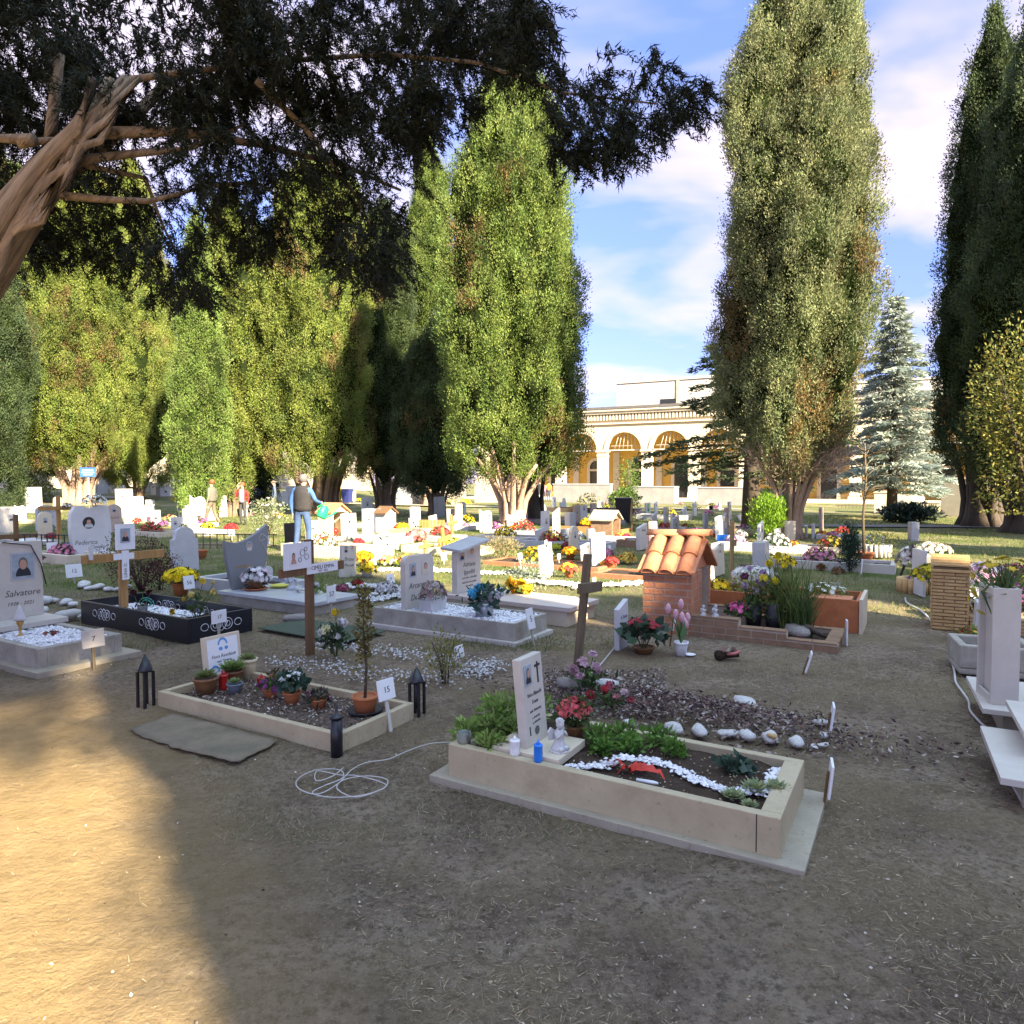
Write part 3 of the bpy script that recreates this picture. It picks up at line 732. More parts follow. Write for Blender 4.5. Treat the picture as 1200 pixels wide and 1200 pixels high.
# ------------------------------------------------------------------ arcade across the end of the cemetery
def arcade():
    a = rad(-27); c = D(648, 586, 66)
    t = thing('arcade_building', 'cream arcaded building with yellow walls and toothed cornice', 'building', (c.x, c.y, 0), a)
    H0, HT, bay, r, nb, x0 = 4.5, 8.25, 4.15, 1.62, 10, -7.6        # spring line, top, bay, arch radius
    mb = MB()                                                      # facade with round arches, one sheet of real thickness
    for k in range(nb):
        xa = x0 + k*bay; xm = xa + bay/2
        arc = [(xm + r*math.cos(math.pi*i/16), H0 + r*math.sin(math.pi*i/16)) for i in range(17)]   # right to left
        poly = [(xa,HT-1.35),(xa,H0)] + [(xm-r,H0)] + arc[::-1][1:-1] + [(xm+r,H0),(xa+bay,H0),(xa+bay,HT-1.35)]
        # strips left and right of the arch crown keep the polygons simple
        for i in range(16):
            p, q = arc[16-i], arc[15-i]
            mb.prism([(p[0],p[1]),(q[0],q[1]),(q[0],HT-1.35),(p[0],HT-1.35)], 0, .5, 0, 'y')
        mb.box(xa,0,H0,xm-r,.5,HT-1.35); mb.box(xm+r,0,H0,xa+bay,.5,HT-1.35)
    xe = x0+nb*bay
    mb.box(x0,0,HT-1.35,xe,.5,HT-.5)
    mb.build('facade', M_stucc, t)
    mb = MB()
    for k in range(nb):                                            # archivolts
        xm = x0+k*bay+bay/2
        ri, ro = r-.02, r+.26
        for i in range(18):
            b1, b2 = math.pi*i/18, math.pi*(i+1)/18
            mb.prism([(xm+ri*math.cos(b1),H0+ri*math.sin(b1)),(xm+ro*math.cos(b1),H0+ro*math.sin(b1)),(xm+ro*math.cos(b2),H0+ro*math.sin(b2)),(xm+ri*math.cos(b2),H0+ri*math.sin(b2))], -.1, .02, 0, 'y')
    mb.build('archivolt', M_stuccl, t)
    mb = MB().box(x0,-.18,HT-1.42,xe,0,HT-1.3).box(x0,-.35,HT-.5,xe,.6,HT-.28).box(x0,-.5,HT-.28,xe,.6,HT-.1)
    n = int((xe-x0)/.3)
    for i in range(n): mb.box(x0+i*.3,-.22,HT-1.05,x0+i*.3+.16,-.003,HT-.52)
    mb.build('cornice', M_stuccl, t)
    MB().box(x0,-.55,HT-.1,xe,9,HT+.12).build('roof', M_roof, t)
    for k in range(nb+1):                                          # pillars with capitals
        x = x0+k*bay; w = .43
        pm = MB().box(x-w,-.08,.5,x+w,.62,H0-.55).box(x-w-.08,-.16,0,x+w+.08,.7,.5).build('pillar', M_stuccl, t)
        MB().box(x-w-.05,-.13,H0-.55,x+w+.05,.67,H0-.42).box(x-w-.02,-.1,H0-.42,x+w+.02,.64,H0-.16).box(x-w-.12,-.2,H0-.16,x+w+.12,.74,H0+.0).build('capital', M_stuccl, pm)
    MB().box(x0,4.2,0,xe,4.5,HT-.6).build('back_wall', M_yell, t)
    MB().box(x0,.5,HT-1.5,xe,4.2,HT-1.38).build('ceiling', M_stucc, t)
    MB().box(x0-1,-1.6,-.3,xe+1,4.2,.22).build('plinth', M_stuccl, t)
    MB().box(xe,0,0,xe+.5,9,HT-.1).box(x0-.5,0,0,x0,9,HT-.1).build('end_wall', M_stucc, t)
    for k in range(nb):
        xm = x0+k*bay+bay/2
        door = k in (4, 7)
        zb = .22 if door else 1.25
        fr = MB()
        for i in range(12):
            b1, b2 = math.pi*i/12, math.pi*(i+1)/12; ri, ro = .62, .92
            fr.prism([(xm+ri*math.cos(b1),3.1+ri*math.sin(b1)),(xm+ro*math.cos(b1),3.1+ro*math.sin(b1)),(xm+ro*math.cos(b2),3.1+ro*math.sin(b2)),(xm+ri*math.cos(b2),3.1+ri*math.sin(b2))], 4.02, 4.199, 0, 'y')
        fr.box(xm-.92,4.02,zb,xm-.62,4.199,3.1).box(xm+.62,4.02,zb,xm+.92,4.199,3.1).box(xm-.62,4.05,2.7,xm+.62,4.199,2.9)
        w = fr.build('door' if door else 'window', M_stuccl, t)
        poly = [(xm-.62,zb),(xm+.62,zb)] + [(xm+.62*math.cos(math.pi*i/12),3.1+.62*math.sin(math.pi*i/12)) for i in range(13)]
        MB().prism(poly, 4.12, 4.19, 0, 'y').build('pane', M_glass, w)
        MB().box(xm+bay/2-.3,4.0,.2,xm+bay/2+.3,4.199,H0).build('pilaster', M_stuccl, t)
        tr = MB()                                                  # iron tie and props in the arch head
        tr.box(xm-r,.22,H0-.04,xm+r,.30,H0+.06)
        for s_ in (-1.0,-.6,-.2,.25,.65,1.05): tr.tube([(xm+s_,.26,H0),(xm+s_*.65+.12,.26,H0+math.sqrt(max(.05,r*r-(s_*.65+.12)**2)))], .03, 5)
        tr.box(xm-r*.8,.24,H0+.38,xm+r*.8,.27,H0+.42)
        tr.build('arch_tie', M_concw, t)
        if k in (5,6): MB().box(xm-1.4,.2,.2,xm+1.4,.26,1.1).build('railing', M_iron, t)
    bx = thing('roof_block', 'stained pale concrete block rising behind the arcade roof', 'building', D(722, 590, 76), a)
    MB().box(0,0,0,19,9,12.9).box(19,1,0,46,9,11.6).build('wall', M_concw, bx)
    MB().box(-.1,-.12,12.9,19.1,9.1,13.15).box(19.1,.9,11.6,46,9.1,11.8).build('coping', M_stuccl, bx)
    MB().box(4.8,-.06,8.6,6.4,.04,11.0).build('window', M_glass, bx)
    MB().box(6.45,-.1,0,6.75,.04,12.9).build('pipe', M_conc, bx)
arcade()

def wall_block(name, label, px0, px1, pyb, pyt, depth, m, thick=.5, coping=True, rot=UA, cat='wall', group=None):
    a = D(px0, pyb, depth); g = float(gz(a.x, a.y)); u = Vector((math.cos(rot), math.sin(rot), 0))
    k = (px1-600)/F; Ln = (k*a.y - a.x)/(u.x - k*u.y); h = CH + (566-pyt)/F*depth - g
    t = thing(name, label, cat, (a.x, a.y, g), rot, group)
    MB().box(0,0,-.2,Ln,thick,h-.06).build('slab', m, t, bevel=.01)
    if coping: MB().box(-.04,-.04,h-.06,Ln+.04,thick+.04,h+.02).build('coping', M_stuccl if m is not M_marbw else M_greyl, t)
    return t, Ln, h
wall_block('marble_wall', 'low pale marble wall before the first arch with a dark joint', 648, 715, 590, 567, 58, M_marbw)
wall_block('marble_wall', 'low blue shaded marble wall with a lit right end', 738, 790, 593, 570, 54, M_marbw, 1.2)
wall_block('marble_wall', 'low veined wall behind the small gabled shrine', 817, 880, 594, 571, 50, M_marbw)
wall_block('stone_wall', 'pale block wall under the blue spruce', 1024, 1071, 604, 576, 36, M_stuccl, 1.6)
wall_block('stone_wall', 'low lit wall with sunlit step right of the spruce', 1071, 1102, 606, 588, 35, M_stucc, 1.2)
wall_block('stone_wall', 'tall grey end wall behind the bare fluted cypress', 1102, 1150, 612, 560, 33, M_stone, 1.0, rot=rad(-45))
wall_block('boundary_wall', 'long grey boundary wall behind the dark right hand cypresses', 1125, 1215, 612, 566, 34, M_stone, .4)
wall_block('stone_wall', 'low pale wall glimpsed between trunks beyond the small white chapel', 440, 545, 584, 562, 52, M_conc, rot=rad(-6))
wall_block('stone_wall', 'beige wall lit behind the pinkish splayed stems', 556, 600, 590, 560, 56, M_stone, rot=rad(-20))
def columbarium():
    a = D(-30, 572, 74); g = float(gz(a.x, a.y)); t = thing('columbarium', 'long beige niche wall glimpsed beneath the left cypresses', 'building', (a.x,a.y,g), rad(-4))
    MB().box(0,0,-.3,42,3,4.0).build('wall', M_stucc, t); MB().box(-.3,-.5,4.0,42.3,3.3,4.25).build('roof', M_roof, t)
    mb = MB()
    for i in range(24):
        for k in range(3): mb.box(.4+i*1.74,-.05,.35+k*1.2,1.75+i*1.74,.02,1.35+k*1.2)
    mb.build('niche_slab', M_conc, t)
columbarium()
# ------------------------------------------------------------------ things that stand on and round the graves
class Fr:
    """a grave's own frame: x along the grave (head to foot), y across, origin at the near head corner"""
    def __init__(s, A, rot=UA): s.A = Vector((A[0],A[1],0)); s.rot = rot; s.u = Vector((math.cos(rot),math.sin(rot),0)); s.v = Vector((-math.sin(rot),math.cos(rot),0))
    def w(s, x, y, z=0.): return s.A + s.u*x + s.v*y + Vector((0,0,z))

def ring(mb, x0, y0, x1, y1, z0, z1, ts, te, m=0):
    """kerb: long sides ts thick, ends te thick, butt jointed"""
    mb.box(x0,y0,z0,x1,y0+ts,z1,m); mb.box(x0,y1-ts,z0,x1,y1,z1,m)
    mb.box(x0,y0+ts,z0,x0+te,y1-ts,z1,m); mb.box(x1-te,y0+ts,z0,x1,y1-ts,z1,m)
    return mb

def kerb_grave(label, fr, L, Wd, h, ts, te, m, fill, fz, slab=None, name='grave_bed', group=None, z0=0.):
    t = thing(name, label, 'grave', fr.w(0,0,z0), fr.rot, group)
    zb = 0
    if slab:
        mg, sm, zb = slab
        MB().box(-mg[0],-mg[1],-.08,L+mg[2],Wd+mg[3],zb).build('base_slab', sm, t, bevel=.004)
    ring(MB(), 0,0,L,Wd,zb-.003 if slab else -.06,h,ts,te).build('kerb', m, t, bevel=.004)
    if fill is not None:
        nx, ny = max(4,int((L-2*te)/.06)), max(3,int((Wd-2*ts)/.06)); rn = random.Random(int(L*1000+Wd*77))
        v = [(te-.01+(L-2*te+.02)*i/nx, ts-.01+(Wd-2*ts+.02)*k/ny, fz+rn.uniform(-.008,.012)) for k in range(ny+1) for i in range(nx+1)]
        f = [(k*(nx+1)+i,k*(nx+1)+i+1,(k+1)*(nx+1)+i+1,(k+1)*(nx+1)+i) for k in range(ny) for i in range(nx)]
        MB().add(v, f, 0, True).build('soil', fill, t)
    return t

def portrait(par, y, z, w, h, x=.0, oval=False, hair=None, frame=None, female=False, cloth=None, name='portrait', bg=None):
    mb = MB(); X = x+.004
    if oval:
        mb.lathe([(1,0),(1,1)], n=24); s = mb; s.v = [(x+.004*p[2], y+p[0]*w/2, z+p[1]*h/2) for p in s.v]; s.f = [f[::-1] if False else f for f in s.f]
    else: mb.box(x-.001,y-w/2,z-h/2,X,y+w/2,z+h/2,0)
    n = 16; sh = [(X+.0012, y+w*.36*math.cos(math.pi*k/n), z-h*.40+h*.40*math.sin(math.pi*k/n)) for k in range(n+1)]
    mb.add(sh, [tuple(range(n+1))], 1)
    if hair is not None: mb.disc((X+.0018,y,z+h*.10+.01*h), w*.215, h*.25, 3)
    mb.disc((X+.0026,y,z+h*.07), w*.17, h*.20, 2)
    return mb.build(name, [bg or M_pbg, cloth or M_suit, M_skin, hair or M_hairg], par)

def outline(kind, W_, H_):
    if kind == 'rect': return [(-W_/2,0),(W_/2,0),(W_/2,H_),(-W_/2,H_)]
    if kind == 'slope': return [(-W_/2,0),(W_/2,0),(W_/2,H_),(-W_/2,H_*.84)]
    if kind == 'slopel': return [(-W_/2,0),(W_/2,0),(W_/2,H_*.84),(-W_/2,H_)]
    if kind == 'round':
        r = W_*.16; p = [(-W_/2,0),(W_/2,0)]
        for a0, cx in ((0,W_/2-r),(math.pi/2,-W_/2+r)):
            for k in range(7): a = a0+math.pi/2*k/6; p.append((cx+r*math.cos(a), H_-r+r*math.sin(a)))
        return p
    if kind == 'arch': return [(-W_/2,0),(W_/2,0)] + [(W_/2*math.cos(math.pi*k/14), H_*.78+H_*.22*math.sin(math.pi*k/14)) for k in range(15)]
    if kind == 'shoulder':
        return [(-W_/2,0),(W_/2,0),(W_/2,H_*.72),(W_*.40,H_*.74),(W_*.34,H_*.86)] + [(W_*.34*math.cos(math.pi*k/10), H_*.86+H_*.14*math.sin(math.pi*k/10)) for k in range(1,10)] + [(-W_*.34,H_*.86),(-W_*.40,H_*.74),(-W_/2,H_*.72)]
    if kind == 'barrel':                 # swelling sides, a notch where the ornament sits
        p = [(-W_*.36,0),(W_*.36,0)]
        p += [(W_*(.36+.16*math.sin(math.pi*(.08+.72*k/8))-.03), H_*.98*k/8) for k in range(1,9)]
        p += [(W_*.22,H_),(W_*.05,H_*.95),(-W_*.05,H_*.93),(-W_*.18,H_*.99),(-W_*.36,H_*.98)]
        p += [(-W_*(.36+.16*math.sin(math.pi*(.08+.72*k/8))-.03), H_*.98*k/8) for k in range(7,0,-1)]
        return p
    if kind == 'heart':                  # one horn higher than the other, tapering to the foot
        return [(-W_*.34,0),(W_*.30,0)] + [(W_*(.30+.20*(k/8)**.6), H_*k/8) for k in range(1,8)] + [(W_*.47,H_)] + [(W_*.47-W_*.97*k/8, H_-(H_*.27)*math.sin(math.pi/2*min(1,k/6.5))+ (0 if k<7 else .02*H_*(k-6))) for k in range(1,9)] + [(-W_*(.50-.16*((k/6)**1.6)), H_*(.73-.73*k/6)) for k in range(1,6)]
    if kind == 'house': return [(-W_/2,0),(W_/2,0),(W_/2,H_*.78),(0,H_),(-W_/2,H_*.78)]
    if kind == 'wave': return [(-W_/2,0),(W_/2,0),(W_/2,H_*.82)] + [(W_/2-W_*k/10, H_*(.82+.18*k/10+.07*math.sin(2*math.pi*k/10))) for k in range(1,11)]

def headstone(label, loc, W_, H_, T, kind, m, rot=UA, tilt=0., lines=(), ports=(), name='headstone', group=None, ink=None, bevel=.004, lean=0., plinth=None):
    """stands on loc (its middle), faces the foot of the grave"""
    e = Euler((lean, tilt, rot), 'XYZ')
    t = thing(name, label, 'gravestone', loc, tuple(e), group)
    MB().prism(outline(kind, W_, H_), -T, 0).build('slab', m, t, bevel=min(bevel, T*.2))
    if plinth: MB().box(-T-plinth,-W_/2-plinth,-.08,plinth,W_/2+plinth,.003+plinth*.7).build('plinth', m, t, bevel=.003)
    for y, z, w, h, *k in ports:
        portrait(t, y, z, w, h, 0, **(k[0] if k else {}))
    for s_, y, z, sz in lines: text(t, s_, y, z, sz, ink or M_inkg, x=.0015, shear=.25)
    return t

def cross(label, loc, H_, bw, arm, hz, m, rot, thick=.04, lean=(0,0), name='wooden_cross', group=None):
    t = thing(name, label, 'cross', loc, (lean[0], lean[1], rot), group)
    MB().box(-thick,-bw/2,-.15,0,bw/2,H_).build('post', m, t, bevel=.003)
    MB().box(0.0005,-arm/2,hz-bw*.55,thick*.75,arm/2,hz+bw*.55).build('crossbar', m, t, bevel=.003)
    return t

def number_sign(label, loc, w, h, z, s_, rot=UA, tilt=-.15, m=None, stake=None, group='number signs on stakes', size=None):
    t = thing('number_sign', label, 'sign', loc, (0, tilt, rot), group)
    MB().box(0,-w/2,z-h/2,.012,w/2,z+h/2).build('plaque', m or M_white, t, bevel=.002)
    MB().box(-.012,-.012,-.1,-.0005,.012,z+h*.2).build('stake', stake or M_conc, t)
    if s_: text(t, s_, 0, z-h*.02, size or h*.42, M_inkg, x=.0135, name='number')
    return t

def pebbles(name, label, C, size, cols=((.74,.73,.74),(.62,.61,.62),(.80,.79,.79)), seed=3, parent=None):
    rng = np.random.default_rng(seed); n = len(C); C = np.asarray(C, float)
    o = np.array([(1,0,0),(-1,0,0),(0,1,0),(0,-1,0),(0,0,1),(0,0,-1)], float)
    Fc = np.array([(0,2,4),(2,1,4),(1,3,4),(3,0,4),(2,0,5),(1,2,5),(3,1,5),(0,3,5)])
    r = size*rng.uniform(.6,1.25,(n,1,1))*np.array([1,.8,.6])
    th = rng.uniform(0,6.28,n); ca, sa = np.cos(th), np.sin(th)
    v = o[None]*r*(1+rng.normal(0,.12,(n,6,1)))
    v = np.stack([v[...,0]*ca[:,None]-v[...,1]*sa[:,None], v[...,0]*sa[:,None]+v[...,1]*ca[:,None], v[...,2]+v[...,0]*.25*rng.normal(size=(n,1))], -1) + C[:,None]
    T = v[:,Fc].reshape(-1,3,3)
    ob = tris(name, T, np.repeat(tints(n, cols, rng, .08), 8, 0), LITTER, parent)
    ob['kind'] = 'stuff'; ob['label'] = label
    return ob

COB = []
def cobble(label, loc, s, group, m=None, sx=1.3):
    if not COB:
        for k in range(4):
            mb = MB(); rn = random.Random(k); mb.ball((0,0,.55),(1,.8,.62),12)
            v = np.array(mb.v); mb.v = [tuple(q) for q in v*(1+ .38*(vnoise(v*1.3+k*7, k)-.5)[:,None])]
            me_o = mb.build('cobble', M_cobb); COB.append(me_o.data); bpy.data.objects.remove(me_o)
    o = bpy.data.objects.new('cobble', random.choice(COB)); COL.objects.link(o)
    o.location = (loc[0], loc[1], (loc[2] if len(loc) > 2 else 0) - .05*s); q = random.uniform(.8,1.2)
    o.scale = (s*sx*.5*q, s*.5, s*.5*random.uniform(.6,.95)); o.rotation_euler = (0,0,random.uniform(0,6.28))
    if m is not None:
        o.material_slots[0].link = 'OBJECT'; o.material_slots[0].material = m
    return tag(o, label, 'stone', group)

def pot_part(t, r, h, m, saucer=None, z=0., rim=True):
    mb = MB().lathe([(r*.72,z),(r*.95,z+h*.82),(r*.96,z+h*.84)] + ([(r*1.06,z+h*.84),(r*1.08,z+h)] if rim else [(r,z+h)]) + [(r*.9,z+h),(r*.88,z+h*.88),(.004,z+h*.86)], n=20)
    o = mb.build('pot', m, t)
    if saucer: MB().lathe([(r*.9,z),(r*1.35,z+.015),(r*1.4,z+.03),(r*1.3,z+.03),(r*.85,z+.012)], n=20).build('saucer', saucer, t)
    return o

LG = [(.05,.09,.025),(.07,.12,.03),(.035,.07,.02),(.09,.13,.04)]
LGL = [(.16,.22,.05),(.20,.26,.07),(.12,.18,.04)]
def flowers(name, label, cat, loc, R, ph, pr, cols, n, size, pot=None, saucer=None, leafc=LG, nleaf=200, leaf=.05, rot=0., seed=None, hs=.8, petals=9, low=.05, group=None, lift=0., wleaf=.5, part='blooms'):
    """a rounded plant: leaves under a dome of blossoms, in a pot when pot is a material"""
    seed = seed if seed is not None else random.randrange(9999); rng = np.random.default_rng(seed)
    t = thing(name, label, cat, loc, rot, group)
    z = 0.
    if pot is not None: pot_part(t, pr, ph, pot, saucer); z = ph*.9
    z += lift
    u = unit(rng.normal(size=(nleaf,3))); u[:,2] = np.abs(u[:,2])
    rr = rng.random(nleaf)**.4*.93
    base = u*rr[:,None]*np.array([R,R,R*hs]) + np.array([0,0,z])
    d = unit(u + rng.normal(size=(nleaf,3))*.6)
    tris('foliage', leaves4(base, d, leaf*rng.uniform(.7,1.3,nleaf), leaf*wleaf*rng.uniform(.7,1.3,nleaf), rng), tints(nleaf, leafc, rng, .2), LEAF, t, k=4)
    if n:
        k = np.arange(n)+.5; ph_ = np.arccos(1-k/n*(1-low)); th = k*2.39996
        u = np.stack([np.cos(th)*np.sin(ph_), np.sin(th)*np.sin(ph_), np.cos(ph_)],1) + rng.normal(0,.05,(n,3)); u = unit(u)
        cen = u*np.array([R,R,R*hs])*rng.uniform(.93,1.04,(n,1)) + np.array([0,0,z])
        if n <= 10:
            for k in range(n): blossoms('bloom', cen[k:k+1], u[k:k+1], size, cols, rng, t, petals)
        else: blossoms(part, cen, u, size, cols, rng, t, petals)
    if lift: 
        mb = MB()
        for k in range(7):
            a = k*.9; mb.tube([(.1*R*math.cos(a),.1*R*math.sin(a),-.02 if pot is None else ph*.85),(R*.5*math.cos(a),R*.5*math.sin(a),z+R*hs*.4)], .004, 5)
        mb.build('stems', MATS.get('stem_green') or mat('stem_green', (.06,.11,.03), .6, .2, 8, 0), t)
    return t

def roses(name, label, cat, loc, items, stemh, leafc=LG, nleaf=60, leaf=.05, vase=None, seed=1, group=None, lr=.08):
    """cut flowers: items = (dx, dy, z, size, colour), each on its stem; vase = (r, h, material)"""
    rng = np.random.default_rng(seed); t = thing(name, label, cat, loc, 0, group)
    if vase: MB().lathe([(vase[0]*.75,0),(vase[0],vase[1]),(vase[0]*.85,vase[1]),(vase[0]*.65,.01)], n=16).build('vase', vase[2], t)
    mb = MB()
    for dx, dy, z, s_, c in items: mb.tube([(dx*.1,dy*.1,0.0),(dx*.5,dy*.5,z*.55),(dx,dy,z-s_*.3)], .004, 5)
    mb.build('stems', MATS.get('stem_green') or mat('stem_green', (.06,.11,.03), .6, .2, 8, 0), t)
    base = np.stack([rng.normal(0,lr*.6,nleaf), rng.normal(0,lr*.6,nleaf), rng.uniform(stemh*.25,stemh*.9,nleaf)],1)
    d = unit(rng.normal(size=(nleaf,3)) + np.array([0,0,.3]))
    tris('leaves', leaves4(base, d, leaf*rng.uniform(.7,1.4,nleaf), leaf*.5, rng), tints(nleaf, leafc, rng, .2), LEAF, t, k=4)
    for dx, dy, z, s_, c in items:
        n = 9; u = unit(rng.normal(size=(n,3))+np.array([0,0,.6])); cen = np.array([dx,dy,z])+u*s_*.35
        blossoms('bloom', cen, u, s_*.62, [c], rng, t, 6)
    return t

def echeveria(label, loc, r, cols, seed=1, group=None, name='succulent', pot=None):
    rng = np.random.default_rng(seed); t = thing(name, label, 'plant', loc, 0, group); z = 0
    if pot: pot_part(t, *pot); z = pot[1]*.9
    V, C = [], []
    for ring, (k, el, ln) in enumerate(((11,.25,1.),(9,.55,.85),(7,.85,.66),(5,1.2,.42))):
        a = np.arange(k)*2*np.pi/k + ring*.4 + rng.uniform(0,.3,k)
        d = np.stack([np.cos(a)*np.cos(el), np.sin(a)*np.cos(el), np.full(k,np.sin(el))],1); side = np.stack([-np.sin(a), np.cos(a), a*0],1)
        b0 = np.zeros((k,3))+np.array([0,0,z+.01]); w = r*.19
        V.append(np.stack([b0, b0+d*r*ln*.62+side*w, b0+d*r*ln+np.array([0,0,.1*r]), b0+d*r*ln*.62-side*w],1)); C.append(tints(k, cols, rng, .12))
    tris('leaves', np.concatenate(V), np.concatenate(C), LEAF, t, k=4)
    return t

def statue(label, loc, H_, m, rot=0., seed=0, name='angel_statue', wings=True, base=True):
    """small kneeling angel with bowed head: one body, wings as parts"""
    t = thing(name, label, 'statue', loc, rot); s_ = H_
    mb = MB()
    if base: mb.lathe([(.30*s_,0),(.30*s_,.05*s_)], n=14)
    mb.lathe([(.27*s_,.02*s_),(.26*s_,.14*s_),(.17*s_,.26*s_),(.15*s_,.42*s_),(.19*s_,.56*s_),(.10*s_,.66*s_),(.06*s_,.70*s_)], n=14, sx=.85)
    mb.ball((.04*s_,0,.83*s_), (.135*s_,.125*s_,.15*s_), 12)
    mb.tube([(.02*s_,.17*s_,.56*s_),(.13*s_,.2*s_,.46*s_),(.19*s_,.06*s_,.62*s_)], [.055*s_,.05*s_,.035*s_], 7)
    mb.tube([(.02*s_,-.17*s_,.56*s_),(.13*s_,-.2*s_,.46*s_),(.19*s_,-.06*s_,.62*s_)], [.055*s_,.05*s_,.035*s_], 7)
    mb.tube([(.05*s_,.1*s_,.12*s_),(.27*s_,.12*s_,.10*s_)], [.1*s_,.07*s_], 7); mb.tube([(.05*s_,-.1*s_,.12*s_),(.27*s_,-.12*s_,.10*s_)], [.1*s_,.07*s_], 7)
    mb.build('body', m, t)
    if wings:
        for y in (-1,1):
            MB().prism([(y*.04*s_,.35*s_),(y*.30*s_,.36*s_),(y*.36*s_,.62*s_),(y*.22*s_,.74*s_),(y*.06*s_,.62*s_)], -.17*s_, -.11*s_).build('wing', m, t)
    mb = MB(); rn = random.Random(seed)
    for k in range(16):
        a = k*2.4; e = .15+1.2*k/16
        mb.ball((.02*s_+.12*s_*math.cos(a)*math.cos(e), .12*s_*math.sin(a)*math.cos(e), .87*s_+.12*s_*math.sin(e)), .042*s_, 6)
    mb.build('hair', m, t)
    return t

def candle(label, loc, r, h, m, flame=True, rot=0.):
    t = thing('grave_candle', label, 'candle', loc, rot)
    MB().lathe([(r*.9,0),(r,.01),(r*.97,h*.3),(r,h*.72),(r*1.03,h*.74),(r*1.03,h*.80),(r*.4,h*.82)], n=18).build('holder', m, t)
    MB().lathe([(r*.4,h*.815),(r*.45,h*.88),(r*.25,h*.95),(.001,h*1.06)], n=10).build('flame_bulb', m, t)
    MB().disc((r*1.005,0,h*.38), r*.35, h*.14, 0).build('emblem', M_greyp, t)
    return t
# ================================================================== grave with the travertine kerb (nearest)
g1 = Fr(P(503,913) + UX*.09 + VX*.045)
kerb_grave('travertine kerbed grave with dark soil nearest the path', g1, 1.64, .70, .19, .05, .085, M_trav, M_soil, .155, slab=((.09,.045,.10,.06), M_travd, .024))
MB().box(1.545,-.0012,.03,1.549,.0,.188).build('joint', M_dark, [o for o in COL.objects if o.get('label','').startswith('travertine kerbed')][0])
t = thing('headstone_plate', 'square cream plate under the leaning white headstone of the nearest grave', 'plinth', g1.w(.42,.18,.165), UA)
MB().box(-.19,-.12,0,.19,.20,.04).build('plate', M_marbc, t, bevel=.003)
headstone('slim white headstone leaning back with gold edge above the blue candle', g1.w(.415,.22,.205), .225, .45, .05, 'rect', M_marbp, tilt=-.10, ink=M_inkg,
    lines=[('Vera Bianchi',0,.255,.030),('Toma',0,.215,.030),('ved. Amicone',0,.172,.022),('n. 10-01-1932',0,.135,.014),('m. 20-05-2022',0,.11,.014)],
    ports=[(-.052,.36,.075,.105,dict(hair=M_hairg))])
hs_ = [o for o in COL.objects if o.get('label','').startswith('slim white headstone leaning back')][0]
MB().box(0.0005,-.075,.055,.003,-.069,.10).box(.0005,.048,.30,.003,.060,.41).box(.0005,.025,.385,.0025,.083,.397).build('engraved_cross', M_dark, hs_)
MB().lathe([(.022,0),(.022,1)], n=14).build('emblem', M_inkg, hs_).matrix_local = Matrix(((0,0,.002,.001),(1,0,0,.0),(0,1,0,.065),(0,0,0,1)))
candle('bright blue grave candle on the travertine kerb', g1.w(.515,-.0+.03,.19), .022, .105, M_blue)
candle('white grave candle on the kerb beside the blue one', g1.w(.375,.045,.19), .026, .095, M_white)
statue('small white praying cherub by the leaning headstone', g1.w(.56,.17,.205), .165, M_marb, UA-.3)
flowers('potted_kalanchoe', 'coral pink flower pot behind the praying cherub', 'potted plant', g1.w(.50,.47,.15), .105, .09, .06, [(.62,.10,.12),(.70,.16,.16)], 90, .020, M_terrad, None, LG, 260, .05, hs=1.15, low=.45, lift=.03)
t = thing('glass_vase', 'empty clear glass vase in the back corner of the nearest grave', 'vase', g1.w(.06,.06,.155))
MB().lathe([(.035,0),(.038,.09),(.035,.09),(.032,.008)], n=14).build('glass', mat('clear_glass', (.75,.78,.76), .05, .02, 3, 0, trans=.9), t)
for k, (x, y, r_, n_) in enumerate([(.06,.40,.13,420),(.17,.56,.12,380),(.24,.36,.08,220),(.01,.17,.07,200),(.20,.10,.06,150),(.10,.26,.08,220)]):
    bush('fleshy_plant', ['large pale green fleshy plant filling the head corner of the nearest grave','pale green fleshy plant farthest back behind the leaning headstone','pale green rosette plant between glass vase and headstone','pale green sprig spilling over the near head corner','pale green sprig beside the white candle','fleshy plant above the glass vase'][k], 'plant', g1.w(x,y,.15), (r_,r_,r_*.75), n_, .05, [(.20,.30,.07),(.15,.25,.05),(.26,.34,.10)], 90+k, 3, up=.6, wleaf=.42)
for k, (x, y, r_) in enumerate([(.66,.44,.07),(.76,.55,.07),(.83,.45,.055),(.93,.58,.07),(.72,.36,.04),(1.05,.52,.05)]):
    bush('bedding_plant', ['bright green bedding plant beside the coral flower pot','second bedding plant along the far kerb of the nearest grave','middle bright green bedding plant above the pebble bend','bedding plant at far kerb right of the others','tiny sprig in front of the bedding plants','last bedding plant along the far kerb towards the foot'][k], 'plant', g1.w(x,y,.15), (r_,r_,r_*.8), 150, .04, [(.10,.20,.03),(.07,.16,.025),(.14,.26,.05)], 120+k, 2, up=.4)
for k, (x, y, r_) in enumerate([(1.42,.15,.062),(1.49,.27,.075),(1.57,.32,.072),(1.50,.10,.045)]):
    echeveria(['yellow green succulent rosette nearest the front kerb','largest succulent rosette on the pebble line','succulent rosette against the foot kerb of the nearest grave','smallest succulent rosette in the soil at the foot'][k], g1.w(x,y,.16), r_, [(.24,.28,.12),(.32,.34,.17),(.20,.25,.12)], k)
bush('cyclamen_plant', 'dark silver green leafy plant in the soil near the far foot kerb', 'plant', g1.w(1.36,.47,.15), (.075,.075,.03), 90, .05, [(.04,.075,.045),(.10,.15,.11),(.03,.06,.04)], 131, 0, up=.2, wleaf=.8)
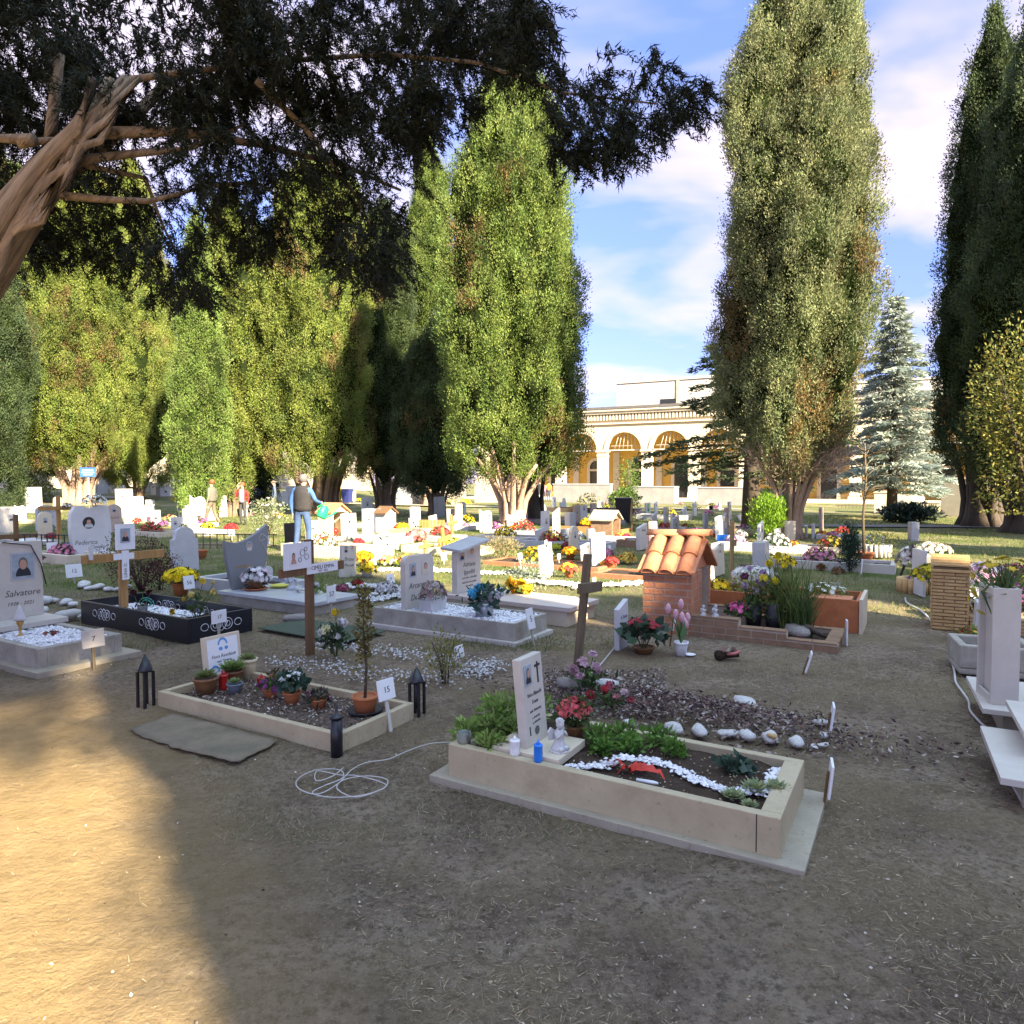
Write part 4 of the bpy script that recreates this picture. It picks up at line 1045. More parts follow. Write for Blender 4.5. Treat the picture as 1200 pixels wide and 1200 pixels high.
rng = np.random.default_rng(5); C = []
path = [(.66,.09),(.80,.19),(.84,.33),(.98,.35),(1.1,.34),(1.22,.25),(1.36,.20),(1.46,.23),(1.55,.29),(1.545,.42),(1.54,.55)]
for (a, c) in zip(path[:-1], path[1:]):
    m_ = int(math.hypot(c[0]-a[0], c[1]-a[1])*520)
    for k in range(m_):
        s_ = rng.random(); C.append(tuple(g1.w(a[0]+(c[0]-a[0])*s_+rng.normal(0,.016), a[1]+(c[1]-a[1])*s_+rng.normal(0,.016), .168+.012*rng.random())))
pebbles('pebbles', 'winding line of white pebbles in the nearest grave', C, .0135)
t = thing('red_ribbon', 'crumpled red ribbon bow lying on the dark soil', 'ribbon', g1.w(.93,.19,.165), UA+.2)
mb = MB()
for (a0, l, w_) in ((.25,.13,.035),(3.3,.12,.03),(.7,.08,.04),(2.7,.15,.03),(-.15,.17,.028),(3.9,.07,.035)):
    pts = [(l*k/6*math.cos(a0+.12*math.sin(k*1.7)), l*k/6*math.sin(a0+.12*math.sin(k*1.7)), .006+.026*math.sin(math.pi*k/6)+.006*(k%2)) for k in range(7)]
    v = []
    for k, p in enumerate(pts):
        s_ = w_*(.35+.65*math.sin(math.pi*min(1,(k+.6)/6))); v += [(p[0]-s_*.5*math.sin(a0),p[1]+s_*.5*math.cos(a0),p[2]+.010*(k%2)),(p[0]+s_*.5*math.sin(a0),p[1]-s_*.5*math.cos(a0),p[2]-.005)]
    mb.add(v, [(2*k,2*k+1,2*k+3,2*k+2) for k in range(6)], 0, True)
mb.build('bow', mat('red_satin', (.52,.035,.02), .45, .3, 12, .1), t)
t = thing('dropped_tube', 'short white plastic tube lying on the soil by the red ribbon', 'tube', g1.w(1.045,.10,.17), UA+.1)
MB().tube([(-.05,0,.008),(.03,0,.008),(.05,0,.008)], [.008,.009,.006], 8).build('tube', M_white, t)
rng = np.random.default_rng(6); n = 260
C = np.array([tuple(g1.w(rng.uniform(.62,1.54), rng.uniform(.06,.64), .160+.004*rng.random())) for k in range(n)])
o = pebbles('soil_grit', 'pale leaf bits and grit on the soil of the nearest grave', C, .006, ((.34,.26,.15),(.24,.20,.14),(.42,.36,.26)), 9)

# ---------------------------------------------------------------- unkerbed earth grave with cobbles beyond it
g2 = Fr(Pz(640,862) + UX*0)
lab = 'pale flat cobble edging the bare earth grave behind the nearest kerb'
for px, py, w_ in [(790,858,24),(820,860,22),(853,862,21),(876,865,25),(903,868,23),(934,873,22),(952,876,14),(965,874,12),(966,864,13),(961,848,14),(735,848,12)]:
    p = P(px,py); cobble(lab, p, w_/F*p.y, 'cobbles round the bare earth grave')
p = P(873,826); cobble('white cobble alone at the far edge of the wood chip mound', p, 24/F*p.y, None)
p = P(668,808); cobble('larger grey cobble beside the leaning headstone top', p, 30/F*p.y, None, M_rockg)
p = P(710,806); cobble('pale round cobble beside the pink flower spray', p, 24/F*p.y, None)
p = P(904,872); cobble('small tan wedge stone on top of the cobble row', p+Vector((0,0,.04)), .06, None, M_bricky)
rng = np.random.default_rng(8); n = 5200
cx = rng.normal(0,.62,n); cy = rng.normal(0,.19,n)
c0 = P(800,834); ang = UA; hh = .07*np.exp(-(cx/.8)**2-(cy/.3)**2)
bx_ = c0.x + cx*math.cos(ang) - cy*math.sin(ang); by_ = c0.y + cx*math.sin(ang) + cy*math.cos(ang)
base = np.stack([bx_, by_, hh+.004+rng.random(n)*.012],1); d = rng.normal(size=(n,3)); d[:,2] *= .35; d = unit(d)
o = tris('wood_chips', leaves4(base, d, rng.uniform(.02,.05,n), rng.uniform(.008,.02,n), rng), tints(n, [(.15,.09,.075),(.09,.055,.05),(.25,.19,.15),(.34,.29,.25),(.06,.04,.04)], rng, .2), LITTER, k=4); o['kind'] = 'stuff'; o['label'] = 'purplish bark chips mounded on the bare earth grave'
n = 2600; q = [P(660+rng.uniform(-30,120), 800+rng.uniform(-15,40)) for k in range(n)]
base = np.array([tuple(p) for p in q])+np.array([0,0,.006]); d = rng.normal(size=(n,3)); d[:,2] *= .3; d = unit(d)
o = tris('dry_leaf_litter', leaves4(base, d, rng.uniform(.02,.05,n), rng.uniform(.008,.022,n), rng), tints(n, [(.20,.15,.12),(.12,.085,.07),(.36,.32,.28),(.26,.22,.18)], rng, .2), LITTER, k=4); o['kind'] = 'stuff'; o['label'] = 'grey dry leaf litter left of the bark chips'
roses('flower_spray', 'round pale pink artificial flowers at the foot of the leaning cross', 'flowers', P(688,812), [(-.10,0,.17,.06,(.62,.40,.45)),(-.03,.05,.21,.065,(.66,.45,.50)),(.07,.0,.19,.06,(.62,.42,.47)),(.05,.08,.26,.05,(.60,.42,.50)),(-.06,-.04,.13,.05,(.55,.33,.40))], .2, LG, 110, .06, None, 3, lr=.1)
roses('flower_spray', 'small dark red and pink roses beside the round pale pink flowers', 'flowers', P(712,832), [(-.12,.0,.10,.045,(.32,.02,.03)),(-.02,.02,.13,.045,(.40,.03,.04)),(.06,-.02,.08,.045,(.55,.20,.22)),(.12,.02,.11,.04,(.60,.45,.45)),(.02,.06,.16,.04,(.55,.15,.2)),(.16,.0,.06,.04,(.5,.1,.12))], .12, LG, 60, .05, None, 4, lr=.1)
for lb, px, pyb, pyt, tl, s_ in [('small white plaque standing at the right edge of the bark chip grave', 971,858,824,.12,''),('white plaque on a wooden stake beside the foot of the nearest grave', 967,945,890,.1,''),('small white plaque leaning left in the bare grass by the brick kerb', 943,786,762,.28,'')]:
    p = P(px,pyb); h = (pyb-pyt)/F*p.y
    number_sign(lb, p, .13, h*(.72 if 'stake' in lb else 1.0), h*(.64 if 'stake' in lb else .5), s_, UA+.15, tl, M_white, M_wood, group=None)

# ================================================================== grave with lantern posts and flower pots
g3 = Fr(P(185,824))
kerb_grave('low cream framed grave with pots and black lantern posts', g3, 1.72, .70, .085, .045, .045, M_trav, M_mulch, .03)
hp = headstone('white framed memorial board with blue drawings behind the succulent pots', g3.w(.0,.56,.02), .33, .36, .03, 'rect', M_marbc, tilt=-.12, ink=M_inkg, bevel=.003,
    lines=[('Fiora Recchiuti',.0,.20,.036),('ved. Tomeo',.0,.162,.026),('15-8-1932',.05,.115,.016),('14-3-2021',.05,.092,.016)])
MB().box(0.0005,-.135,.03,.004,.135,.335).build('white_panel', M_white, hp)
for ob in list(hp.children):
    if ob.type == 'FONT': ob.location.x += .004
mb = MB()
for cy, cz, r0, r1 in ((.0,.285,.030,.044),(-.085,.085,.028,.044)):
    for k in range(12):
        a, b_ = math.pi*k/12, math.pi*(k+1)/12
        mb.add([(.0055,cy+r0*math.cos(a),cz+r0*math.sin(a)*1.2),(.0055,cy+r1*math.cos(a),cz+r1*math.sin(a)*1.2),(.0055,cy+r1*math.cos(b_),cz+r1*math.sin(b_)*1.2),(.0055,cy+r0*math.cos(b_),cz+r0*math.sin(b_)*1.2)], [(0,1,2,3)])
mb.disc((.0055,-.02,.255),.018,.014).disc((.0055,.03,.255),.016,.014).disc((.0055,.06,.055),.04,.018)
mb.build('blue_drawing', M_sky, hp)
number_sign('white sign numbered 17 behind the framed memorial board', P(258,760)+Vector((.0,.0,0)), .16,.12,.30,'17', UA, -.05)
rng = np.random.default_rng(33); n = 1500
base = np.array([tuple(g3.w(rng.uniform(.05,1.66), rng.uniform(.05,.65), .036+.01*rng.random())) for k in range(n)]); d = rng.normal(size=(n,3)); d[:,2] *= .35; d = unit(d)
o = tris('wood_chips', leaves4(base, d, rng.uniform(.012,.04,n), rng.uniform(.006,.016,n), rng), tints(n, [(.26,.20,.15),(.14,.10,.075),(.40,.34,.28),(.09,.065,.05),(.50,.47,.43)], rng, .2), LITTER, k=4); o['kind'] = 'stuff'; o['label'] = 'mixed pale and brown chips inside the pot grave'
def lantern(label, loc, h, top=True):
    t = thing('lantern_post', label, 'post', loc, UA+.1, 'black posts at the grave corners')
    w = .035
    if top:
        for sx in (-1,1):
            for sy in (-1,1): MB().box(sx*w-.008,sy*w-.008,-.06,sx*w+.008,sy*w+.008,h*.66).build('leg', M_black, t)
        MB().lathe([(w*1.75,h*.66),(w*1.7,h*.70),(w*1.25,h*.80),(.004,h)], n=4).build('roof', M_black, t)
        MB().lathe([(.012,h*.66),(.012,.03)], n=8).build('lamp', M_iron, t)
    else:
        MB().lathe([(w,-.05),(w,h*.74)], n=14).build('column', M_black, t)
        MB().lathe([(w*1.25,h*.74),(w*1.25,h*.78),(w*.3,h*.79),(w*.25,h*.95),(.003,h*1.05)], n=14).build('cap', M_black, t)
    return t
lantern('black lantern post at the near left corner of the pot grave', g3.w(-.06,-.05), .35)
lantern('black lantern post right of the slender potted tree', g3.w(1.70,.76), .31)
lantern('solid black post at the front corner with a broken spike', g3.w(1.73,-.03), .27, False)
number_sign('white sign numbered 15 beside the slender potted tree', g3.w(1.74,.44), .14,.13,.24,'15', UA-.1, -.2, stake=M_marbp)
echeveria('large brown glazed pot of succulent left of the memorial board', g3.w(.20,.24,.03), .10, [(.13,.17,.05),(.17,.21,.07)], 11, name='potted_succulent', pot=(.085,.125,M_terrad))
echeveria('brown pot of bright succulent at the front of the memorial board', g3.w(.16,.50,.03), .13, [(.13,.20,.05),(.18,.25,.07)], 12, name='potted_succulent', pot=(.075,.11,M_terrad))
echeveria('cream bucket pot of yellow green succulent right of the memorial board', g3.w(.13,.66,.03), .085, [(.22,.26,.10),(.17,.20,.07)], 13, name='potted_succulent', pot=(.07,.16,M_cream))
echeveria('small grey blue pot of succulent in front of the brown pot', g3.w(.36,.36,.03), .06, [(.20,.26,.10),(.16,.22,.07)], 14, name='potted_succulent', pot=(.055,.075,M_greyp))
candle('red glass candle between the large brown pot and the board', g3.w(.21,.38,.03), .035, .14, M_redp)
candle('red capped white candle right of the grey blue pot', g3.w(.44,.53,.03), .032, .11, M_redp)
flowers('potted_cyclamen', 'violet flowered pot between the candle and the white cyclamen', 'potted plant', g3.w(.66,.42,.03), .08, .07, .055, [(.32,.06,.28),(.22,.05,.2)], 9, .03, M_terra, None, LG, 70, .05)
flowers('potted_cyclamen', 'white cyclamen with dark leaves in a terracotta pot', 'potted plant', g3.w(.90,.40,.03), .095, .085, .06, [(.78,.77,.76)], 10, .035, M_terra, None, [(.03,.06,.04),(.05,.10,.07)], 110, .06, wleaf=.85, hs=.9, lift=.05, low=.7)
flowers('potted_cyclamen', 'dark leafed pot with one pink flower right of the white cyclamen', 'potted plant', g3.w(1.13,.42,.03), .085, .065, .055, [(.45,.10,.28)], 4, .03, M_terra, None, [(.04,.06,.035),(.08,.07,.05)], 100, .045)
flowers('potted_plant', 'overturned brown pot with withered plant behind the violet one', 'potted plant', g3.w(.46,.66,.03), .07, .07, .06, [(.3,.2,.1)], 0, .03, M_terra, None, [(.10,.08,.04)], 50, .04)
def sapling(label, loc, h, potm, seed):
    t = thing('potted_tree', label, 'potted tree', loc); pot_part(t, .085, .12, potm, mat('black_saucer',(.02,.02,.022),.5,.2,5,0))
    MB().tube([(0,0,.08),(.012,.0,.3),(-.008,.01,.5),(.0,0,h)], [.011,.009,.007,.003], 7).build('trunk', M_barkd, t)
    rng = np.random.default_rng(seed); n = 900
    z = .22 + (h-.18)*rng.random(n); rr = .085*np.clip(1.2-(z-.2)/h,.35,1)*(vnoise(np.stack([z*9,z*0,z*0],1),seed)*.9+.3)
    a = rng.uniform(0,6.28,n); base = np.stack([np.cos(a)*rr*rng.random(n), np.sin(a)*rr*rng.random(n), z],1)
    keep = (z > .36) | (rng.random(n) < .25); base = base[keep]; n = len(base); a = a[keep]
    d = unit(np.stack([np.cos(a),np.sin(a),.4+rng.normal(0,.5,n)],1))
    tris('foliage', leaves4(base, d, .028*rng.uniform(.6,1.3,n), .016, rng), tints(n, [(.16,.15,.04),(.10,.11,.03),(.22,.19,.06),(.12,.08,.04)], rng, .2), LEAF, t, k=4)
sapling('slender yellow green tree in a terracotta pot with black saucer', g3.w(1.47,.50,.03), 1.02*.78, M_terra, 5)
t = thing('ground_mat', 'worn brownish green carpet piece lying before the pot grave', 'mat', g3.w(.30,-.05,.0), UA)
rn = random.Random(4); nx = 22; ny = 8; v = []; f = []
for k in range(ny+1):
    for i in range(nx+1):
        x = -.02+1.02*i/nx+.14*k/ny*.4; y = -.02-.34*k/ny; e = (.012 if i in (0,nx) or k==ny else 0)
        v.append((x+rn.uniform(-e,e), y+rn.uniform(-e,e)-.05*math.sin(3.0*i/nx)*k/ny, -.004+.010*vnoise(np.array([[x*5,y*5,0]]),3)[0]))
for k in range(ny):
    for i in range(nx): f.append((k*(nx+1)+i,(k+1)*(nx+1)+i,(k+1)*(nx+1)+i+1,k*(nx+1)+i+1))
mb = MB().add(v, f, 0, True); ob = mb.build('carpet', M_mat_b, t); sd = ob.modifiers.new('thickness','SOLIDIFY'); sd.thickness = .006
def cable(label, pts, r=.006, m=None):
    P_ = [Vector(p) for p in pts]; out = []
    for i in range(len(P_)-1):
        p0, p1, p2, p3 = P_[max(i-1,0)], P_[i], P_[i+1], P_[min(i+2,len(P_)-1)]
        for k in range(6):
            s_ = k/6; out.append(.5*((2*p1)+(p2-p0)*s_+(2*p0-5*p1+4*p2-p3)*s_*s_+(3*p1-p0-3*p2+p3)*s_**3))
    out.append(P_[-1])
    return tag(MB().tube(out, r, 6).build('cable', m or M_cable), label, 'cable')
def gp(px, py, z=.012): p = Pz(px, py, z); return (p.x, p.y, z + float(gnoise(np.array([p.x]),np.array([p.y]))[0]))
loop = [(536,871),(505,872),(480,878),(455,888),(430,891),(412,900),(396,915),(372,926),(350,921),(349,910),(370,899),(398,899),(401,909),(380,917),(366,925),(390,929),(425,928),(450,921),(453,911),(430,907),(403,911),(395,920),(415,929),(440,925),(452,917),(420,907),(398,905),(372,900),(371,912),(390,906),(402,897)]
cable('white cable coiled on the earth between the two front graves', [gp(x,y,.012+.002*(k%5)) for k,(x,y) in enumerate(loop)], .0029)
cable('thin white cord running from the flower spray to the marble panel', [gp(*q) for q in [(650,803),(668,796),(690,789),(702,780),(712,768),(722,758)]], .006)
cable('long white cable trailing along the grass beside the pale pillar', [gp(*q) for q in [(1061,700),(1063,706),(1078,714),(1086,722),(1093,730)]] , .012)
cable('frayed white cable running past the trough to the pale slab', [gp(*q) for q in [(1112,768),(1118,782),(1120,797),(1127,808),(1135,820),(1137,832),(1146,842),(1158,854),(1163,868),(1166,885),(1172,900),(1183,914),(1192,932),(1200,945)]], .008)
def solveW(p, x1, v=VX, lo=.22, hi=.95):
    a = (x1-600)/F; dn = v.x - a*v.y
    W_ = (a*p.y - p.x)/dn if abs(dn) > .03 else hi
    return min(hi, max(lo, W_)) if W_ > 0 else hi
def pbase(px, py, z0=0.):
    return Pz(px, py, z0) if z0 else P(px, py)
def hs(label, x0, x1, yb, yt, kind='rect', m=None, T=.06, z0=0., tilt=-.04, rot=UA, lines=(), ports=(), lean=0., hi=.95, ink=None, name='headstone', group=None, W_=None, plinth=None):
    v = Vector((-math.sin(rot), math.cos(rot), 0))
    p = pbase(x0, yb, z0); W_ = W_ or solveW(p, x1, v, .22, hi)
    h = (yb-yt)/F*p.y
    return headstone(label, p + v*W_*.5, W_, h, T, kind, m or M_marbp, rot, tilt, lines, ports, name, group, ink, lean=lean, plinth=plinth)
def port(W_=.1, y=0., z=.5, h=None, **k): return (y, z, W_, h or W_*1.3, k)

# ================================================================== grave with the wooden cross and rows of white stones
p = P(366,766)
c4 = cross('upright brown cross with white name plate by the slender potted tree', p, 1.04, .075, .80, .775, M_wood, UA+.05, .05)
mb = MB().box(.052,-.39,.80,.058,-.06,1.03); q = mb.build('photo_plaque', M_paper, c4)
portrait(c4, -.28, .90, .09, .13, .058, hair=M_hairb, cloth=M_skin, bg=M_paper)
for k, (y_, z_, r_) in enumerate([(-.17,.94,.03),(-.12,.90,.025),(-.20,.88,.02),(-.13,.97,.018)]):
    mb = MB(); mb.tube([(.0605,y_+r_*math.cos(a*.7),z_+r_*math.sin(a*.7)) for a in range(10)], .002, 4); mb.build('scroll_drawing', M_inkg, c4)
MB().box(.040,-.10,.735,.046,.30,.825).build('name_plate', M_paper, c4); text(c4, 'CIMELI EMMA', .10, .785, .050, M_inkg, x=.047); text(c4, '1937 - 2023', .10, .752, .026, M_inkg, x=.047)
rng = np.random.default_rng(12)
def pebble_band(name, label, pts, dens, spread, size, seed):
    rng = np.random.default_rng(seed); C = []
    for a, b_ in zip(pts[:-1], pts[1:]):
        pa, pb = P(*a), P(*b_); n = int((pb-pa).length*dens)
        for k in range(n):
            s_ = rng.random(); q = pa.lerp(pb, s_); C.append((q.x+rng.normal(0,spread), q.y+rng.normal(0,spread), .008+rng.random()*.012))
    return pebbles(name, label, C, size, ((.50,.49,.48),(.38,.37,.35),(.60,.59,.58)), seed)
pebble_band('white_gravel', 'scattered white stone chips round the upright brown cross', [(320,775),(362,778),(395,786),(440,790),(480,795),(530,800)], 230, .12, .0125, 1)
pebble_band('white_gravel', 'row of white stone chips behind the small yellow green shrub', [(372,752),(400,758),(440,762),(500,770),(545,780),(570,790)], 230, .11, .0125, 2)
pebble_band('white_gravel', 'white stone chips round the foot of the small shrub', [(548,795),(570,782),(575,775)], 380, .09, .0125, 3)
pebble_band('white_gravel', 'sunlit band of white chips crossing the grass behind the canopied headstone', [(440,668),(515,669),(560,672),(592,672)], 260, .10, .035, 4)
pebble_band('white_gravel', 'sunlit row of white stones left of the leaning cross', [(618,682),(650,684),(684,688),(756,684)], 170, .08, .045, 5)
pebble_band('white_gravel', 'white stones round the grave with the pink flower', [(395,690),(415,686),(440,688),(470,690),(478,697),(420,706)], 220, .08, .035, 6)
bush('small_shrub', 'small yellow green shrub with upright twigs among white chips', 'shrub', P(522,798), (.17,.17,.20), 520, .030, [(.20,.20,.05),(.14,.16,.04),(.26,.24,.08)], 201, 7, up=.8)
number_sign('small white plaque half hidden by the yellow green shrub', P(540,783), .12,.10,.14,'', UA)
roses('flower_bunch', 'yellow and white chrysanthemums in dark leaves beside the upright cross', 'flowers', P(394,770), [(0,0,.40,.055,(.75,.58,.03)),(-.08,-.02,.25,.07,(.72,.70,.40)),(.05,.02,.30,.07,(.75,.74,.73)),(-.13,.02,.22,.06,(.76,.76,.74)),(.02,-.05,.20,.05,(.72,.72,.70))], .3, [(.03,.05,.025),(.05,.08,.03)], 170, .06, None, 7, lr=.11)
rk = P(346,728); cobble('rounded brown grey boulder at the end of the green carpet', rk, .24, None, M_rockg)
t = thing('ground_mat', 'smooth green carpet between the black box grave and the marble slab', 'mat', P(302,738)+Vector((0,0,.012)), UA-.05)
MB().box(0,0,0,1.25,.62,.012).build('carpet', M_mat_g, t, bevel=.004)

# ================================================================== black box grave
g5 = Fr(P(95,727), rad(-32.5))
t5 = kerb_grave('black lacquered box grave with white scroll ornaments', g5, 2.03, .74, .225, .035, .035, M_black, M_soil, .10)
def motif():
    mb = MB(); r = .0032
    for s_ in (-1,1):
        for rr in (.058,.030): mb.tube([(s_*.066+rr*math.cos(k*.45), 0, rr*math.sin(k*.45)) for k in range(15)], r, 5)
        mb.tube([(s_*.19+.042*math.cos(k*.5), 0, .036*math.sin(k*.5)) for k in range(14)], r, 5)
        mb.tube([(s_*(.0+.035*k), 0, .066*math.cos(k*1.0)*(1-.04*k)) for k in range(3)], r, 5)
        mb.tube([(s_*(.0+.035*k), 0, -.066*math.cos(k*1.0)*(1-.04*k)) for k in range(3)], r, 5)
    return mb
for x, y, rz in ((.50,-.004,0),(1.42,-.004,0),(2.034,.37,math.pi/2),(.55,.701,0),(1.20,.701,0)):
    motif().build('scroll_ornament', M_white, t5, (x,y,.115), rz)
C = [tuple(g5.w(rng.uniform(.06,1.4), rng.uniform(.05,.6), .112+.01*rng.random())) for k in range(1500)]
pebbles('white_gravel', 'white gravel inside the black box grave', C, .020, seed=15)
cb = cross('brown cross standing in the black box grave with a white tag', g5.w(.36,.30,.06), 1.02, .085, .92, .66, M_woodg, UA-.05, .05)
MB().box(.045,-.14,.63,.055,.09,.70).box(.0505,-.05,.40,.056,.03,.7301).build('white_tag', M_paper, cb); text(cb,'LINA D.',-.012,.51,.05,M_inkg,x=.0575,R=Matrix(((0,0,1),(0,-1,0),(1,0,0))))
MB().box(.052,-.12,.74,.06,.10,1.03).build('photo_frame', M_paper, cb); portrait(cb,-.01,.90,.11,.16,.06)
MB().box(.04,-.40,.655,.06,-.36,.80).build('small_candle', M_marb, cb)
bush('red_leaved_shrub', 'dark reddish shrub with fine leaves behind the black box grave', 'shrub', P(166,692), (.55,.45,.42), 2600, .035, [(.075,.03,.028),(.10,.04,.03),(.05,.025,.02),(.13,.06,.04)], 202, 10, up=.2)
bush('red_leaved_shrub', 'darker maroon shrub pressed against the potted yellow flowers', 'shrub', P(188,690), (.25,.22,.24), 900, .035, [(.07,.02,.02),(.045,.018,.016),(.09,.03,.025)], 203, 6)
flowers('potted_chrysanthemum', 'large bright yellow chrysanthemum in a terracotta pot behind the black box', 'potted plant', P(212,697), .235, .17, .115, [(.80,.62,.01),(.74,.54,.01)], 130, .042, M_terra, None, [(.035,.06,.02),(.055,.08,.03)], 320, .06, hs=.72, low=.15, lift=.05)
number_sign('white sign numbered 56 beside the bright yellow chrysanthemum', P(224,708), .15,.17,.28,'56', UA)
roses('rose_vase', 'yellow roses rising from the foot of the black box grave', 'flowers', g5.w(1.52,.42,.1), [(-.13,.02,.22,.04,(.72,.55,.10)),(-.03,-.03,.27,.05,(.72,.60,.20)),(.06,.04,.40,.055,(.74,.55,.06)),(.20,-.02,.30,.045,(.72,.56,.14)),(-.2,-.1,.10,.05,(.72,.52,.05)),(.15,.1,.38,.04,(.66,.55,.25))], .3, LG, 70, .05, None, 8)
roses('rose_vase', 'dark dried roses in a clear square vase inside the black box grave', 'flowers', g5.w(.86,.22,.1), [(-.10,.0,.26,.05,(.06,.01,.015)),(.06,.04,.25,.05,(.10,.015,.02)),(-.02,.05,.30,.045,(.05,.01,.015))], .2, [(.05,.04,.025)], 30, .04, (.055,.12,mat('clear_glass',(.75,.78,.76),.05,.02,3,0,trans=.9)), 9)
t = thing('turquoise_ornament', 'turquoise ornament lying at the head of the black box grave', 'ornament', g5.w(.42,.52,.14), UA)
mb = MB()
for rr in (.10,.06): mb.tube([(rr*math.cos(k*.5)*1.4, 0, rr*math.sin(k*.5)*.6+.02) for k in range(14)], .007, 5)
mb.build('scroll', mat('turquoise',(.03,.30,.24),.5,.1,5,0), t)

# ================================================================== left edge grave with grey white gravel
g6 = Fr(P(45,788) - UX*1.95)
kerb_grave('beige kerbed grave of white gravel at the left edge', g6, 1.95, .70, .19, .07, .07, M_conc, M_pebb, .14, slab=((.1,.08,.14,.10), M_travd, .03))
C = [tuple(g6.w(rng.uniform(.85,1.86), rng.uniform(.08,.62), .145+.035*rng.random())) for k in range(2300)]
pebbles('white_gravel', 'white marble gravel in the left edge grave', C, .021, seed=16)
t = thing('headstone_plate', 'pale slab under the headstone of the left edge grave', 'plinth', g6.w(.36,.02,.19), UA); MB().box(0,0,0,.60,.74,.05).build('plate', M_marbp, t, bevel=.004)
h6 = headstone('cream headstone at the left edge with framed photograph of a man', g6.w(.62,.40,.24), .62, .74, .09, 'rect', M_marbp, UA+.02, -.01, [('Salvatore',.12,.24,.085),('1938 - 2021',.10,.14,.05)], [(.13,.50,.19,.24,dict(frame=1,hair=M_hairg))], ink=M_inkg)
MB().box(.0005,.02,.365,.003,.24,.635).build('photo_rim', M_greyl, h6)
MB().tube([(.012,-.05,.745),(.012,.20,.70),(.012,.29,.50),(.012,.33,.30)], .006, 6).build('dark_cord', M_iron, h6)
t = thing('grave_lamp', 'brass lamp with white cone flame on the left edge gravel', 'lamp', P(33,772)+Vector((0,0,.16)))
t.location = g6.w(1.20,.22,.16)
MB().lathe([(.03,0),(.028,.02),(.010,.04),(.012,.10),(.028,.13),(.03,.15),(.012,.16)], n=12).build('stand', M_brass, t); MB().lathe([(.05,.16),(.045,.18),(.025,.24),(.002,.30)], n=14).build('cone', M_marb, t)
number_sign('square weathered sign numbered 7 on a wood stake before the left edge grave', P(111,783), .18,.15,.25,'7', UA-.05, -.08, M_marbp, M_wooda)
flowers('gravel_flowers', 'small faded red flowers lying on the left edge gravel', 'flowers', g6.w(1.35,.40,.17), .07,0,0,[(.25,.05,.05),(.35,.12,.1)],10,.025,None,None,LG,30,.03,hs=.4)
for px, py, w_ in [(98,686,18),(106,689,14),(115,688,16),(127,690,14),(140,690,14),(150,688,12)]:
    q_ = P(px,py+2); cobble('white rough stone in the row left of the reddish shrub', q_, w_/F*q_.y, 'white stones left of the reddish shrub')
for px, py, w_ in [(50,706,22),(62,704,12),(77,706,14),(86,708,14),(46,718,22),(64,722,13),(80,723,22),(92,722,10)]:
    q_ = P(px,py+2); cobble('whitish stone edging the bare plot behind the left edge grave', q_, w_/F*q_.y, 'whitish stones behind the left edge grave')

# ================================================================== marble slab grave with the grey winged headstone
g7 = Fr(P(255,705), rad(-32))
t = thing('marble_slab', 'broad polished pale grey marble slab before the grey horned headstone', 'grave', g7.w(0,0,0), g7.rot)
MB().box(.03,.03,-.08,1.77,.75,.10).build('base', M_conc, t, bevel=.003); MB().box(0,0,.10,1.80,.78,.145).build('top_slab', M_greyl, t, bevel=.004)
h7 = headstone('grey granite headstone with one tall horn and an oval portrait', g7.w(.17,.36,.145), .66, .84, .07, 'heart', M_grey, rad(-36), -.03, [('Ninetta',-.08,.30,.07)], [(.02,.56,.10,.135,dict(oval=True,hair=M_hairg,cloth=M_marbp))], ink=M_brass)
mb = MB()
for pts in ([(.22,.72),(.30,.66),(.31,.58),(.27,.50),(.30,.42),(.28,.32)],[(.22,.72),(.17,.66),(.22,.60),(.27,.50)],[(.26,.64),(.20,.62)],[(.28,.32),(.24,.26)]):
    mb.tube([(.002,a,b_) for a,b_ in pts], .004, 4)
mb.build('engraved_figure', M_marbp, h7)
t = thing('flower_dish', 'brown pot of pinkish white flowers on a terracotta dish before the grey horned headstone', 'potted plant', g7.w(.38,.30,.145)); 
flowers_t = t; pot_part(t, .11, .12, M_terrad, M_terra)
rng2 = np.random.default_rng(40); u = unit(rng2.normal(size=(46,3))); u[:,2] = abs(u[:,2]); blossoms('blooms', u*np.array([.19,.19,.15])+np.array([0,0,.15]), u, .045, [(.70,.64,.66),(.62,.50,.54),(.74,.72,.72)], rng2, t, 7)
u = unit(rng2.normal(size=(120,3))); tris('leaves', leaves4(u*.12+np.array([0,0,.14]), u, .06, .035, rng2), tints(120,[(.05,.06,.04),(.09,.08,.06)],rng2), LEAF, t, k=4)
t = thing('yellow_bowl', 'flat yellow green bowl behind the dish of pinkish white flowers', 'bowl', g7.w(.47,.62,.145)); MB().lathe([(.07,0),(.14,.035),(.13,.035),(.06,.01)], n=18).build('bowl', mat('lemon_glaze',(.55,.52,.08),.4,.1,5,0), t)
statue('white bust of a cherub on a round foot on the marble slab', g7.w(.78,.55,.145), .24, M_greyl, UA)
hs('white rounded stone rising behind the grey horned headstone', 303, 319, 688, 664, 'arch', M_marb, .1, z0=0)
number_sign('white sign numbered 57 at the far foot of the marble slab', P(389,722), .14,.19,.26,'57', UA, -.05)
roses('lily_stems', 'pale lilies lying across the marble slab', 'flowers', g7.w(1.3,.5,.15), [(-.25,.1,.05,.07,(.70,.70,.68)),(.0,.0,.10,.06,(.66,.62,.64)),(.1,.1,.07,.05,(.55,.55,.3))], .08, LGL, 40, .08, None, 12)
hs('white shouldered headstone behind the yellow chrysanthemum', 204, 232, 671, 618, 'shoulder', M_greyl, .09, hi=.7)
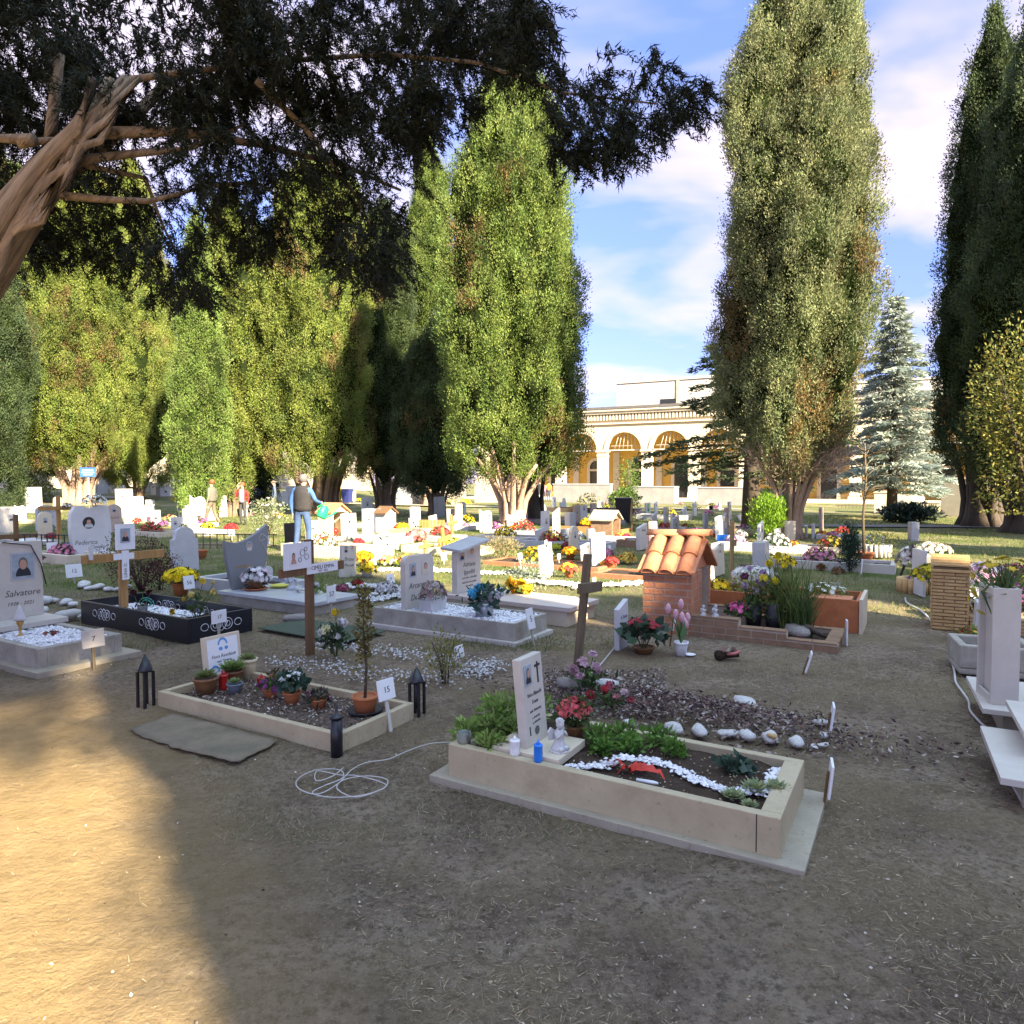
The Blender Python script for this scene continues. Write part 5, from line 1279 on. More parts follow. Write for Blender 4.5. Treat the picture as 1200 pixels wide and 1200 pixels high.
g7b = Fr(P(226,688)); kerb_grave('white kerbed grave running from the shouldered headstone to the grey granite one', g7b, 1.7,.68,.15,.09,.09,M_greyl,M_soil,.08)
flowers('ground_plants', 'low grey green planting inside the white kerbed grave', 'plant', g7b.w(.6,.34,.08), .28,0,0,[],0,.03,None,None,[(.10,.12,.07),(.15,.17,.10)],160,.05,hs=.3)
t = thing('empty_pot', 'plain terracotta pot on the grass behind the white kerbed grave', 'pot', P(236,654)); pot_part(t, .12, .17, M_terra)

# ================================================================== white gravel grave in the middle
g8 = Fr(P(432,732) + UX*.04 + VX*.03, rad(-31))
kerb_grave('pale kerbed grave filled with white gravel in the middle', g8, 1.80, .66, .195, .035, .035, M_conc, M_pebb, .15, slab=((.05,.04,.05,.05), M_marbp, .02))
C = [tuple(g8.w(rng.uniform(.04,1.76), rng.uniform(.04,.62), .155+.028*rng.random())) for k in range(3600)]
pebbles('white_gravel', 'bright white gravel filling the middle grave', C, .018, seed=18)
headstone('cream headstone with rounded corners and small woman drawing in the gravel grave', g8.w(.40,.33,.16), .50, .60, .07, 'round', M_marbp, rad(-31), -.03, [('Arcangelo',-.01,.27,.092),('De Vita',-.03,.14,.092)], [(-.12,.44,.11,.15,dict(hair=M_hairg)),(.10,.45,.14,.15,dict(name='woman_drawing',bg=M_marbp,hair=M_inkg,cloth=M_marbc))])
t = thing('flower_box', 'white box of dry pinkish flowers before the rounded cream headstone', 'flower box', g8.w(.62,.26,.16), rad(-31))
MB().prism([(-.12,0),(.12,0),(.15,.15),(-.15,.15)], -.08, .08).build('box', M_marb, t, bevel=.004)
u = unit(rng2.normal(size=(60,3))); u[:,2] = abs(u[:,2]); blossoms('blooms', u*np.array([.13,.19,.17])+np.array([0,0,.16]), u, .030, [(.36,.25,.24),(.28,.19,.17),(.48,.42,.38)], rng2, t, 6)
u = unit(rng2.normal(size=(150,3))); u[:,2] = abs(u[:,2]); tris('leaves', leaves4(u*np.array([.10,.14,.12])+np.array([0,0,.14]), u, .06, .02, rng2), tints(150,[(.10,.09,.06),(.16,.13,.10)],rng2), LEAF, t, k=4)
roses('bouquet', 'bouquet of blue and white roses in a zinc bucket on the white gravel', 'flowers', g8.w(1.28,.26,.16), [(-.12,-.05,.26,.085,(.10,.42,.62)),(-.05,.0,.30,.08,(.14,.48,.66)),(-.10,.07,.22,.07,(.12,.45,.62)),(.02,-.04,.20,.10,(.70,.62,.66)),(.11,-.02,.22,.09,(.70,.66,.68)),(.16,.05,.25,.08,(.66,.66,.68)),(.06,.07,.27,.08,(.70,.66,.70))], .34, [(.03,.07,.05),(.05,.10,.06)], 150, .09, (.105,.16,M_zinc), 13, lr=.14)
number_sign('white sign leaning on a stake at the foot of the middle gravel grave', P(626,754), .13,.20,.24,'5', UA, -.2, M_white)

# ================================================================== beige slab grave with the canopied headstone
g9 = Fr(P(515,715), rad(-33))
t = thing('beige_slab', 'beige slab grave with sunlit foot behind the gravel grave', 'grave', g9.w(0,0,0), g9.rot)
MB().box(.03,.03,-.08,1.75,.69,.15).build('base', M_marbc, t, bevel=.003); MB().box(0,0,.15,1.80,.72,.20).build('top_slab', mat('rosy_slab',(.56,.47,.41),.5,.12,4,.03), t, bevel=.004)
h9 = headstone('tall cream headstone under a sloping stone canopy', g9.w(.18,.37,.20), .52, .60, .08, 'slope', M_marbp, rad(-31), -.01, [('Adriana',.0,.34,.085),('Ippoliti',.0,.245,.085),('n.12-5-1941  m.30-6-2020',.0,.175,.030),('i tuoi cari ti ricordano',.0,.12,.036),('con amore',.0,.075,.036)], [(-.15,.47,.10,.15,dict(hair=M_hairg)),(.06,.48,.17,.16,dict(name='saint_drawing',bg=M_marbp,hair=M_inkg,cloth=M_greyl))])
cp = MB().box(-.19,.03,0,.11,.66,.035).build('canopy', M_greyl, h9, (0,-.37,.515), (rad(9),rad(6),0), bevel=.003)
roses('flower_bunch', 'yellow lilies lying on the beige slab behind the canopied headstone', 'flowers', g9.w(.80,.52,.20), [(-.08,.0,.12,.11,(.78,.45,.02)),(.05,.04,.10,.12,(.78,.50,.03)),(.12,-.02,.06,.10,(.76,.42,.02)),(-.02,.03,.04,.1,(.74,.40,.02))], .1, LGL, 40, .09, None, 14)
bush('silver_plant', 'silvery feathery plant behind the yellow lilies', 'plant', P(622,692), (.35,.30,.22), 700, .05, [(.26,.30,.24),(.20,.24,.16),(.32,.34,.28)], 210, 0, up=.5, wleaf=.3)

# ================================================================== leaning cross, marble panel, potted tulips
cross('leaning aged wooden cross beside the red roses', P(680,788), .97, .075, .60, .70, M_wooda, UA+.12, .055, (-.10,.06))
hs('narrow white marble panel standing alone beside the red cyclamen', 726, 738, 763, 705, 'slope', M_marb, .05, tilt=-.02, hi=.32, lines=[('A. Rossi',0,.30,.05),('2019',0,.22,.04)])
flowers('potted_cyclamen', 'red cyclamen with broad silver leaves right of the marble panel', 'potted plant', P(754,765), .20, .06, .1, [(.52,.06,.08),(.45,.04,.06)], 16, .05, M_terrad, None, [(.06,.10,.06),(.14,.18,.13),(.04,.07,.04)], 130, .10, hs=.75, lift=.10, low=.75, wleaf=.8)
t = thing('potted_tulips', 'pink tulips in a white pot before the brick shrine', 'potted plant', P(798,768)); pot_part(t, .062, .125, M_white)
for k, (dx, dz, sy) in enumerate([(-.13,.42,-.05),(.0,.45,.02),(-.05,.36,.0),(.0,.34,-.02),(.025,.29,0),(.05,.26,.03),(.07,.32,.05)]):
    MB().tube([(0,0,.1),(dx*.3,sy*.4,dz*.6),(dx,sy,dz-.03)], .0045, 5).build('stem', MATS['stem_green'], t)
    MB().lathe([(.004,-.04),(.020,-.02),(.026,.012),(.020,.04),(.008,.058)], (dx,sy,dz), 8).build('tulip', mat('tulip_pink',(.55,.26,.34),.5,.3,30,0,col2=(.62,.42,.44)), t)
d = unit(np.array([(.3,.1,1.),(-.3,.0,1.),(.1,-.3,1.2),(.0,.25,1.)])); tris('leaves', leaves4(np.zeros((4,3))+np.array([0,0,.1]), d, .24, .05, rng2), tints(4,[(.14,.24,.10)],rng2), LEAF, t, k=4)
t = thing('white_saucer', 'white saucer lying beside the tulip pot', 'saucer', P(808,768)); MB().lathe([(.03,0),(.055,.012),(.05,.012),(.02,.004)], n=14).build('saucer', M_white, t)
t = thing('small_crucifix', 'thin small white crucifix stuck in the earth left of the tulips', 'cross', P(785,758), (0,.12,UA)); MB().box(-.006,-.006,-.05,.006,.006,.30).build('stick', M_wood, t); MB().box(.0065,-.008,.16,.014,.008,.30).box(.014,-.045,.235,.020,.045,.252).build('crucifix', M_white, t)
t = thing('wilted_wreath', 'wilted flowers in torn red wrapping lying on the grass', 'flowers', P(852,772), .2); mb = MB(); mb.tube([(-.09,0,.03),(0,.02,.035),(.10,-.02,.045)], [.05,.035,.03], 8); mb.build('wrapping', M_soil, t); MB().tube([(-.02,-.035,.05),(.05,-.045,.055),(.11,-.03,.07)],[.012,.016,.012],6).build('ribbon', mat('faded_pink',(.48,.16,.15),.6,.2,9,0), t)
blossoms('blooms', rng2.normal(0,.04,(10,3))*np.array([1,1,.2])+np.array([0,0,.085]), unit(rng2.normal(size=(10,3))+np.array([0,0,1.])), .03, [(.5,.5,.4),(.35,.2,.15)], rng2, t, 6)

# ================================================================== brick shrine grave
g11 = Fr((1.375,7.29))
def bricks(mb, x0, y0, x1, y1, z0, z1, course, ln, axis, out, m=1, j=.008, seed=0, face=.004):
    """courses of bricks laid 4 mm proud of a wall face"""
    rn = random.Random(seed); z = z0; r_ = 0
    while z < z1-.01:
        zt = min(z+course-j, z1); a0, a1 = (x0,x1) if axis == 'x' else (y0,y1); a = a0 - (ln*.5 if r_%2 else 0)
        while a < a1-.005:
            s_, e = max(a,a0)+ (0 if a<=a0 else j*.5), min(a+ln,a1)-(0 if a+ln>=a1 else j*.5)
            if e-s_ > .012:
                f = face*rn.uniform(.7,1.3)
                if axis == 'x': mb.box(s_, min(y0,y0+out*f), z, e, max(y0,y0+out*f), zt, m)
                else: mb.box(min(x0,x0+out*f), s_, z, max(x0,x0+out*f), e, zt, m)
            a += ln
        z += course; r_ += 1
    return mb
t = thing('brick_shrine', 'red brick shrine with terracotta tile roof and open front', 'shrine', g11.w(0,0,0), g11.rot)
mb = MB().box(0,0,-.08,.50,.42,.64).box(0,.69,-.08,.50,.78,.64).box(0,.42,-.08,.08,.69,.64).box(.08,.42,-.08,.50,.69,.16)
bricks(mb,0,0,.50,0,-.01,.64,.068,.235,'x',-1,seed=1,j=.014,face=.006); bricks(mb,.50,0,.50,.42,-.01,.64,.068,.235,'y',1,seed=2); bricks(mb,.50,.69,.50,.78,-.01,.64,.068,.09,'y',1,seed=3); bricks(mb,.50,.42,.50,.69,-.01,.16,.068,.235,'y',1,seed=5); bricks(mb,0,.0,0,.78,-.01,.64,.068,.235,'y',-1,seed=4)
mb.build('brick_wall', [M_mort, M_bricko], t)
g_ = MB()                                                      # timber gable rails and boards under the tiles
def sl(y, z0=.64, zr=.94): return z0 + (zr-z0)*(1-abs(y-.39)/.47)
for sgn in (-1,1):
    y0, y1 = .39, .39+sgn*.47
    g_.prism([(y0,.93),(y1,.625),(y1,.655),(y0,.965)][::(1 if sgn>0 else -1)], -.04, .56)
g_.build('roof_board', M_terral, t)
MB().prism([(.05,.64),(.73,.64),(.39,.90)], .44, .47).build('gable_panel', M_terral, t)
for side in (-1,1):
    for k in range(3):
        for j in range(2):
            mbt = MB(); n = 9; v = []; L_ = .30
            for e in range(2):
                s0 = (.02+ j*.25) + e*L_; r0 = .078 if (e == 1) else .066
                yy = .39 + side*s0*.84*.98; zz = .985 - s0*.64 + .012*(1-j) 
                for q in range(n+1):
                    a = math.pi*q/n; v.append((.075+.185*k + r0*math.cos(a), yy + side*.64*r0*math.sin(a)*.55, zz + .84*r0*math.sin(a)*.75))
            mbt.add(v, [(q,q+1,n+1+q+1,n+1+q) if side > 0 else (q+1,q,n+1+q,n+1+q+1) for q in range(n)], 0, True)
            ob = mbt.build('roof_tile', M_terral, t); sd = ob.modifiers.new('thickness','SOLIDIFY'); sd.thickness = .012; sd.offset = 0
for k in range(2):
    mbt = MB(); n = 9; v = []
    for e in range(2):
        for q in range(n+1):
            a = math.pi*q/n; r0 = .082-.008*e; v.append((.60-.33*k-(.35*e), .39+r0*math.cos(a), .985+.012*(1-k)+r0*.75*math.sin(a)))
    mbt.add(v, [(q,q+1,n+1+q+1,n+1+q) for q in range(n)], 0, True); ob = mbt.build('ridge_tile', M_terral, t); sd = ob.modifiers.new('thickness','SOLIDIFY'); sd.thickness = .012; sd.offset = 0
MB().lathe([(.045,.16),(.06,.28),(.05,.30),(.05,.32),(.03,.36)], n=12).build('inner_lamp', M_redp, t, (.30,.55,0))
t = thing('brick_kerb', 'stepped tan brick kerb round the shrine planting', 'grave', g11.w(0,0,0), g11.rot)
mb = MB()
for (x0,x1,z) in ((.505,.98,.205),(.98,1.42,.135),(1.42,1.86,.065)):
    mb.box(x0,-.02,-.06,x1,.09,z); bricks(mb,x0,-.02,x1,-.02,-.01,z,.068,.235,'x',-1,seed=int(x0*9)); bricks(mb,x0,.09,x1,.09,.02,z,.068,.235,'x',1,seed=6)
    n_ = max(1,int(round((x1-x0)/.235)))
    for k in range(n_): mb.box(x0+k*(x1-x0)/n_+.003,-.026,z,x0+(k+1)*(x1-x0)/n_-.003,.096,z+.012,1)
    mb.box(x0,.69,-.06,x1,.78,z)
    for k in range(n_): mb.box(x0+k*(x1-x0)/n_+.003,.684,z,x0+(k+1)*(x1-x0)/n_-.003,.786,z+.012,1)
mb.box(1.75,.09,-.06,1.86,.69,.065); bricks(mb,1.86,-.02,1.86,.78,-.01,.065,.068,.235,'y',1,seed=8); mb.box(1.745,.1,.065,1.866,.68,.077,1)
mb.build('brickwork', [M_mort, M_brickt], t)
v = []; MB().box(.51,.091,-.02,1.749,.689,.03).build('soil', M_soil, t)
statue('tiny white angel standing on the brick kerb nearest the shrine', g11.w(.62,.03,.217), .105, M_marb, UA, 1); statue('second tiny white angel with robe on the brick kerb', g11.w(.74,.03,.217), .12, M_marb, UA, 2)
flowers('potted_flowers', 'bright pink flowers low behind the brick kerb', 'potted plant', g11.w(.90,.30,.03), .12, .07, .07, [(.60,.08,.25),(.66,.15,.32)], 26, .03, M_dark, None, LG, 90, .07, hs=1.0, low=.5, lift=.12)
roses('tall_bouquet', 'lilac and white blossoms in a dark vase behind the brick kerb', 'flowers', g11.w(1.02,.50,.03), [(-.10,.0,.55,.06,(.22,.06,.12)),(-.08,.05,.45,.06,(.55,.42,.55)),(.06,.0,.50,.07,(.50,.36,.52)),(.10,.03,.58,.06,(.45,.30,.48)),(.0,-.03,.40,.06,(.58,.48,.56)),(.13,.0,.48,.05,(.60,.45,.55)),(-.02,.05,.62,.05,(.42,.30,.45))], .45, LG, 160, .06, (.09,.26,M_iron), 15, lr=.10)
roses('tall_bouquet', 'bright yellow flower sprays in a tall dark vase of the shrine grave', 'flowers', g11.w(1.22,.46,.03), [(-.05,0,.70,.06,(.74,.60,.02)),(.03,.03,.74,.06,(.76,.62,.03)),(.10,0,.68,.05,(.74,.58,.02)),(-.10,.02,.55,.06,(.72,.60,.04)),(.0,-.02,.52,.06,(.74,.62,.03)),(.06,.05,.78,.05,(.7,.6,.05))], .6, [(.12,.16,.04),(.08,.12,.03)], 160, .06, (.085,.30,M_iron), 16, lr=.10)
def tall_grass(name, label, loc, h, R, n, cols, seed, cat='plant'):
    rng = np.random.default_rng(seed); t = thing(name, label, cat, loc)
    base = np.stack([rng.normal(0,R*.25,n), rng.normal(0,R*.25,n), np.zeros(n)],1); V, C = [], []; c = tints(n, cols, rng, .2)
    d = unit(np.stack([rng.normal(0,R/h*.75,n), rng.normal(0,R/h*.75,n), np.ones(n)],1)); ln = h*rng.uniform(.5,1.1,n)
    side = unit(np.cross(d, rng.normal(size=(n,3)))); bend = unit(rng.normal(size=(n,3))*np.array([1,1,.1])); w = .006
    p0 = base; p1 = base + d*ln[:,None]*.6; p2 = base + d*ln[:,None] + bend*(ln*.18)[:,None]
    V = np.concatenate([np.stack([p0-side*w,p0+side*w,p1+side*w*.8,p1-side*w*.8],1), np.stack([p1-side*w*.8,p1+side*w*.8,p2+side*.001,p2-side*.001],1)])
    tris('blades', V, np.concatenate([c,c]), LEAF, t, k=4); return t
tall_grass('reed_plant', 'tall reedy green plant in the shrine grave', g11.w(1.36,.55,.03), .80, .26, 210, [(.12,.17,.04),(.08,.12,.03),(.20,.22,.07)], 41)
tall_grass('reed_plant', 'dense short reedy plant by the rough rock', g11.w(1.52,.38,.03), .50, .12, 200, [(.09,.14,.04),(.06,.10,.03)], 42)
cobble('rough black and white rock in the shrine grave', g11.w(1.48,.27,.06), .27, None, M_rockg)
t = thing('tree_root', 'dark gnarled root piece beside the rough rock', 'root', g11.w(1.60,.30,.05), .3); MB().tube([(-.12,0,.02),(-.02,.03,.09),(.05,0,.05),(.14,-.06,.0)], [.03,.045,.03,.012], 7).build('root', M_barkd, t)
# terracotta sided grave behind the shrine
g12 = Fr(g11.w(.25,.95))
t = thing('terracotta_grave', 'grave boxed in terracotta panels behind the brick shrine', 'grave', g12.w(0,0,0), g12.rot)
ring(MB(),0,0,1.72,.72,-.05,.34,.03,.03).build('panel', M_terra, t, bevel=.003); MB().box(.031,.031,-.02,1.689,.689,.27).build('soil', M_soil, t)
MB().box(1.725,-.03,-.05,1.76,.75,.36).build('end_slab', M_marbc, t, bevel=.003)
flowers('flowering_bush', 'loose yellow green foliage plant with tiny buds in the terracotta grave', 'plant', g12.w(.62,.42,.27), .34,0,0,[(.40,.38,.06),(.25,.18,.25)],30,.022,None,None,[(.24,.25,.06),(.17,.20,.05),(.30,.28,.10)],520,.045,hs=.75)
flowers('chrysanthemum', 'broad white chrysanthemum heads at the back of the terracotta grave', 'flowers', g12.w(.55,.72,.42), .26,0,0,[(.76,.75,.70)],60,.06,None,None,LG,60,.05,hs=.45)
flowers('chrysanthemum', 'golden yellow blossoms beside the white end board of the terracotta grave', 'flowers', g12.w(.22,.34,.27), .14,0,0,[(.78,.52,.01)],26,.045,None,None,LG,60,.05,hs=.9,lift=.02)
flowers('flowering_bush', 'greenish plant with white daisies at the foot of the terracotta grave', 'plant', g12.w(1.35,.40,.27), .30,0,0,[(.74,.74,.66)],26,.035,None,None,[(.22,.26,.06),(.16,.20,.05)],420,.045,hs=.6,low=.6)
t = thing('plastic_tray', 'orange plastic tray on the foot end of the terracotta grave', 'tray', g12.w(1.45,.15,.275), UA); MB().prism([(-.12,0),(.12,0),(.15,.07),(-.15,.07)], -.2, .2).build('tray', M_terral, t)
hs('white board leaning against the right wall of the brick shrine', 833, 843, 698, 658, 'rect', M_marb, .03, tilt=-.1, hi=.3)
p = P(991,757); number_sign('white plaque at the foot corner of the brick kerb', p, .10,.24,.13,'', UA+.2,0,group=None)
p = P(1009,737); number_sign('small pale stake sign on the sunlit grass strip', p, .09,.22,.11,'', UA+.2,.04,M_concw,group=None)
p = P(1008,675); number_sign('white plaque at the foot of the terracotta grave on the grass aisle', p, .12,.24,.16,'', UA+.2,.08,group=None)

# ================================================================== graves on the right edge
rng3 = np.random.default_rng(70)
gr = Fr(P(1165,836) + Vector((-.16,-.12,0)), UA)
t = thing('stone_pillar', 'pale hollow stone pillar with a plant in its top at the right edge', 'pillar', Vector((2.99,4.32,.168)), rad(-19))
mb = MB().box(0,0,0,.22,.03,.72).box(0,.13,0,.22,.16,.72).box(.19,.03,0,.22,.13,.72).box(0,.03,.0,.02,.13,.72)
mb = MB(); mb.box(0,0,0,.15,.03,.73).box(0,.27,0,.15,.30,.73).box(.12,.03,0,.15,.27,.73).box(0,.03,0,.02,.27,.05).box(0,.03,.68,.02,.27,.73)
mb.box(.035,.03,0,.05,.27,.73)
mb.build('casing', M_marbp, t, bevel=.003); MB().box(.051,.031,.60,.119,.269,.70).build('soil', M_soil, t)
u = unit(rng3.normal(size=(90,3))+np.array([0,0,1.2])); tris('plant', blades(np.zeros((90,3))+np.array([.085,.15,.69])+rng3.normal(0,.04,(90,3))*np.array([1,1,0]), u, .24, .018, rng3), tints(90,[(.08,.13,.05),(.12,.16,.05)],rng3), LEAF, t)
u = unit(rng3.normal(size=(26,3))+np.array([0,0,.8])); blossoms('blooms', u*.20+np.array([.085,.15,.72]), u, .03, [(.55,.40,.03),(.42,.34,.05)], rng3, t, 6)
t = thing('pillar_base', 'pale base slab on a stone foot under the hollow pillar', 'plinth', Vector((2.92,4.26,0)), rad(-27)); MB().box(-.02,-.03,.135,.75,.78,.168).build('slab', M_marbp, t, bevel=.003); MB().box(.10,.06,-.05,.7,.7,.135).build('foot', M_travd, t)
t = thing('stone_trough', 'low grey stone trough with white pebbles left of the hollow pillar', 'trough', P(1124,790), rad(-22)); ring(MB().box(0,0,0,.55,.5,.05),0,0,.55,.5,.05,.24,.06,.06).build('basin', M_conc, t, bevel=.012)
C = [tuple(t.location + Vector((math.cos(rad(-22))*a-math.sin(rad(-22))*b_, math.sin(rad(-22))*a+math.cos(rad(-22))*b_, .10))) for a, b_ in rng3.uniform(.08,.44,(160,2))]
pebbles('white_gravel', 'few white pebbles in the stone trough', C, .016, seed=71)
flowers('trough_flowers', 'red and yellow flowers at the back of the stone trough', 'flowers', Vector(P(1140,772))+Vector((.15,.25,.12)), .12,0,0,[(.55,.05,.06),(.7,.5,.05)],20,.03,None,None,LGL,70,.06)
hs('slim white panel leaning left of the hollow pillar', 1145, 1150, 755, 706, 'rect', M_marb, .03, tilt=.05, W_=.3)
t = thing('stone_slab', 'pale stone slab on a low block at the right edge', 'slab', Vector((2.30,3.24,0)), rad(-28)); MB().box(0,0,.13,1.3,.80,.165).build('slab', M_marbp, t, bevel=.003); MB().box(.10,.08,-.05,1.2,.7,.13).build('block', M_travd, t)
t = thing('stone_slab', 'raised pale slab overlapping the lower one at the right edge', 'slab', Vector((2.58,3.48,.165)), rad(-28)); MB().box(0,0,.10,.9,.6,.13).build('slab', M_marbp, t, bevel=.003); MB().box(.05,.05,0,.85,.55,.10).build('block', M_marbp, t)
# yellow brick pillar with its kerb and flowers
gy = Fr(P(1092,736), UA)
gyf = Fr(P(1092,736), rad(-8))
t = thing('brick_pillar', 'yellow brick pillar with sloped brick cap on the right', 'pillar', gy.w(0,0,0), gy.rot)
mb = MB().box(0,0,-.05,.32,.42,.66); bricks(mb,0,0,.32,0,.0,.60,.036,.20,'x',-1,seed=3,j=.011,face=.012); bricks(mb,0,0,0,.42,.0,.60,.036,.20,'y',-1,seed=4,j=.011,face=.012); bricks(mb,.32,0,.32,.42,.0,.60,.036,.20,'y',1,seed=5,j=.011,face=.012)
for k in range(7): mb.box(-.02,-.03+.055*k,.61+.022*k,.34,.022+.055*k,.635+.022*k,1)
mb.box(-.015,.0,.60,.335,.42,.66); mb.build('brickwork', [mat('pale_mortar',(.28,.19,.10),.95,.2,20,.2), M_bricky], t)
t = thing('brick_kerb', 'low yellow brick kerb right of the yellow pillar', 'grave', gy.w(.34,.02,0), gy.rot)
mb = MB().box(0,0,-.05,1.6,.10,.16); bricks(mb,0,0,1.6,0,.0,.16,.036,.20,'x',-1,seed=6,j=.011,face=.012); mb.box(0,.1,-.05,1.6,1.6,.10); mb.build('brickwork', [MATS['pale_mortar'], M_bricky], t)
hs('white panel standing behind the yellow brick pillar', 1085, 1091, 700, 645, 'rect', M_marb, .04, tilt=0, W_=.4, rot=rad(-10))
for lb, x, y, z, R, cl, sz in [('dark stemmed yellow chrysanthemum beyond the yellow brick pillar',.75,1.75,.22,.26,[(.55,.45,.02),(.30,.27,.03)],.04),('large mass of pink and white blossoms right of the yellow pillar',1.05,1.15,.25,.34,[(.60,.42,.52),(.70,.60,.66),(.50,.28,.40)],.045),('pinkish red chrysanthemums behind the pink and white mass',1.75,1.85,.20,.30,[(.36,.06,.10),(.45,.10,.14)],.04),('bright yellow chrysanthemum cut by the right edge',1.62,.95,.22,.30,[(.72,.52,.02),(.62,.44,.02)],.045),('white daisies low before the pink mass',.70,.62,.10,.22,[(.74,.73,.72),(.66,.60,.66)],.04),('dark crimson heather like cushion before the yellow chrysanthemum',.75,.30,.10,.19,[(.16,.03,.05),(.11,.025,.04)],.03),('rusty brown chrysanthemum behind the hollow pillar',1.42,.62,.06,.24,[(.34,.16,.05),(.25,.10,.04)],.04),('plum purple chrysanthemum between pink mass and yellow one',1.25,.75,.16,.20,[(.30,.10,.24),(.24,.06,.18)],.04)]:
    flowers('chrysanthemum', lb, 'flowers', gyf.w(x,y,z), R,0,0,cl,90,sz,None,None,LG,240,.06,hs=.75,lift=.08)
t = thing('log_planter', 'round planter of upright half logs left of the yellow brick pillar', 'planter', P(1078,693)); mb = MB()
for k in range(20):
    a = 2*math.pi*k/20; mb.lathe([(.043,-.03),(.043,.19)], (.26*math.cos(a),.26*math.sin(a),0), 8)
mb.lathe([(.25,0),(.25,.15)], n=20); mb.build('log_ring', M_bricky, t)
flowers('chrysanthemum', 'lilac chrysanthemum growing in the log planter', 'flowers', P(1078,693)+Vector((.02,-.02,.13)), .20,0,0,[(.50,.34,.52),(.40,.24,.42)],80,.04,None,None,LG,160,.05,hs=.7)
flowers('green_cushion', 'yellow green cushion plant behind the lilac chrysanthemum', 'plant', P(1076,680)+Vector((0,0,.05)), .17,0,0,[(.4,.4,.1)],20,.025,None,None,LGL,200,.04)
t = thing('flower_easel', 'dark wooden tripod easel leaning in the grass aisle on the right', 'easel', P(1070,688), .3)
for pts in ([(-.22,-.35,-.02),(-.02,.05,.62)],[(.10,-.15,-.02),(.02,.05,.64)],[(.06,.35,-.02),(.02,.06,.60)]): MB().tube(pts, .018, 6).build('leg', M_barkd, t)
flowers('flower_spray', 'white flower spray hung on the tripod easel', 'flowers', P(1070,688)+Vector((.0,.12,.36)), .17,0,0,[(.72,.68,.62),(.62,.50,.46)],46,.05,None,None,LGL,100,.06,hs=1.3)
hs('bluish white post with square cap beyond the tripod easel', 1077, 1089, 634, 612, 'rect', M_greyl, .2, tilt=0, W_=.22, rot=rad(-5))
flowers('chrysanthemum', 'beige and white bunches on the table behind the yellow pillar', 'flowers', P(1092,664)+Vector((0,0,.28)), .32,0,0,[(.62,.55,.42),(.70,.66,.6)],60,.05,None,None,LG,120,.06,hs=.5)
hs('grey stone tablet lying behind the yellow pillar', 1112, 1126, 668, 640, 'rect', M_conc, .12, tilt=-.9, W_=.5)
t = thing('terracotta_planter', 'terracotta pot with a bare sapling in the grass aisle', 'potted tree', P(1012,662)); pot_part(t, .17, .24, M_terra, M_terra)
mb = MB().tube([(0,0,.2),(-.03,0,.9),(.02,.02,1.6),(-.02,0,2.3)], [.03,.024,.018,.008], 7); rn = random.Random(8)
for k in range(26):
    z = rn.uniform(1.1,2.2); a = rn.uniform(0,6.28); l = rn.uniform(.25,.75); mb.tube([(0,0,z),(l*.5*math.cos(a),l*.5*math.sin(a),z+l*.3),(l*math.cos(a),l*math.sin(a),z+l*.35)], [.010,.006,.003], 4)
mb.build('trunk', M_wooda, t)
bush('thuja_bush', 'vivid yellow green egg shaped thuja left of the stripped cypress stems', 'shrub', P(900,632), (.50,.50,.66), 5200, .085, [(.17,.30,.02),(.13,.25,.02),(.22,.36,.04)], 220, 2, up=1.4, wleaf=.35)
bush('dwarf_conifer', 'small dark blue green cone shaped conifer on the right', 'shrub', P(996,670), (.17,.17,.40), 2600, .05, [(.035,.065,.04),(.025,.05,.032),(.05,.085,.05)], 221, 2, up=1.5, wleaf=.35)
hs('sunlit white pillar with projecting cap before the stripped cypress stems', 932, 942, 640, 611, 'rect', M_marbc, .2, tilt=0, W_=.28, rot=rad(-10), plinth=.03)
t = thing('round_planter', 'round picket planter with yellowish green shrub in the grass aisle', 'planter', P(1027,652)); mb = MB()
for k in range(18):
    a = 2*math.pi*k/18; mb.lathe([(.04,0),(.04,.26)], (.26*math.cos(a),.26*math.sin(a),0), 6)
mb.lathe([(.25,0),(.25,.2)], n=18); mb.build('picket_ring', M_concw, t)
bush('planter_shrub', 'yellowish green shrub filling the round picket planter', 'shrub', P(1027,652)+Vector((0,0,.18)), (.36,.36,.16), 700, .05, [(.16,.17,.05),(.10,.12,.04)], 222, 0)
bush('autumn_tree', 'yellow orange leaved tree at the right edge', 'tree', Vector((9.75,13.2,1.0)), (1.05,1.05,1.75), 10000, .08, [(.17,.17,.035),(.12,.14,.03),(.22,.18,.04),(.08,.10,.025)], 223, 7, up=.2)
bush('dark_shrub', 'dark glossy leaved shrub on the grass before the pale block wall', 'shrub', P(1066,612), (1.0,.8,.35), 1600, .2, [(.03,.05,.035),(.05,.07,.05),(.02,.035,.025)], 224, 0)
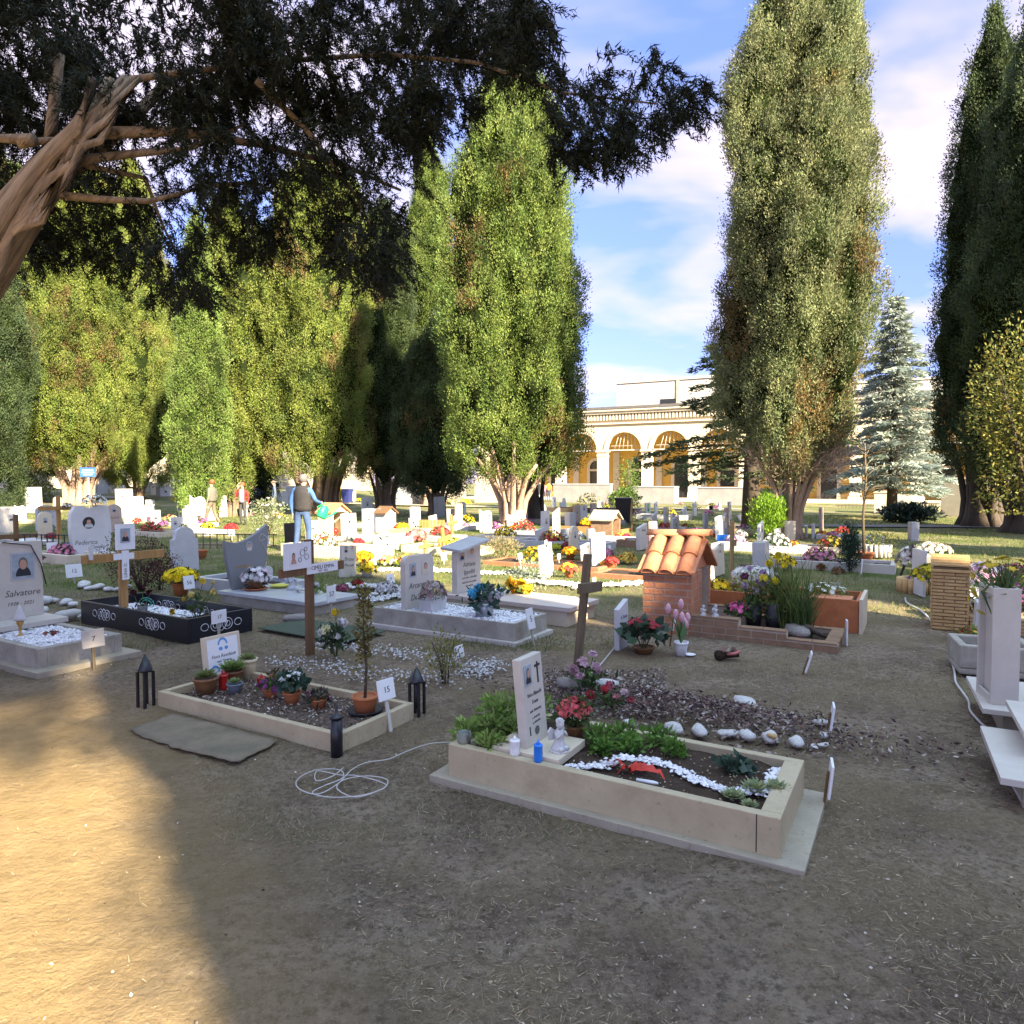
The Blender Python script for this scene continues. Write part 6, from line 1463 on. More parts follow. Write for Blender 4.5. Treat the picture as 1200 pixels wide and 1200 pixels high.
# ------------------------------------------------------------------ people
def person(label, loc, h, rot, shirt, legs, hair, pose=None, vest=None, shoes=None, bald=False, longhair=False, wide=1., vs=(1.,0.)):
    t = thing('person', label, 'person', loc, rot, None); s_ = h/1.75
    J = dict(pelvis=(0,0,.94), waist=(0,.01,1.10), chest=(0,.0,1.32), neck=(0,.0,1.47), jaw=(0,.025,1.55), head=(0,.03,1.64), crown=(0,.015,1.715), nose=(0,.125,1.615),
             shL=(-.18,0,1.41), elL=(-.25,-.03,1.13), wrL=(-.25,.05,.89), shR=(.18,0,1.41), elR=(.25,-.03,1.13), wrR=(.25,.05,.89),
             hipL=(-.09,0,.90), knL=(-.10,.03,.50), anL=(-.10,-.03,.09), toL=(-.12,.14,.035), hipR=(.09,0,.90), knR=(.10,.03,.50), anR=(.10,-.03,.09), toR=(.12,.14,.035))
    J.update(pose or {}); J = {k: Vector(v) for k, v in J.items()}
    Rr = dict(pelvis=(.155,.12), waist=(.15,.11), chest=(.165,.12), neck=(.06,.06), jaw=(.07,.08), head=(.085,.10), crown=(.06,.07), nose=(.016,.016), shL=(.07,.07), elL=(.05,.05), wrL=(.033,.033), hipL=(.10,.10), knL=(.07,.07), anL=(.048,.048), toL=(.042,.035))
    E = [('pelvis','waist','s'),('waist','chest','s'),('chest','neck','s'),('neck','jaw','k'),('jaw','head','k'),('head','crown','k'),('head','nose','k'),('pelvis','hipL','l'),('hipL','knL','l'),('knL','anL','l'),('anL','toL','f'),('pelvis','hipR','l'),('hipR','knR','l'),('knR','anR','l'),('anR','toR','f'),('chest','shL','s'),('shL','elL','s'),('elL','wrL','s'),('chest','shR','s'),('shR','elR','s'),('elR','wrR','s')]
    for sd, sg in (('L',1),('R',-1)):
        w, e = J['wr'+sd], J['el'+sd]; d = (w-e).normalized(); a = d.cross(Vector((0,1,.2))).normalized(); b_ = d.cross(a)
        J['pa'+sd] = w + d*.055; Rr['pa'+sd] = (.036,.022); E.append(('wr'+sd,'pa'+sd,'k'))
        for k, (o, ln) in enumerate(((-.028,.065),(-.009,.075),(.010,.07),(.028,.055))):
            J[f'f{k}a{sd}'] = J['pa'+sd] + d*.045 + b_*o; J[f'f{k}b{sd}'] = J['pa'+sd] + d*(.045+ln*.75) + b_*o + a*sg*.02
            Rr[f'f{k}a{sd}'] = (.0105,.0105); Rr[f'f{k}b{sd}'] = (.008,.008); E += [('pa'+sd,f'f{k}a{sd}','k'),(f'f{k}a{sd}',f'f{k}b{sd}','k')]
        J['th'+sd] = w + d*.075 + b_*(-.05); Rr['th'+sd] = (.011,.011); E.append(('wr'+sd,'th'+sd,'k'))
    names = list(J); ix = {n: i for i, n in enumerate(names)}
    me = bpy.data.meshes.new('body'); me.from_pydata([tuple(J[n]) for n in names], [(ix[a], ix[b_]) for a, b_, _ in E], []); ob = bpy.data.objects.new('body', me); COL.objects.link(ob)
    m = ob.modifiers.new('skin','SKIN'); m.use_smooth_shade = True; m.branch_smoothing = .4
    sv = me.skin_vertices[0].data
    for n in names:
        r = Rr.get(n) or Rr[n[:-1]+'L']; sv[ix[n]].radius = (r[0]*wide if n in ('pelvis','waist','chest') else r[0], r[1]); sv[ix[n]].use_root = n == 'pelvis'
    ob.modifiers.new('sub','SUBSURF').levels = 1
    dg = bpy.context.evaluated_depsgraph_get(); me2 = bpy.data.meshes.new_from_object(ob.evaluated_get(dg)); bpy.data.objects.remove(ob); me2.name = 'body'
    nv = len(me2.polygons); cen = np.empty(nv*3, np.float32); me2.polygons.foreach_get('center', cen); cen = cen.reshape(-1,3)
    A = np.array([J[a] for a,_,_ in E]); B = np.array([J[b_] for _,b_,_ in E]); dd = B-A
    u = np.clip(((cen[:,None]-A)*dd).sum(-1)/(dd*dd).sum(-1), 0, 1); dist = np.linalg.norm(cen[:,None]-A-dd*u[...,None], axis=-1); near = dist.argmin(1)
    code = {'s':0,'k':1,'l':2,'f':3}; mi = np.array([code[E[i][2]] for i in near], np.int32)
    for q in (shirt, M_skin, legs, shoes or M_dark): me2.materials.append(q)
    me2.polygons.foreach_set('material_index', mi); me2.polygons.foreach_set('use_smooth', np.ones(nv,bool)); me2.update()
    o = link('body', me2, t); o.scale = (s_,)*3
    H = J['head']; mb = MB()
    if not bald:
        mb.ball((H.x,H.y-.035,H.z+.035), (.100,.112,.105), 12)
        if longhair: mb.ball((H.x,H.y-.06,H.z-.06), (.10,.085,.14), 10)
    else: mb.lathe([(.098,0),(.103,.03),(.098,.06)], (H.x,H.y-.03,H.z-.03), 14)
    mb.build('hair', hair, t).scale = (s_,)*3
    if vest:
        c, wst = J['chest'], J['waist']; mb = MB()
        wide *= vs[0]; mb.lathe([(.185*wide,.93),(.195*wide,1.0),(.190*wide,1.12),(.205*wide,1.28),(.200*wide,1.38),(.14*wide,1.455),(.075*vs[0],1.49)], ((c.x+wst.x)/2,(c.y+wst.y)/2+vs[1],0), 18, 0, 1, .72)
        mb.build('vest', vest, t).scale = (s_,)*3
    return t
def cl(name, c): return mat('cloth_'+name, c, .85, .25, 14, .2)
man = P(355,649)
person('grey haired man seen from behind in dark quilted vest and blue jeans', man, 1.76, -.15, cl('sky_blue',(.07,.15,.36)), cl('denim',(.055,.095,.19)), M_hairg,
    dict(chest=(0,.03,1.31), neck=(0,.06,1.46), jaw=(-.01,.10,1.52), head=(-.02,.13,1.60), crown=(-.02,.12,1.67), nose=(-.03,.22,1.56), elL=(-.26,-.02,1.12), wrL=(-.24,.02,.88), elR=(.27,.06,1.16), wrR=(.30,.28,1.10), hipL=(-.10,0,.9), knL=(-.13,.02,.5), anL=(-.16,-.02,.09), toL=(-.18,.15,.035), anR=(.14,-.03,.09), knR=(.13,.04,.5), toR=(.17,.13,.035)), cl('charcoal',(.035,.033,.035)))
t = thing('watering_can', 'bright green plastic watering can held by the man in the vest', 'watering can', man+Vector((.33,.24,.78)), (.15,.45,1.0))
MB().lathe([(.10,0),(.115,.02),(.10,.24),(.075,.27)], n=18, sx=1.15, sy=.8).build('can', M_green, t); MB().tube([(.11,0,.06),(.24,0,.16),(.34,0,.30)], [.03,.022,.018], 8).build('spout', M_green, t); MB().tube([(-.10,0,.05),(-.2,0,.18),(-.08,0,.33),(.05,0,.27)], .014, 7).build('handle', M_green, t)
wk = dict(anL=(-.09,.22,.09), toL=(-.1,.39,.05), knL=(-.1,.16,.5), anR=(.09,-.25,.12), toR=(.1,-.1,.035), knR=(.1,-.02,.5))
person('auburn haired woman walking in a grey green vest and khaki trousers', P(249,616), 1.66, rad(80), cl('khaki_grey',(.20,.18,.13)), cl('khaki',(.16,.13,.09)), M_hairr, wk, cl('olive_grey',(.13,.125,.10)), longhair=False, wide=1.1)
person('woman in an open red jacket raising a hand to her face', P(285,615), 1.56, rad(165), cl('bright_red',(.52,.03,.03)), cl('dark_grey',(.06,.06,.055)), M_hairr, dict(elR=(.27,.06,1.16), wrR=(.10,.16,1.50), wrL=(-.26,.04,.90)), cl('lilac_grey',(.28,.24,.28)), wide=1.05, vs=(.58,.075))
person('figure in a dark coat behind the woman in red', P(289,600), 1.72, rad(20), cl('black_coat',(.03,.035,.04)), cl('black_trousers',(.02,.02,.025)), M_hairb, None, cl('black_coat',(.03,.035,.04)), wide=1.15)
person('second dark clothed figure bending between the bald man and the dark coat', P(304,600), 1.55, rad(60), cl('navy',(.04,.05,.08)), cl('black_trousers',(.02,.02,.025)), M_hairb, dict(chest=(0,.16,1.26), neck=(0,.27,1.36), jaw=(0,.33,1.40), head=(0,.37,1.46), crown=(0,.39,1.53), nose=(0,.47,1.42), shL=(-.18,.2,1.32), shR=(.18,.2,1.32), wrL=(-.2,.35,.85), wrR=(.2,.35,.85)))
person('bald man in a blue track top behind the pale rose bush', P(322,608), 1.70, rad(110), cl('steel_blue',(.10,.13,.19)), cl('dark_grey',(.06,.06,.055)), M_hairg, None, bald=True, wide=1.1)
for px, pb, h, rt, c, lg, lb in [(632.5,584,1.75,0,(.03,.03,.04),(.04,.04,.05),'far visitor in black at the left of the group before the arcade'),(638,583,1.6,.3,(.55,.18,.22),(.10,.12,.2),'far visitor in a pink top in the group before the arcade'),(643,583,1.7,-.4,(.62,.40,.06),(.06,.09,.18),'far visitor in a mustard yellow top before the arcade'),(659,585,1.8,.2,(.07,.09,.17),(.06,.08,.16),'far visitor all in navy standing apart before the arcade'),(667,586,1.6,-.2,(.03,.035,.04),(.10,.10,.12),'far visitor in a dark jacket right of the navy one'),(596,585,1.7,.2,(.16,.17,.35),(.1,.1,.14),'far figure in blue glimpsed behind the splayed stems')]:
    g = D(px, pb, 62); person(lb, Vector((g.x, g.y, 0)), h, rt, cl('far_%d'%int(px), c), cl('farleg_%d'%int(px), lg), M_hairb)
# ================================================================== the field of graves in the middle distance
GG = 'headstones in the middle of the field'
pd = lambda w=.10, z=.5, y=0., **k: [(y, z, w, w*1.3, k)]
# label, x0, x1, base, top, outline, material, options
ST = [
('tall white panel headstone at far left with pale printed landscape',30,53,602,572,'rect',M_marb,dict(ports=[(-.2,.85,.16,.12,{}),(.0,.22,.5,.30,dict(bg=M_marbc,cloth=M_pink))])),
('white round topped headstone behind the honey wood cross on the left',43,67,622,592,'arch',M_greyl,dict(lines=[('LORENZO',0,.62,.12),('1928 - 2019',0,.42,.08)])),
('large white barrel shaped headstone with dark round portrait on the left',84,127,657,592,'barrel',M_marb,dict(T=.12,lines=[('Federica',-.12,.34,.13),('Cavallo',.1,.24,.10)],ports=[(-.05,.74,.24,.24,dict(oval=True,bg=M_dark,cloth=M_greyl,hair=M_dark))],W_=.82,ink=M_inkg,plinth=.14)),
('small pinkish headstone with rounded top behind the barrel shaped one',126,143,624,591,'arch',M_pink,dict(ports=pd(.14,.72),lines=[('ELENA',0,.45,.10)])),
('tall narrow white headstone standing behind the wide cream one',137,158,607,573,'rect',M_marbp,dict(ports=pd(.14,1.0,-.1))),
('wide cream headstone with small portrait behind the reddish shrub',146,171,614,582,'rect',M_marbc,dict(ports=pd(.10,.55,.25),lines=[('Gina e Mario',-.05,.55,.09),('per sempre',-.05,.38,.07)])),
('cream headstone with portrait behind the left edge grave',-6,18,636,594,'rect',M_marbp,dict(ports=pd(.13,.62,.15),lines=[('Vincenzo',.1,.22,.13)])),
('small white headstone with bluish portrait left of the khaki woman',177,188,617,598,'rect',M_greyl,dict(ports=pd(.16,.34),hi=.5)),
('small white stone with a red striped bow behind the shouldered headstone',202,216,624,606,'rect',M_marb,dict(hi=.5,ports=pd(.1,.3,-.1))),
('white headstone with large oval medallion beside the walking woman',224,241,612,580,'wave',M_marb,dict(ports=[(0,.45,.42,.5,dict(oval=True,bg=M_marbp,cloth=M_pink))])),
('bright white plain slab between the khaki woman and the yellow cross',258,266,606,581,'rect',M_marb,dict()),
('white panel leaning back on the lawn right of the grey horned headstone',305,316,640,619,'rect',M_marb,dict(tilt=-.2,hi=.5)),
('thin dark headstone with bright edge beside the man in the vest',337,342,646,613,'rect',M_dark,dict(W_=.45,T=.08)),
('slim pale headstone with two portraits leaning left of the orange flowers',400,416,678,640,'rect',M_marbp,dict(lean=-.10,ports=[(-.08,.46,.09,.12,dict(hair=M_hairb)),(.06,.47,.10,.12,dict(bg=M_marbp,cloth=M_greyl,hair=M_inkg))],lines=[('Bruno',0,.30,.09),('Marcelli',0,.20,.07)],hi=.42)),
('white headstone with portrait in front of the stone chapel',402,418,634,602,'rect',M_marb,dict(ports=pd(.15,.55))),
('white narrow headstone beside the red flowered plot behind the chapel',425,437,606,583,'rect',M_marb,dict(ports=pd(.16,.6))),
('white house shaped stele with brown tiled roof and two portraits',447,468,624,596,'rect',M_marb,dict(T=.30,ports=[(.0,.62,.12,.14,dict(hair=M_hairb)),(.0,.42,.12,.14,dict(hair=M_hairg))],hi=.6)),
('small white headstone with dark portrait right of the yellow mums',481,488,622,607,'rect',M_marb,dict(ports=pd(.15,.3),hi=.4)),
('white headstone tilted right by the picket fence',505,513,620,604,'rect',M_marb,dict(lean=.10,hi=.5)),
('white headstone leaning left beside the pink cushion flowers',534,543,620,601,'slope',M_marb,dict(lean=.10,hi=.5)),
('tall bright white headstone with wavy top before the splayed stems',564,577,624,597,'wave',M_marb,dict(ports=pd(.12,.55,.2))),
('white headstone with curved top behind the orange bedding flowers',596,609,622,602,'wave',M_marb,dict(ports=pd(.16,.3))),
('white rectangular headstone below the dark leaning trunk',610,619,613,592,'rect',M_marb,dict(ports=pd(.2,.55))),
('white slab leaning steeply left of the purple mums',631,640,641,620,'rect',M_marb,dict(lean=.16,hi=.45)),
('long white slab with portrait leaning left among yellow and purple mums',637,650,678,638,'rect',M_marb,dict(lean=.13,ports=pd(.10,.56),hi=.42)),
('pair of grey blue tablets joined in the shade behind the yellow mum',659,670,635,620,'rect',M_greyl,dict(ports=[(-.18,.2,.2,.22,{}),(.2,.2,.2,.22,{})])),
('bluish shaded headstone right of the joined tablets',690,698,636,619,'wave',M_greyl,dict(hi=.5)),
('white narrow headstone with grey side behind the brick planter wall',668,675,618,601,'rect',M_marb,dict(hi=.5,T=.2)),
('tall white headstone standing over the golden yellow mums',681,689,614,592,'rect',M_marb,dict(ports=pd(.16,.6))),
('small white board with black writing leaning before the tall bright slab',684,695,658,638,'rect',M_marb,dict(lean=.12,lines=[('Rosa',0,.28,.12)],hi=.4)),
('tall bright white slab with dark script left of the brick shrine',697,711,665,625,'rect',M_marb,dict(lines=[('Alba',.0,.52,.13),('Re',.05,.42,.10)],hi=.5)),
('slanted white headstone with cream edge and long script in the shade',750,760,645,614,'slope',M_marbp,dict(T=.09,lines=[('Mirella',0,.45,.09)],hi=.6)),
('thin white slab leaning left behind the shrine roof',767,775,622,602,'rect',M_marb,dict(lean=.20,hi=.4)),
('white headstone with slanting top right of the leaning thin slab',789,799,624,605,'slope',M_greyl,dict(ports=pd(.10,.25),hi=.6)),
('narrow bluish headstone beneath the yellow flowers behind the shrine',826,832,624,602,'rect',M_greyl,dict(hi=.45,ports=pd(.08,.35))),
('white slab with cream side tilting left beside the blue box',843,850,632,605,'rect',M_marb,dict(lean=.12,T=.1,hi=.4)),
('bright cream headstone with one dark line right of the shrine roof',839,856,676,638,'slope',M_marbc,dict(lines=[('Livia',0,.52,.10),('O. Re',0,.40,.07)],hi=.5)),
('grey narrow headstone left of the sunlit white pillar',911,919,644,620,'rect',M_greyl,dict(hi=.5)),
('white box shaped headstone holding dark and white flowers',897,905,668,636,'rect',M_greyl,dict(hi=.45,T=.22)),
('white slab lying tilted on a bank before the far wall',622,629,587,580,'rect',M_marb,dict(tilt=-.6)),
('tall white slab tilted back beside the far bank',634,645,600,580,'rect',M_marb,dict(tilt=-.4,lean=.2)),
('shaded bluish tablet standing beneath the navy visitor',657,664,598,589,'rect',M_greyl,dict()),
('grey stele of stacked blocks left of the splayed stems',514,522,606,582,'rect',M_grey,dict(T=.25)),
('pale far headstone between the first and second dark trunks',502,509,592,577,'rect',M_greyl,dict()),
('cream headstone on the second row behind the stone chapel',392,400,588,572,'rect',M_marbc,dict()),
('white slab beside the yellow bin under the dark cypress',372,384,590,572,'rect',M_marbp,dict(ports=pd(.2,.6))),
('grey slab under the second dark trunk in far shade',440,452,586,574,'rect',M_greyl,dict()),
('white tablet left of the tall leaning slab near the mustard visitor',627,633,600,590,'rect',M_marb,dict(lean=.2)),
('light headstone left of the black wheeled bin',701,708,596,588,'rect',M_greyl,dict()),
('white headstone with wreath right of the black wheeled bin',757,765,603,590,'rect',M_greyl,dict(ports=pd(.3,.3,bg=M_green))),
('bluish white tablet far right of the blue shaded wall',800,806,606,596,'rect',M_greyl,dict(lean=.25)),
('small white tablet tilted on the shaded grass before the gabled shrine',868,874,611,603,'rect',M_greyl,dict(tilt=-.5)),
('slim white stele with portrait left of the far yellow mums',843,846,598,590,'rect',M_greyl,dict()),
('twin slim white markers behind the sunlit white pillar',946,949,630,616,'rect',M_greyl,dict(hi=.25,lean=.08)),
('second slim white marker behind the sunlit white pillar',954,957,632,614,'rect',M_greyl,dict(hi=.22)),
('far white headstone left of the blue sign on the lawn edge',85,94,580,567,'rect',M_marbp,dict(ports=pd(.3,.5))),
('far white stone box right of the blue sign pole',115,131,580,568,'rect',M_marb,dict(T=.5)),
('cream cube headstone with yellow flowers far behind the wide cream one',161,171,582,570,'rect',M_marbc,dict(T=.9)),
('white pot like stone carved with a dark emblem left of the bright green cypress',188,203,582,570,'rect',M_marb,dict(T=.5,ports=pd(.25,.4,bg=M_marb,cloth=M_dark))),
('pale far headstone low left of the bright green cypress',172,180,578,565,'arch',M_greyl,dict()),
('shaded white tablet under the far left dark cypress',-2,9,612,596,'rect',M_greyl,dict()),
('round topped pale stone far right of the bright green cypress',262,276,582,566,'rect',M_marbp,dict()),
('white headstone with blurred portrait behind the rose bush',330,338,592,576,'arch',M_marb,dict()),
]
for i_, (lb, x0, x1, yb, yt, kd, mm, op) in enumerate(ST):
    op = dict(op); op.setdefault('hi', .8)
    hs(lb, x0, x1, yb, yt, kd, mm, group=GG, rot=UA+random.uniform(-.06,.06), **op)
def joined(a, lb):
    """a phrase and the label of what it stands by, cut at a phrase boundary to 16 words"""
    w = lb.split(); n = 16 - len(a.split()); cuts = ('with','behind','left','right','before','beside','in','below','by','beneath','under','among','between','holding','over','on','at','across','beyond','from')
    while len(w) > n:
        k = [i for i, q in enumerate(w) if q in cuts and i > 2]
        w = w[:k[-1]] if k else w[:n]
        while w[-1] in cuts + ('the', 'of', 'front', 'back', 'far'): w.pop()
    return a + ' ' + ' '.join(w)
# what grows at the foot of each of them
FOOT = [('yellow flowers',[(.78,.56,.02)]),('orange flowers',[(.72,.30,.03)]),('white flowers',[(.74,.73,.68)]),('pink flowers',[(.58,.22,.32)]),('red flowers',[(.52,.05,.05)]),('purple flowers',[(.32,.10,.28)]),('leafy green plant',None),('pale green plant',None),('mixed red and yellow flowers',[(.55,.08,.05),(.72,.5,.05)])]
rf = random.Random(99)
for i_, (lb, x0, x1, yb, yt, kd, mm, op) in enumerate(ST):
    p = P(x0, yb)
    if p.y > 30 or 'barrel' in lb or 'thin dark' in lb: continue
    nm, cc = FOOT[rf.randrange(len(FOOT))]; L2 = rf.uniform(.25,.5)
    q = p + VX*rf.uniform(.05,.4) + UX*L2; q.z = float(gz(q.x,q.y)); R_ = rf.uniform(.12,.20)
    words_ = joined(nm + ' before the', lb).split()
    pot = rf.choice([None, None, M_terra, M_marb, M_greyp])
    flowers('grave_plant', ' '.join(words_), 'flowers' if cc else 'plant', q, R_, .12, .09, cc or [(.5,.5,.2)], 34 if cc else 0, .045, pot, None, LGL if 'pale' in nm else LG, 110, .06, hs=rf.uniform(.7,1.1), lift=0 if pot else R_*.25)
    if i_ % 2 == 0 and p.y > 15:
        w2 = joined('low kerb laid before the', lb).split()
        kerb_grave(' '.join(w2), Fr(p+UX*.05), rf.uniform(1.4,1.8), .72, rf.uniform(.08,.15), .07, .07, rf.choice([M_marbp, M_greyl, M_marbc, M_conc, M_trav]), rf.choice([M_soil, M_pebb, M_soil, M_conc]), .07, group='kerbed plots of the field')
STOPW = ('the','of','a','and','behind','with','right','left','by','in','its','beside','before','under','below','to')
NB = [('plain white headstone',M_marb,'rect'),('small grey headstone',M_greyl,'rect'),('low cream headstone',M_marbc,'arch'),('narrow white headstone',M_marb,'slope'),('small pinkish headstone',M_pink,'round'),('white wavy headstone',M_marb,'wave')]
for i_, (lb, x0, x1, yb, yt, kd, mm, op) in enumerate(ST):
    p = P(x0, yb)
    if p.y < 13 or p.y > 60 or 'barrel' in lb or 'dark headstone' in lb: continue
    nm, m2, k2 = NB[rf.randrange(len(NB))]; q = p + VX*rf.uniform(1.0,1.5) + UX*rf.uniform(-.9,.5); q.z = float(gz(q.x,q.y))
    w2 = joined(nm + ' standing behind the', lb).split()
    H3 = rf.uniform(.55,.85); W3 = rf.uniform(.36,.5)
    headstone(' '.join(w2), q, W3, H3, .07, k2, m2, UA+rf.uniform(-.06,.06), rf.uniform(-.08,.02), [], pd(.11,H3*.68) , group=GG, lean=rf.uniform(-.04,.04))
    if i_ % 3:
        nm, cc = FOOT[rf.randrange(len(FOOT))]; q2 = q + UX*rf.uniform(.3,.7) + VX*rf.uniform(-.2,.2); R_ = rf.uniform(.14,.24)
        w2 = joined(nm + ' just beyond the', lb).split()
        flowers('grave_plant', ' '.join(w2), 'flowers' if cc else 'plant', q2, R_, .12, .1, cc or [(.5,.5,.2)], 30 if cc else 0, .055, None, None, LGL if 'pale' in nm else LG, 100, .07, hs=rf.uniform(.7,1.1), lift=R_*.25)
# roofed chapels
def chapel(label, px, pyb, w, d_, h, wall, roof, open_=False, rot=UA, mk=None):
    t = thing('grave_chapel', label, 'shrine', P(px,pyb), rot)
    MB().box(-d_,-w/2,-.05,-d_+.05,w/2,h).box(-d_+.05,-w/2,-.05,0,-w/2+.06,h).box(-d_+.05,w/2-.06,-.05,0,w/2,h).box(-d_+.05,-w/2+.06,-.05,-.02 if not open_ else -.0,w/2-.06,.12 if open_ else h-.004).build('wall', wall, t)
    MB().prism([(-w/2,h),(w/2,h),(0,h+w*.32)], -d_, -.03).build('gable', wall, t)
    for s_ in (-1,1): MB().prism([(0,h+w*.32+.0),(s_*(w/2+.07),h-.045),(s_*(w/2+.07),h),(0,h+w*.32+.05)][::s_], -d_-.05, .06).build('roof', roof, t)
    if open_: MB().lathe([(.07,.12),(.05,.2),(.10,.26),(.03,.34)], (-.18,0,0), 10).build('lamp', M_redp, t)
    return t
chapel('sandy stone chapel tomb with gabled niche right of the watering can', 399, 634, .62, .5, .78, M_marbc, M_terral, True)
chapel('small brick wayside shrine in shade left of the red tiled one', 722, 632, .62, .62, .56, M_brickt, M_conc, True)
chapel('brown roofed white house shaped grave marker among the yellow mums', 458, 624, .50, .4, .62, M_marb, M_wood)
chapel('tiny yellow gabled wood shrine on the low veined wall', 847, 586, 1.3, .8, .45, M_woody, M_stuccl, True)
# frames, kerbs and slabs of the field
KB = [
('long dark topped stone kerb grave behind the man in the vest',329,650,2.4,.9,.24,M_marbc,M_terra),
('low cream kerb plot with lighted bank behind the canopied headstone',470,646,2.0,.8,.14,M_marbc,M_soil),
('second cream kerb plot running left of the small wooden cross',455,632,2.1,.8,.15,M_marbc,M_soil),
('white edged plot of pink flowers behind the dry shrub',556,634,2.0,.8,.16,M_marbp,M_soil),
('grey slab plot with white rim in front of the tall bright white headstone',575,626,2.2,.9,.14,M_greyl,M_conc),
('low brown timber edged plot left of the brick shrine',566,660,2.4,.9,.05,M_brick,M_soil),
('timber edged green plot with stones left of the shrine roof',692,676,1.6,.8,.07,M_brick,M_soil),
('bluish kerbed grave in tree shade behind the yellow mum',600,640,2.4,.8,.16,M_greyl,M_soil),
('brick edged plot attached to the shaded brick shrine',722,640,1.6,.8,.16,M_brickt,M_soil),
('grey kerbed plot of pink bunches behind the shrine roof',833,644,2.0,.8,.14,M_greyl,M_soil),
('white kerbed bed of green plants before the dark cone conifer',905,664,2.0,.8,.14,M_marbp,M_soil),
('beige kerbed plot below the sunlit white pillar',929,646,1.6,.8,.12,M_marbc,M_soil),
('low white box grave under the honey wood cross at left',31,656,1.5,.7,.16,M_marbc,M_soil),
('cream kerbed plot beneath the wide cream headstone',140,626,1.9,.8,.12,M_marbc,M_soil),
('kerbed plot with white gravel round the white stone cross',196,616,1.8,.8,.12,M_marbp,M_pebb),
('sunlit kerbed plot behind the stone chapel',415,618,1.9,.8,.14,M_marbc,M_soil),
('long low plot with white rim beyond the white wavy headstone',520,616,2.0,.8,.12,M_marbp,M_soil),
('earthy raised plot edged in timber beyond the joined tablets',640,622,2.6,.9,.12,M_woodg,M_soil),
('dark timber banked plot below the far visitors',640,600,5.0,1.2,.22,M_barkd,M_soil),
('beige banked plot left of the black wheeled bin',640,612,3.2,1.0,.18,M_marbc,M_soil),
('white kerbed plot before the low blue shaded wall',745,608,2.2,.9,.2,M_greyl,M_soil),
]
for lb, px, py, L_, Wd, h, mm, fl in KB: kerb_grave(lb, Fr(P(px,py)), L_, Wd, h, .08, .08, mm, fl, h*.6, group='kerbed plots of the field')
for lb, px, py, L_, Wd, h, mm, fl in KB:
    fr_ = Fr(P(px,py)); nm, cc = FOOT[rf.randrange(len(FOOT))]
    w2 = joined(nm + ' growing in the', lb).split()
    flowers('grave_plant', ' '.join(w2), 'flowers' if cc else 'plant', fr_.w(L_*rf.uniform(.3,.7), Wd*.5, h*.6), Wd*.38, 0, 0, cc or [(.5,.5,.2)], 46 if cc else 0, .05, None, None, LGL if 'pale' in nm else LG, 220, .07, hs=rf.uniform(.6,1.0), lift=.04)
# crosses
cross('honey coloured wooden cross with yellow plate on the far left', P(70,636), 1.22, .10, 1.0, .90, M_woodg, UA, .05)
cross('brown wooden cross with white plate behind the left edge grave', P(20,642), .80, .10, .9, .28, M_wood, UA, .05)
cross('small white stone cross left of the walking woman', P(213,606), .62, .17, .46, .40, M_marb, UA, .10)
cross('varnished yellow wooden cross between the two women', P(267,600), 1.15, .14, .72, .80, M_woody, UA, .07)
cross('small orange wooden cross tilted left before the cream kerb plot', P(522,652), .62, .09, .45, .38, M_woodg, UA, .04, (.15,0))
cross('weathered orange wooden cross behind the small tilted one', P(531,630), .66, .09, .45, .42, M_woodg, UA, .04, (.12,0))
cross('plain brown wooden cross beside the bright cream headstone', P(859,680), .95, .09, .10, .6, M_wooda, UA, .05)
cross('low brown cross with arms among the yellow roses behind the gravel grave', P(499,652), .34, .07, .50, .22, M_woodg, UA, .04)
cross('thin dark cross among bunches behind the shrine ridge', P(861,640), .55, .05, .34, .40, M_wooda, UA, .03)
cross('far white stone cross above the shaded tombs between trunks', P(464,587), 1.5, .14, .7, 1.15, M_greyl, UA, .1)
cross('thin wooden cross post by the shaded brick shrine', P(741,624), 1.0, .05, .30, .85, M_wood, UA, .03)
# number signs
for lb, px, py, w, z, s_ in [('white sign on a short stake before the barrel shaped headstone',88,684,.24,.20,'12'),('white sign standing in front of the low white box grave',63,656,.22,.26,'11'),('white sign beside the honey wood cross foot',38,650,.20,.28,'10'),('white sign among the flowers in front of the woman in red',272,632,.20,.18,'31'),('white sign tied to the dark vase of white blossoms',459,693,.16,.18,'33'),('small white sign before the small tilted orange cross',521,662,.17,.16,''),('white sign on a thin stake under the green potted plant',611,666,.14,.22,''),('small white sign left of the orange mum on the lawn',656,662,.12,.16,''),('tiny white marker on shaded grass right of the tall bright slab',715,648,.12,.12,''),('white sign in the planting of the foremost orange mums',437,664,.18,.10,''),('white marker at the edge of the green plot left of the shrine',697,688,.10,.10,'')]:
    number_sign(lb, P(px,py), w, w*.85, z, s_, UA)
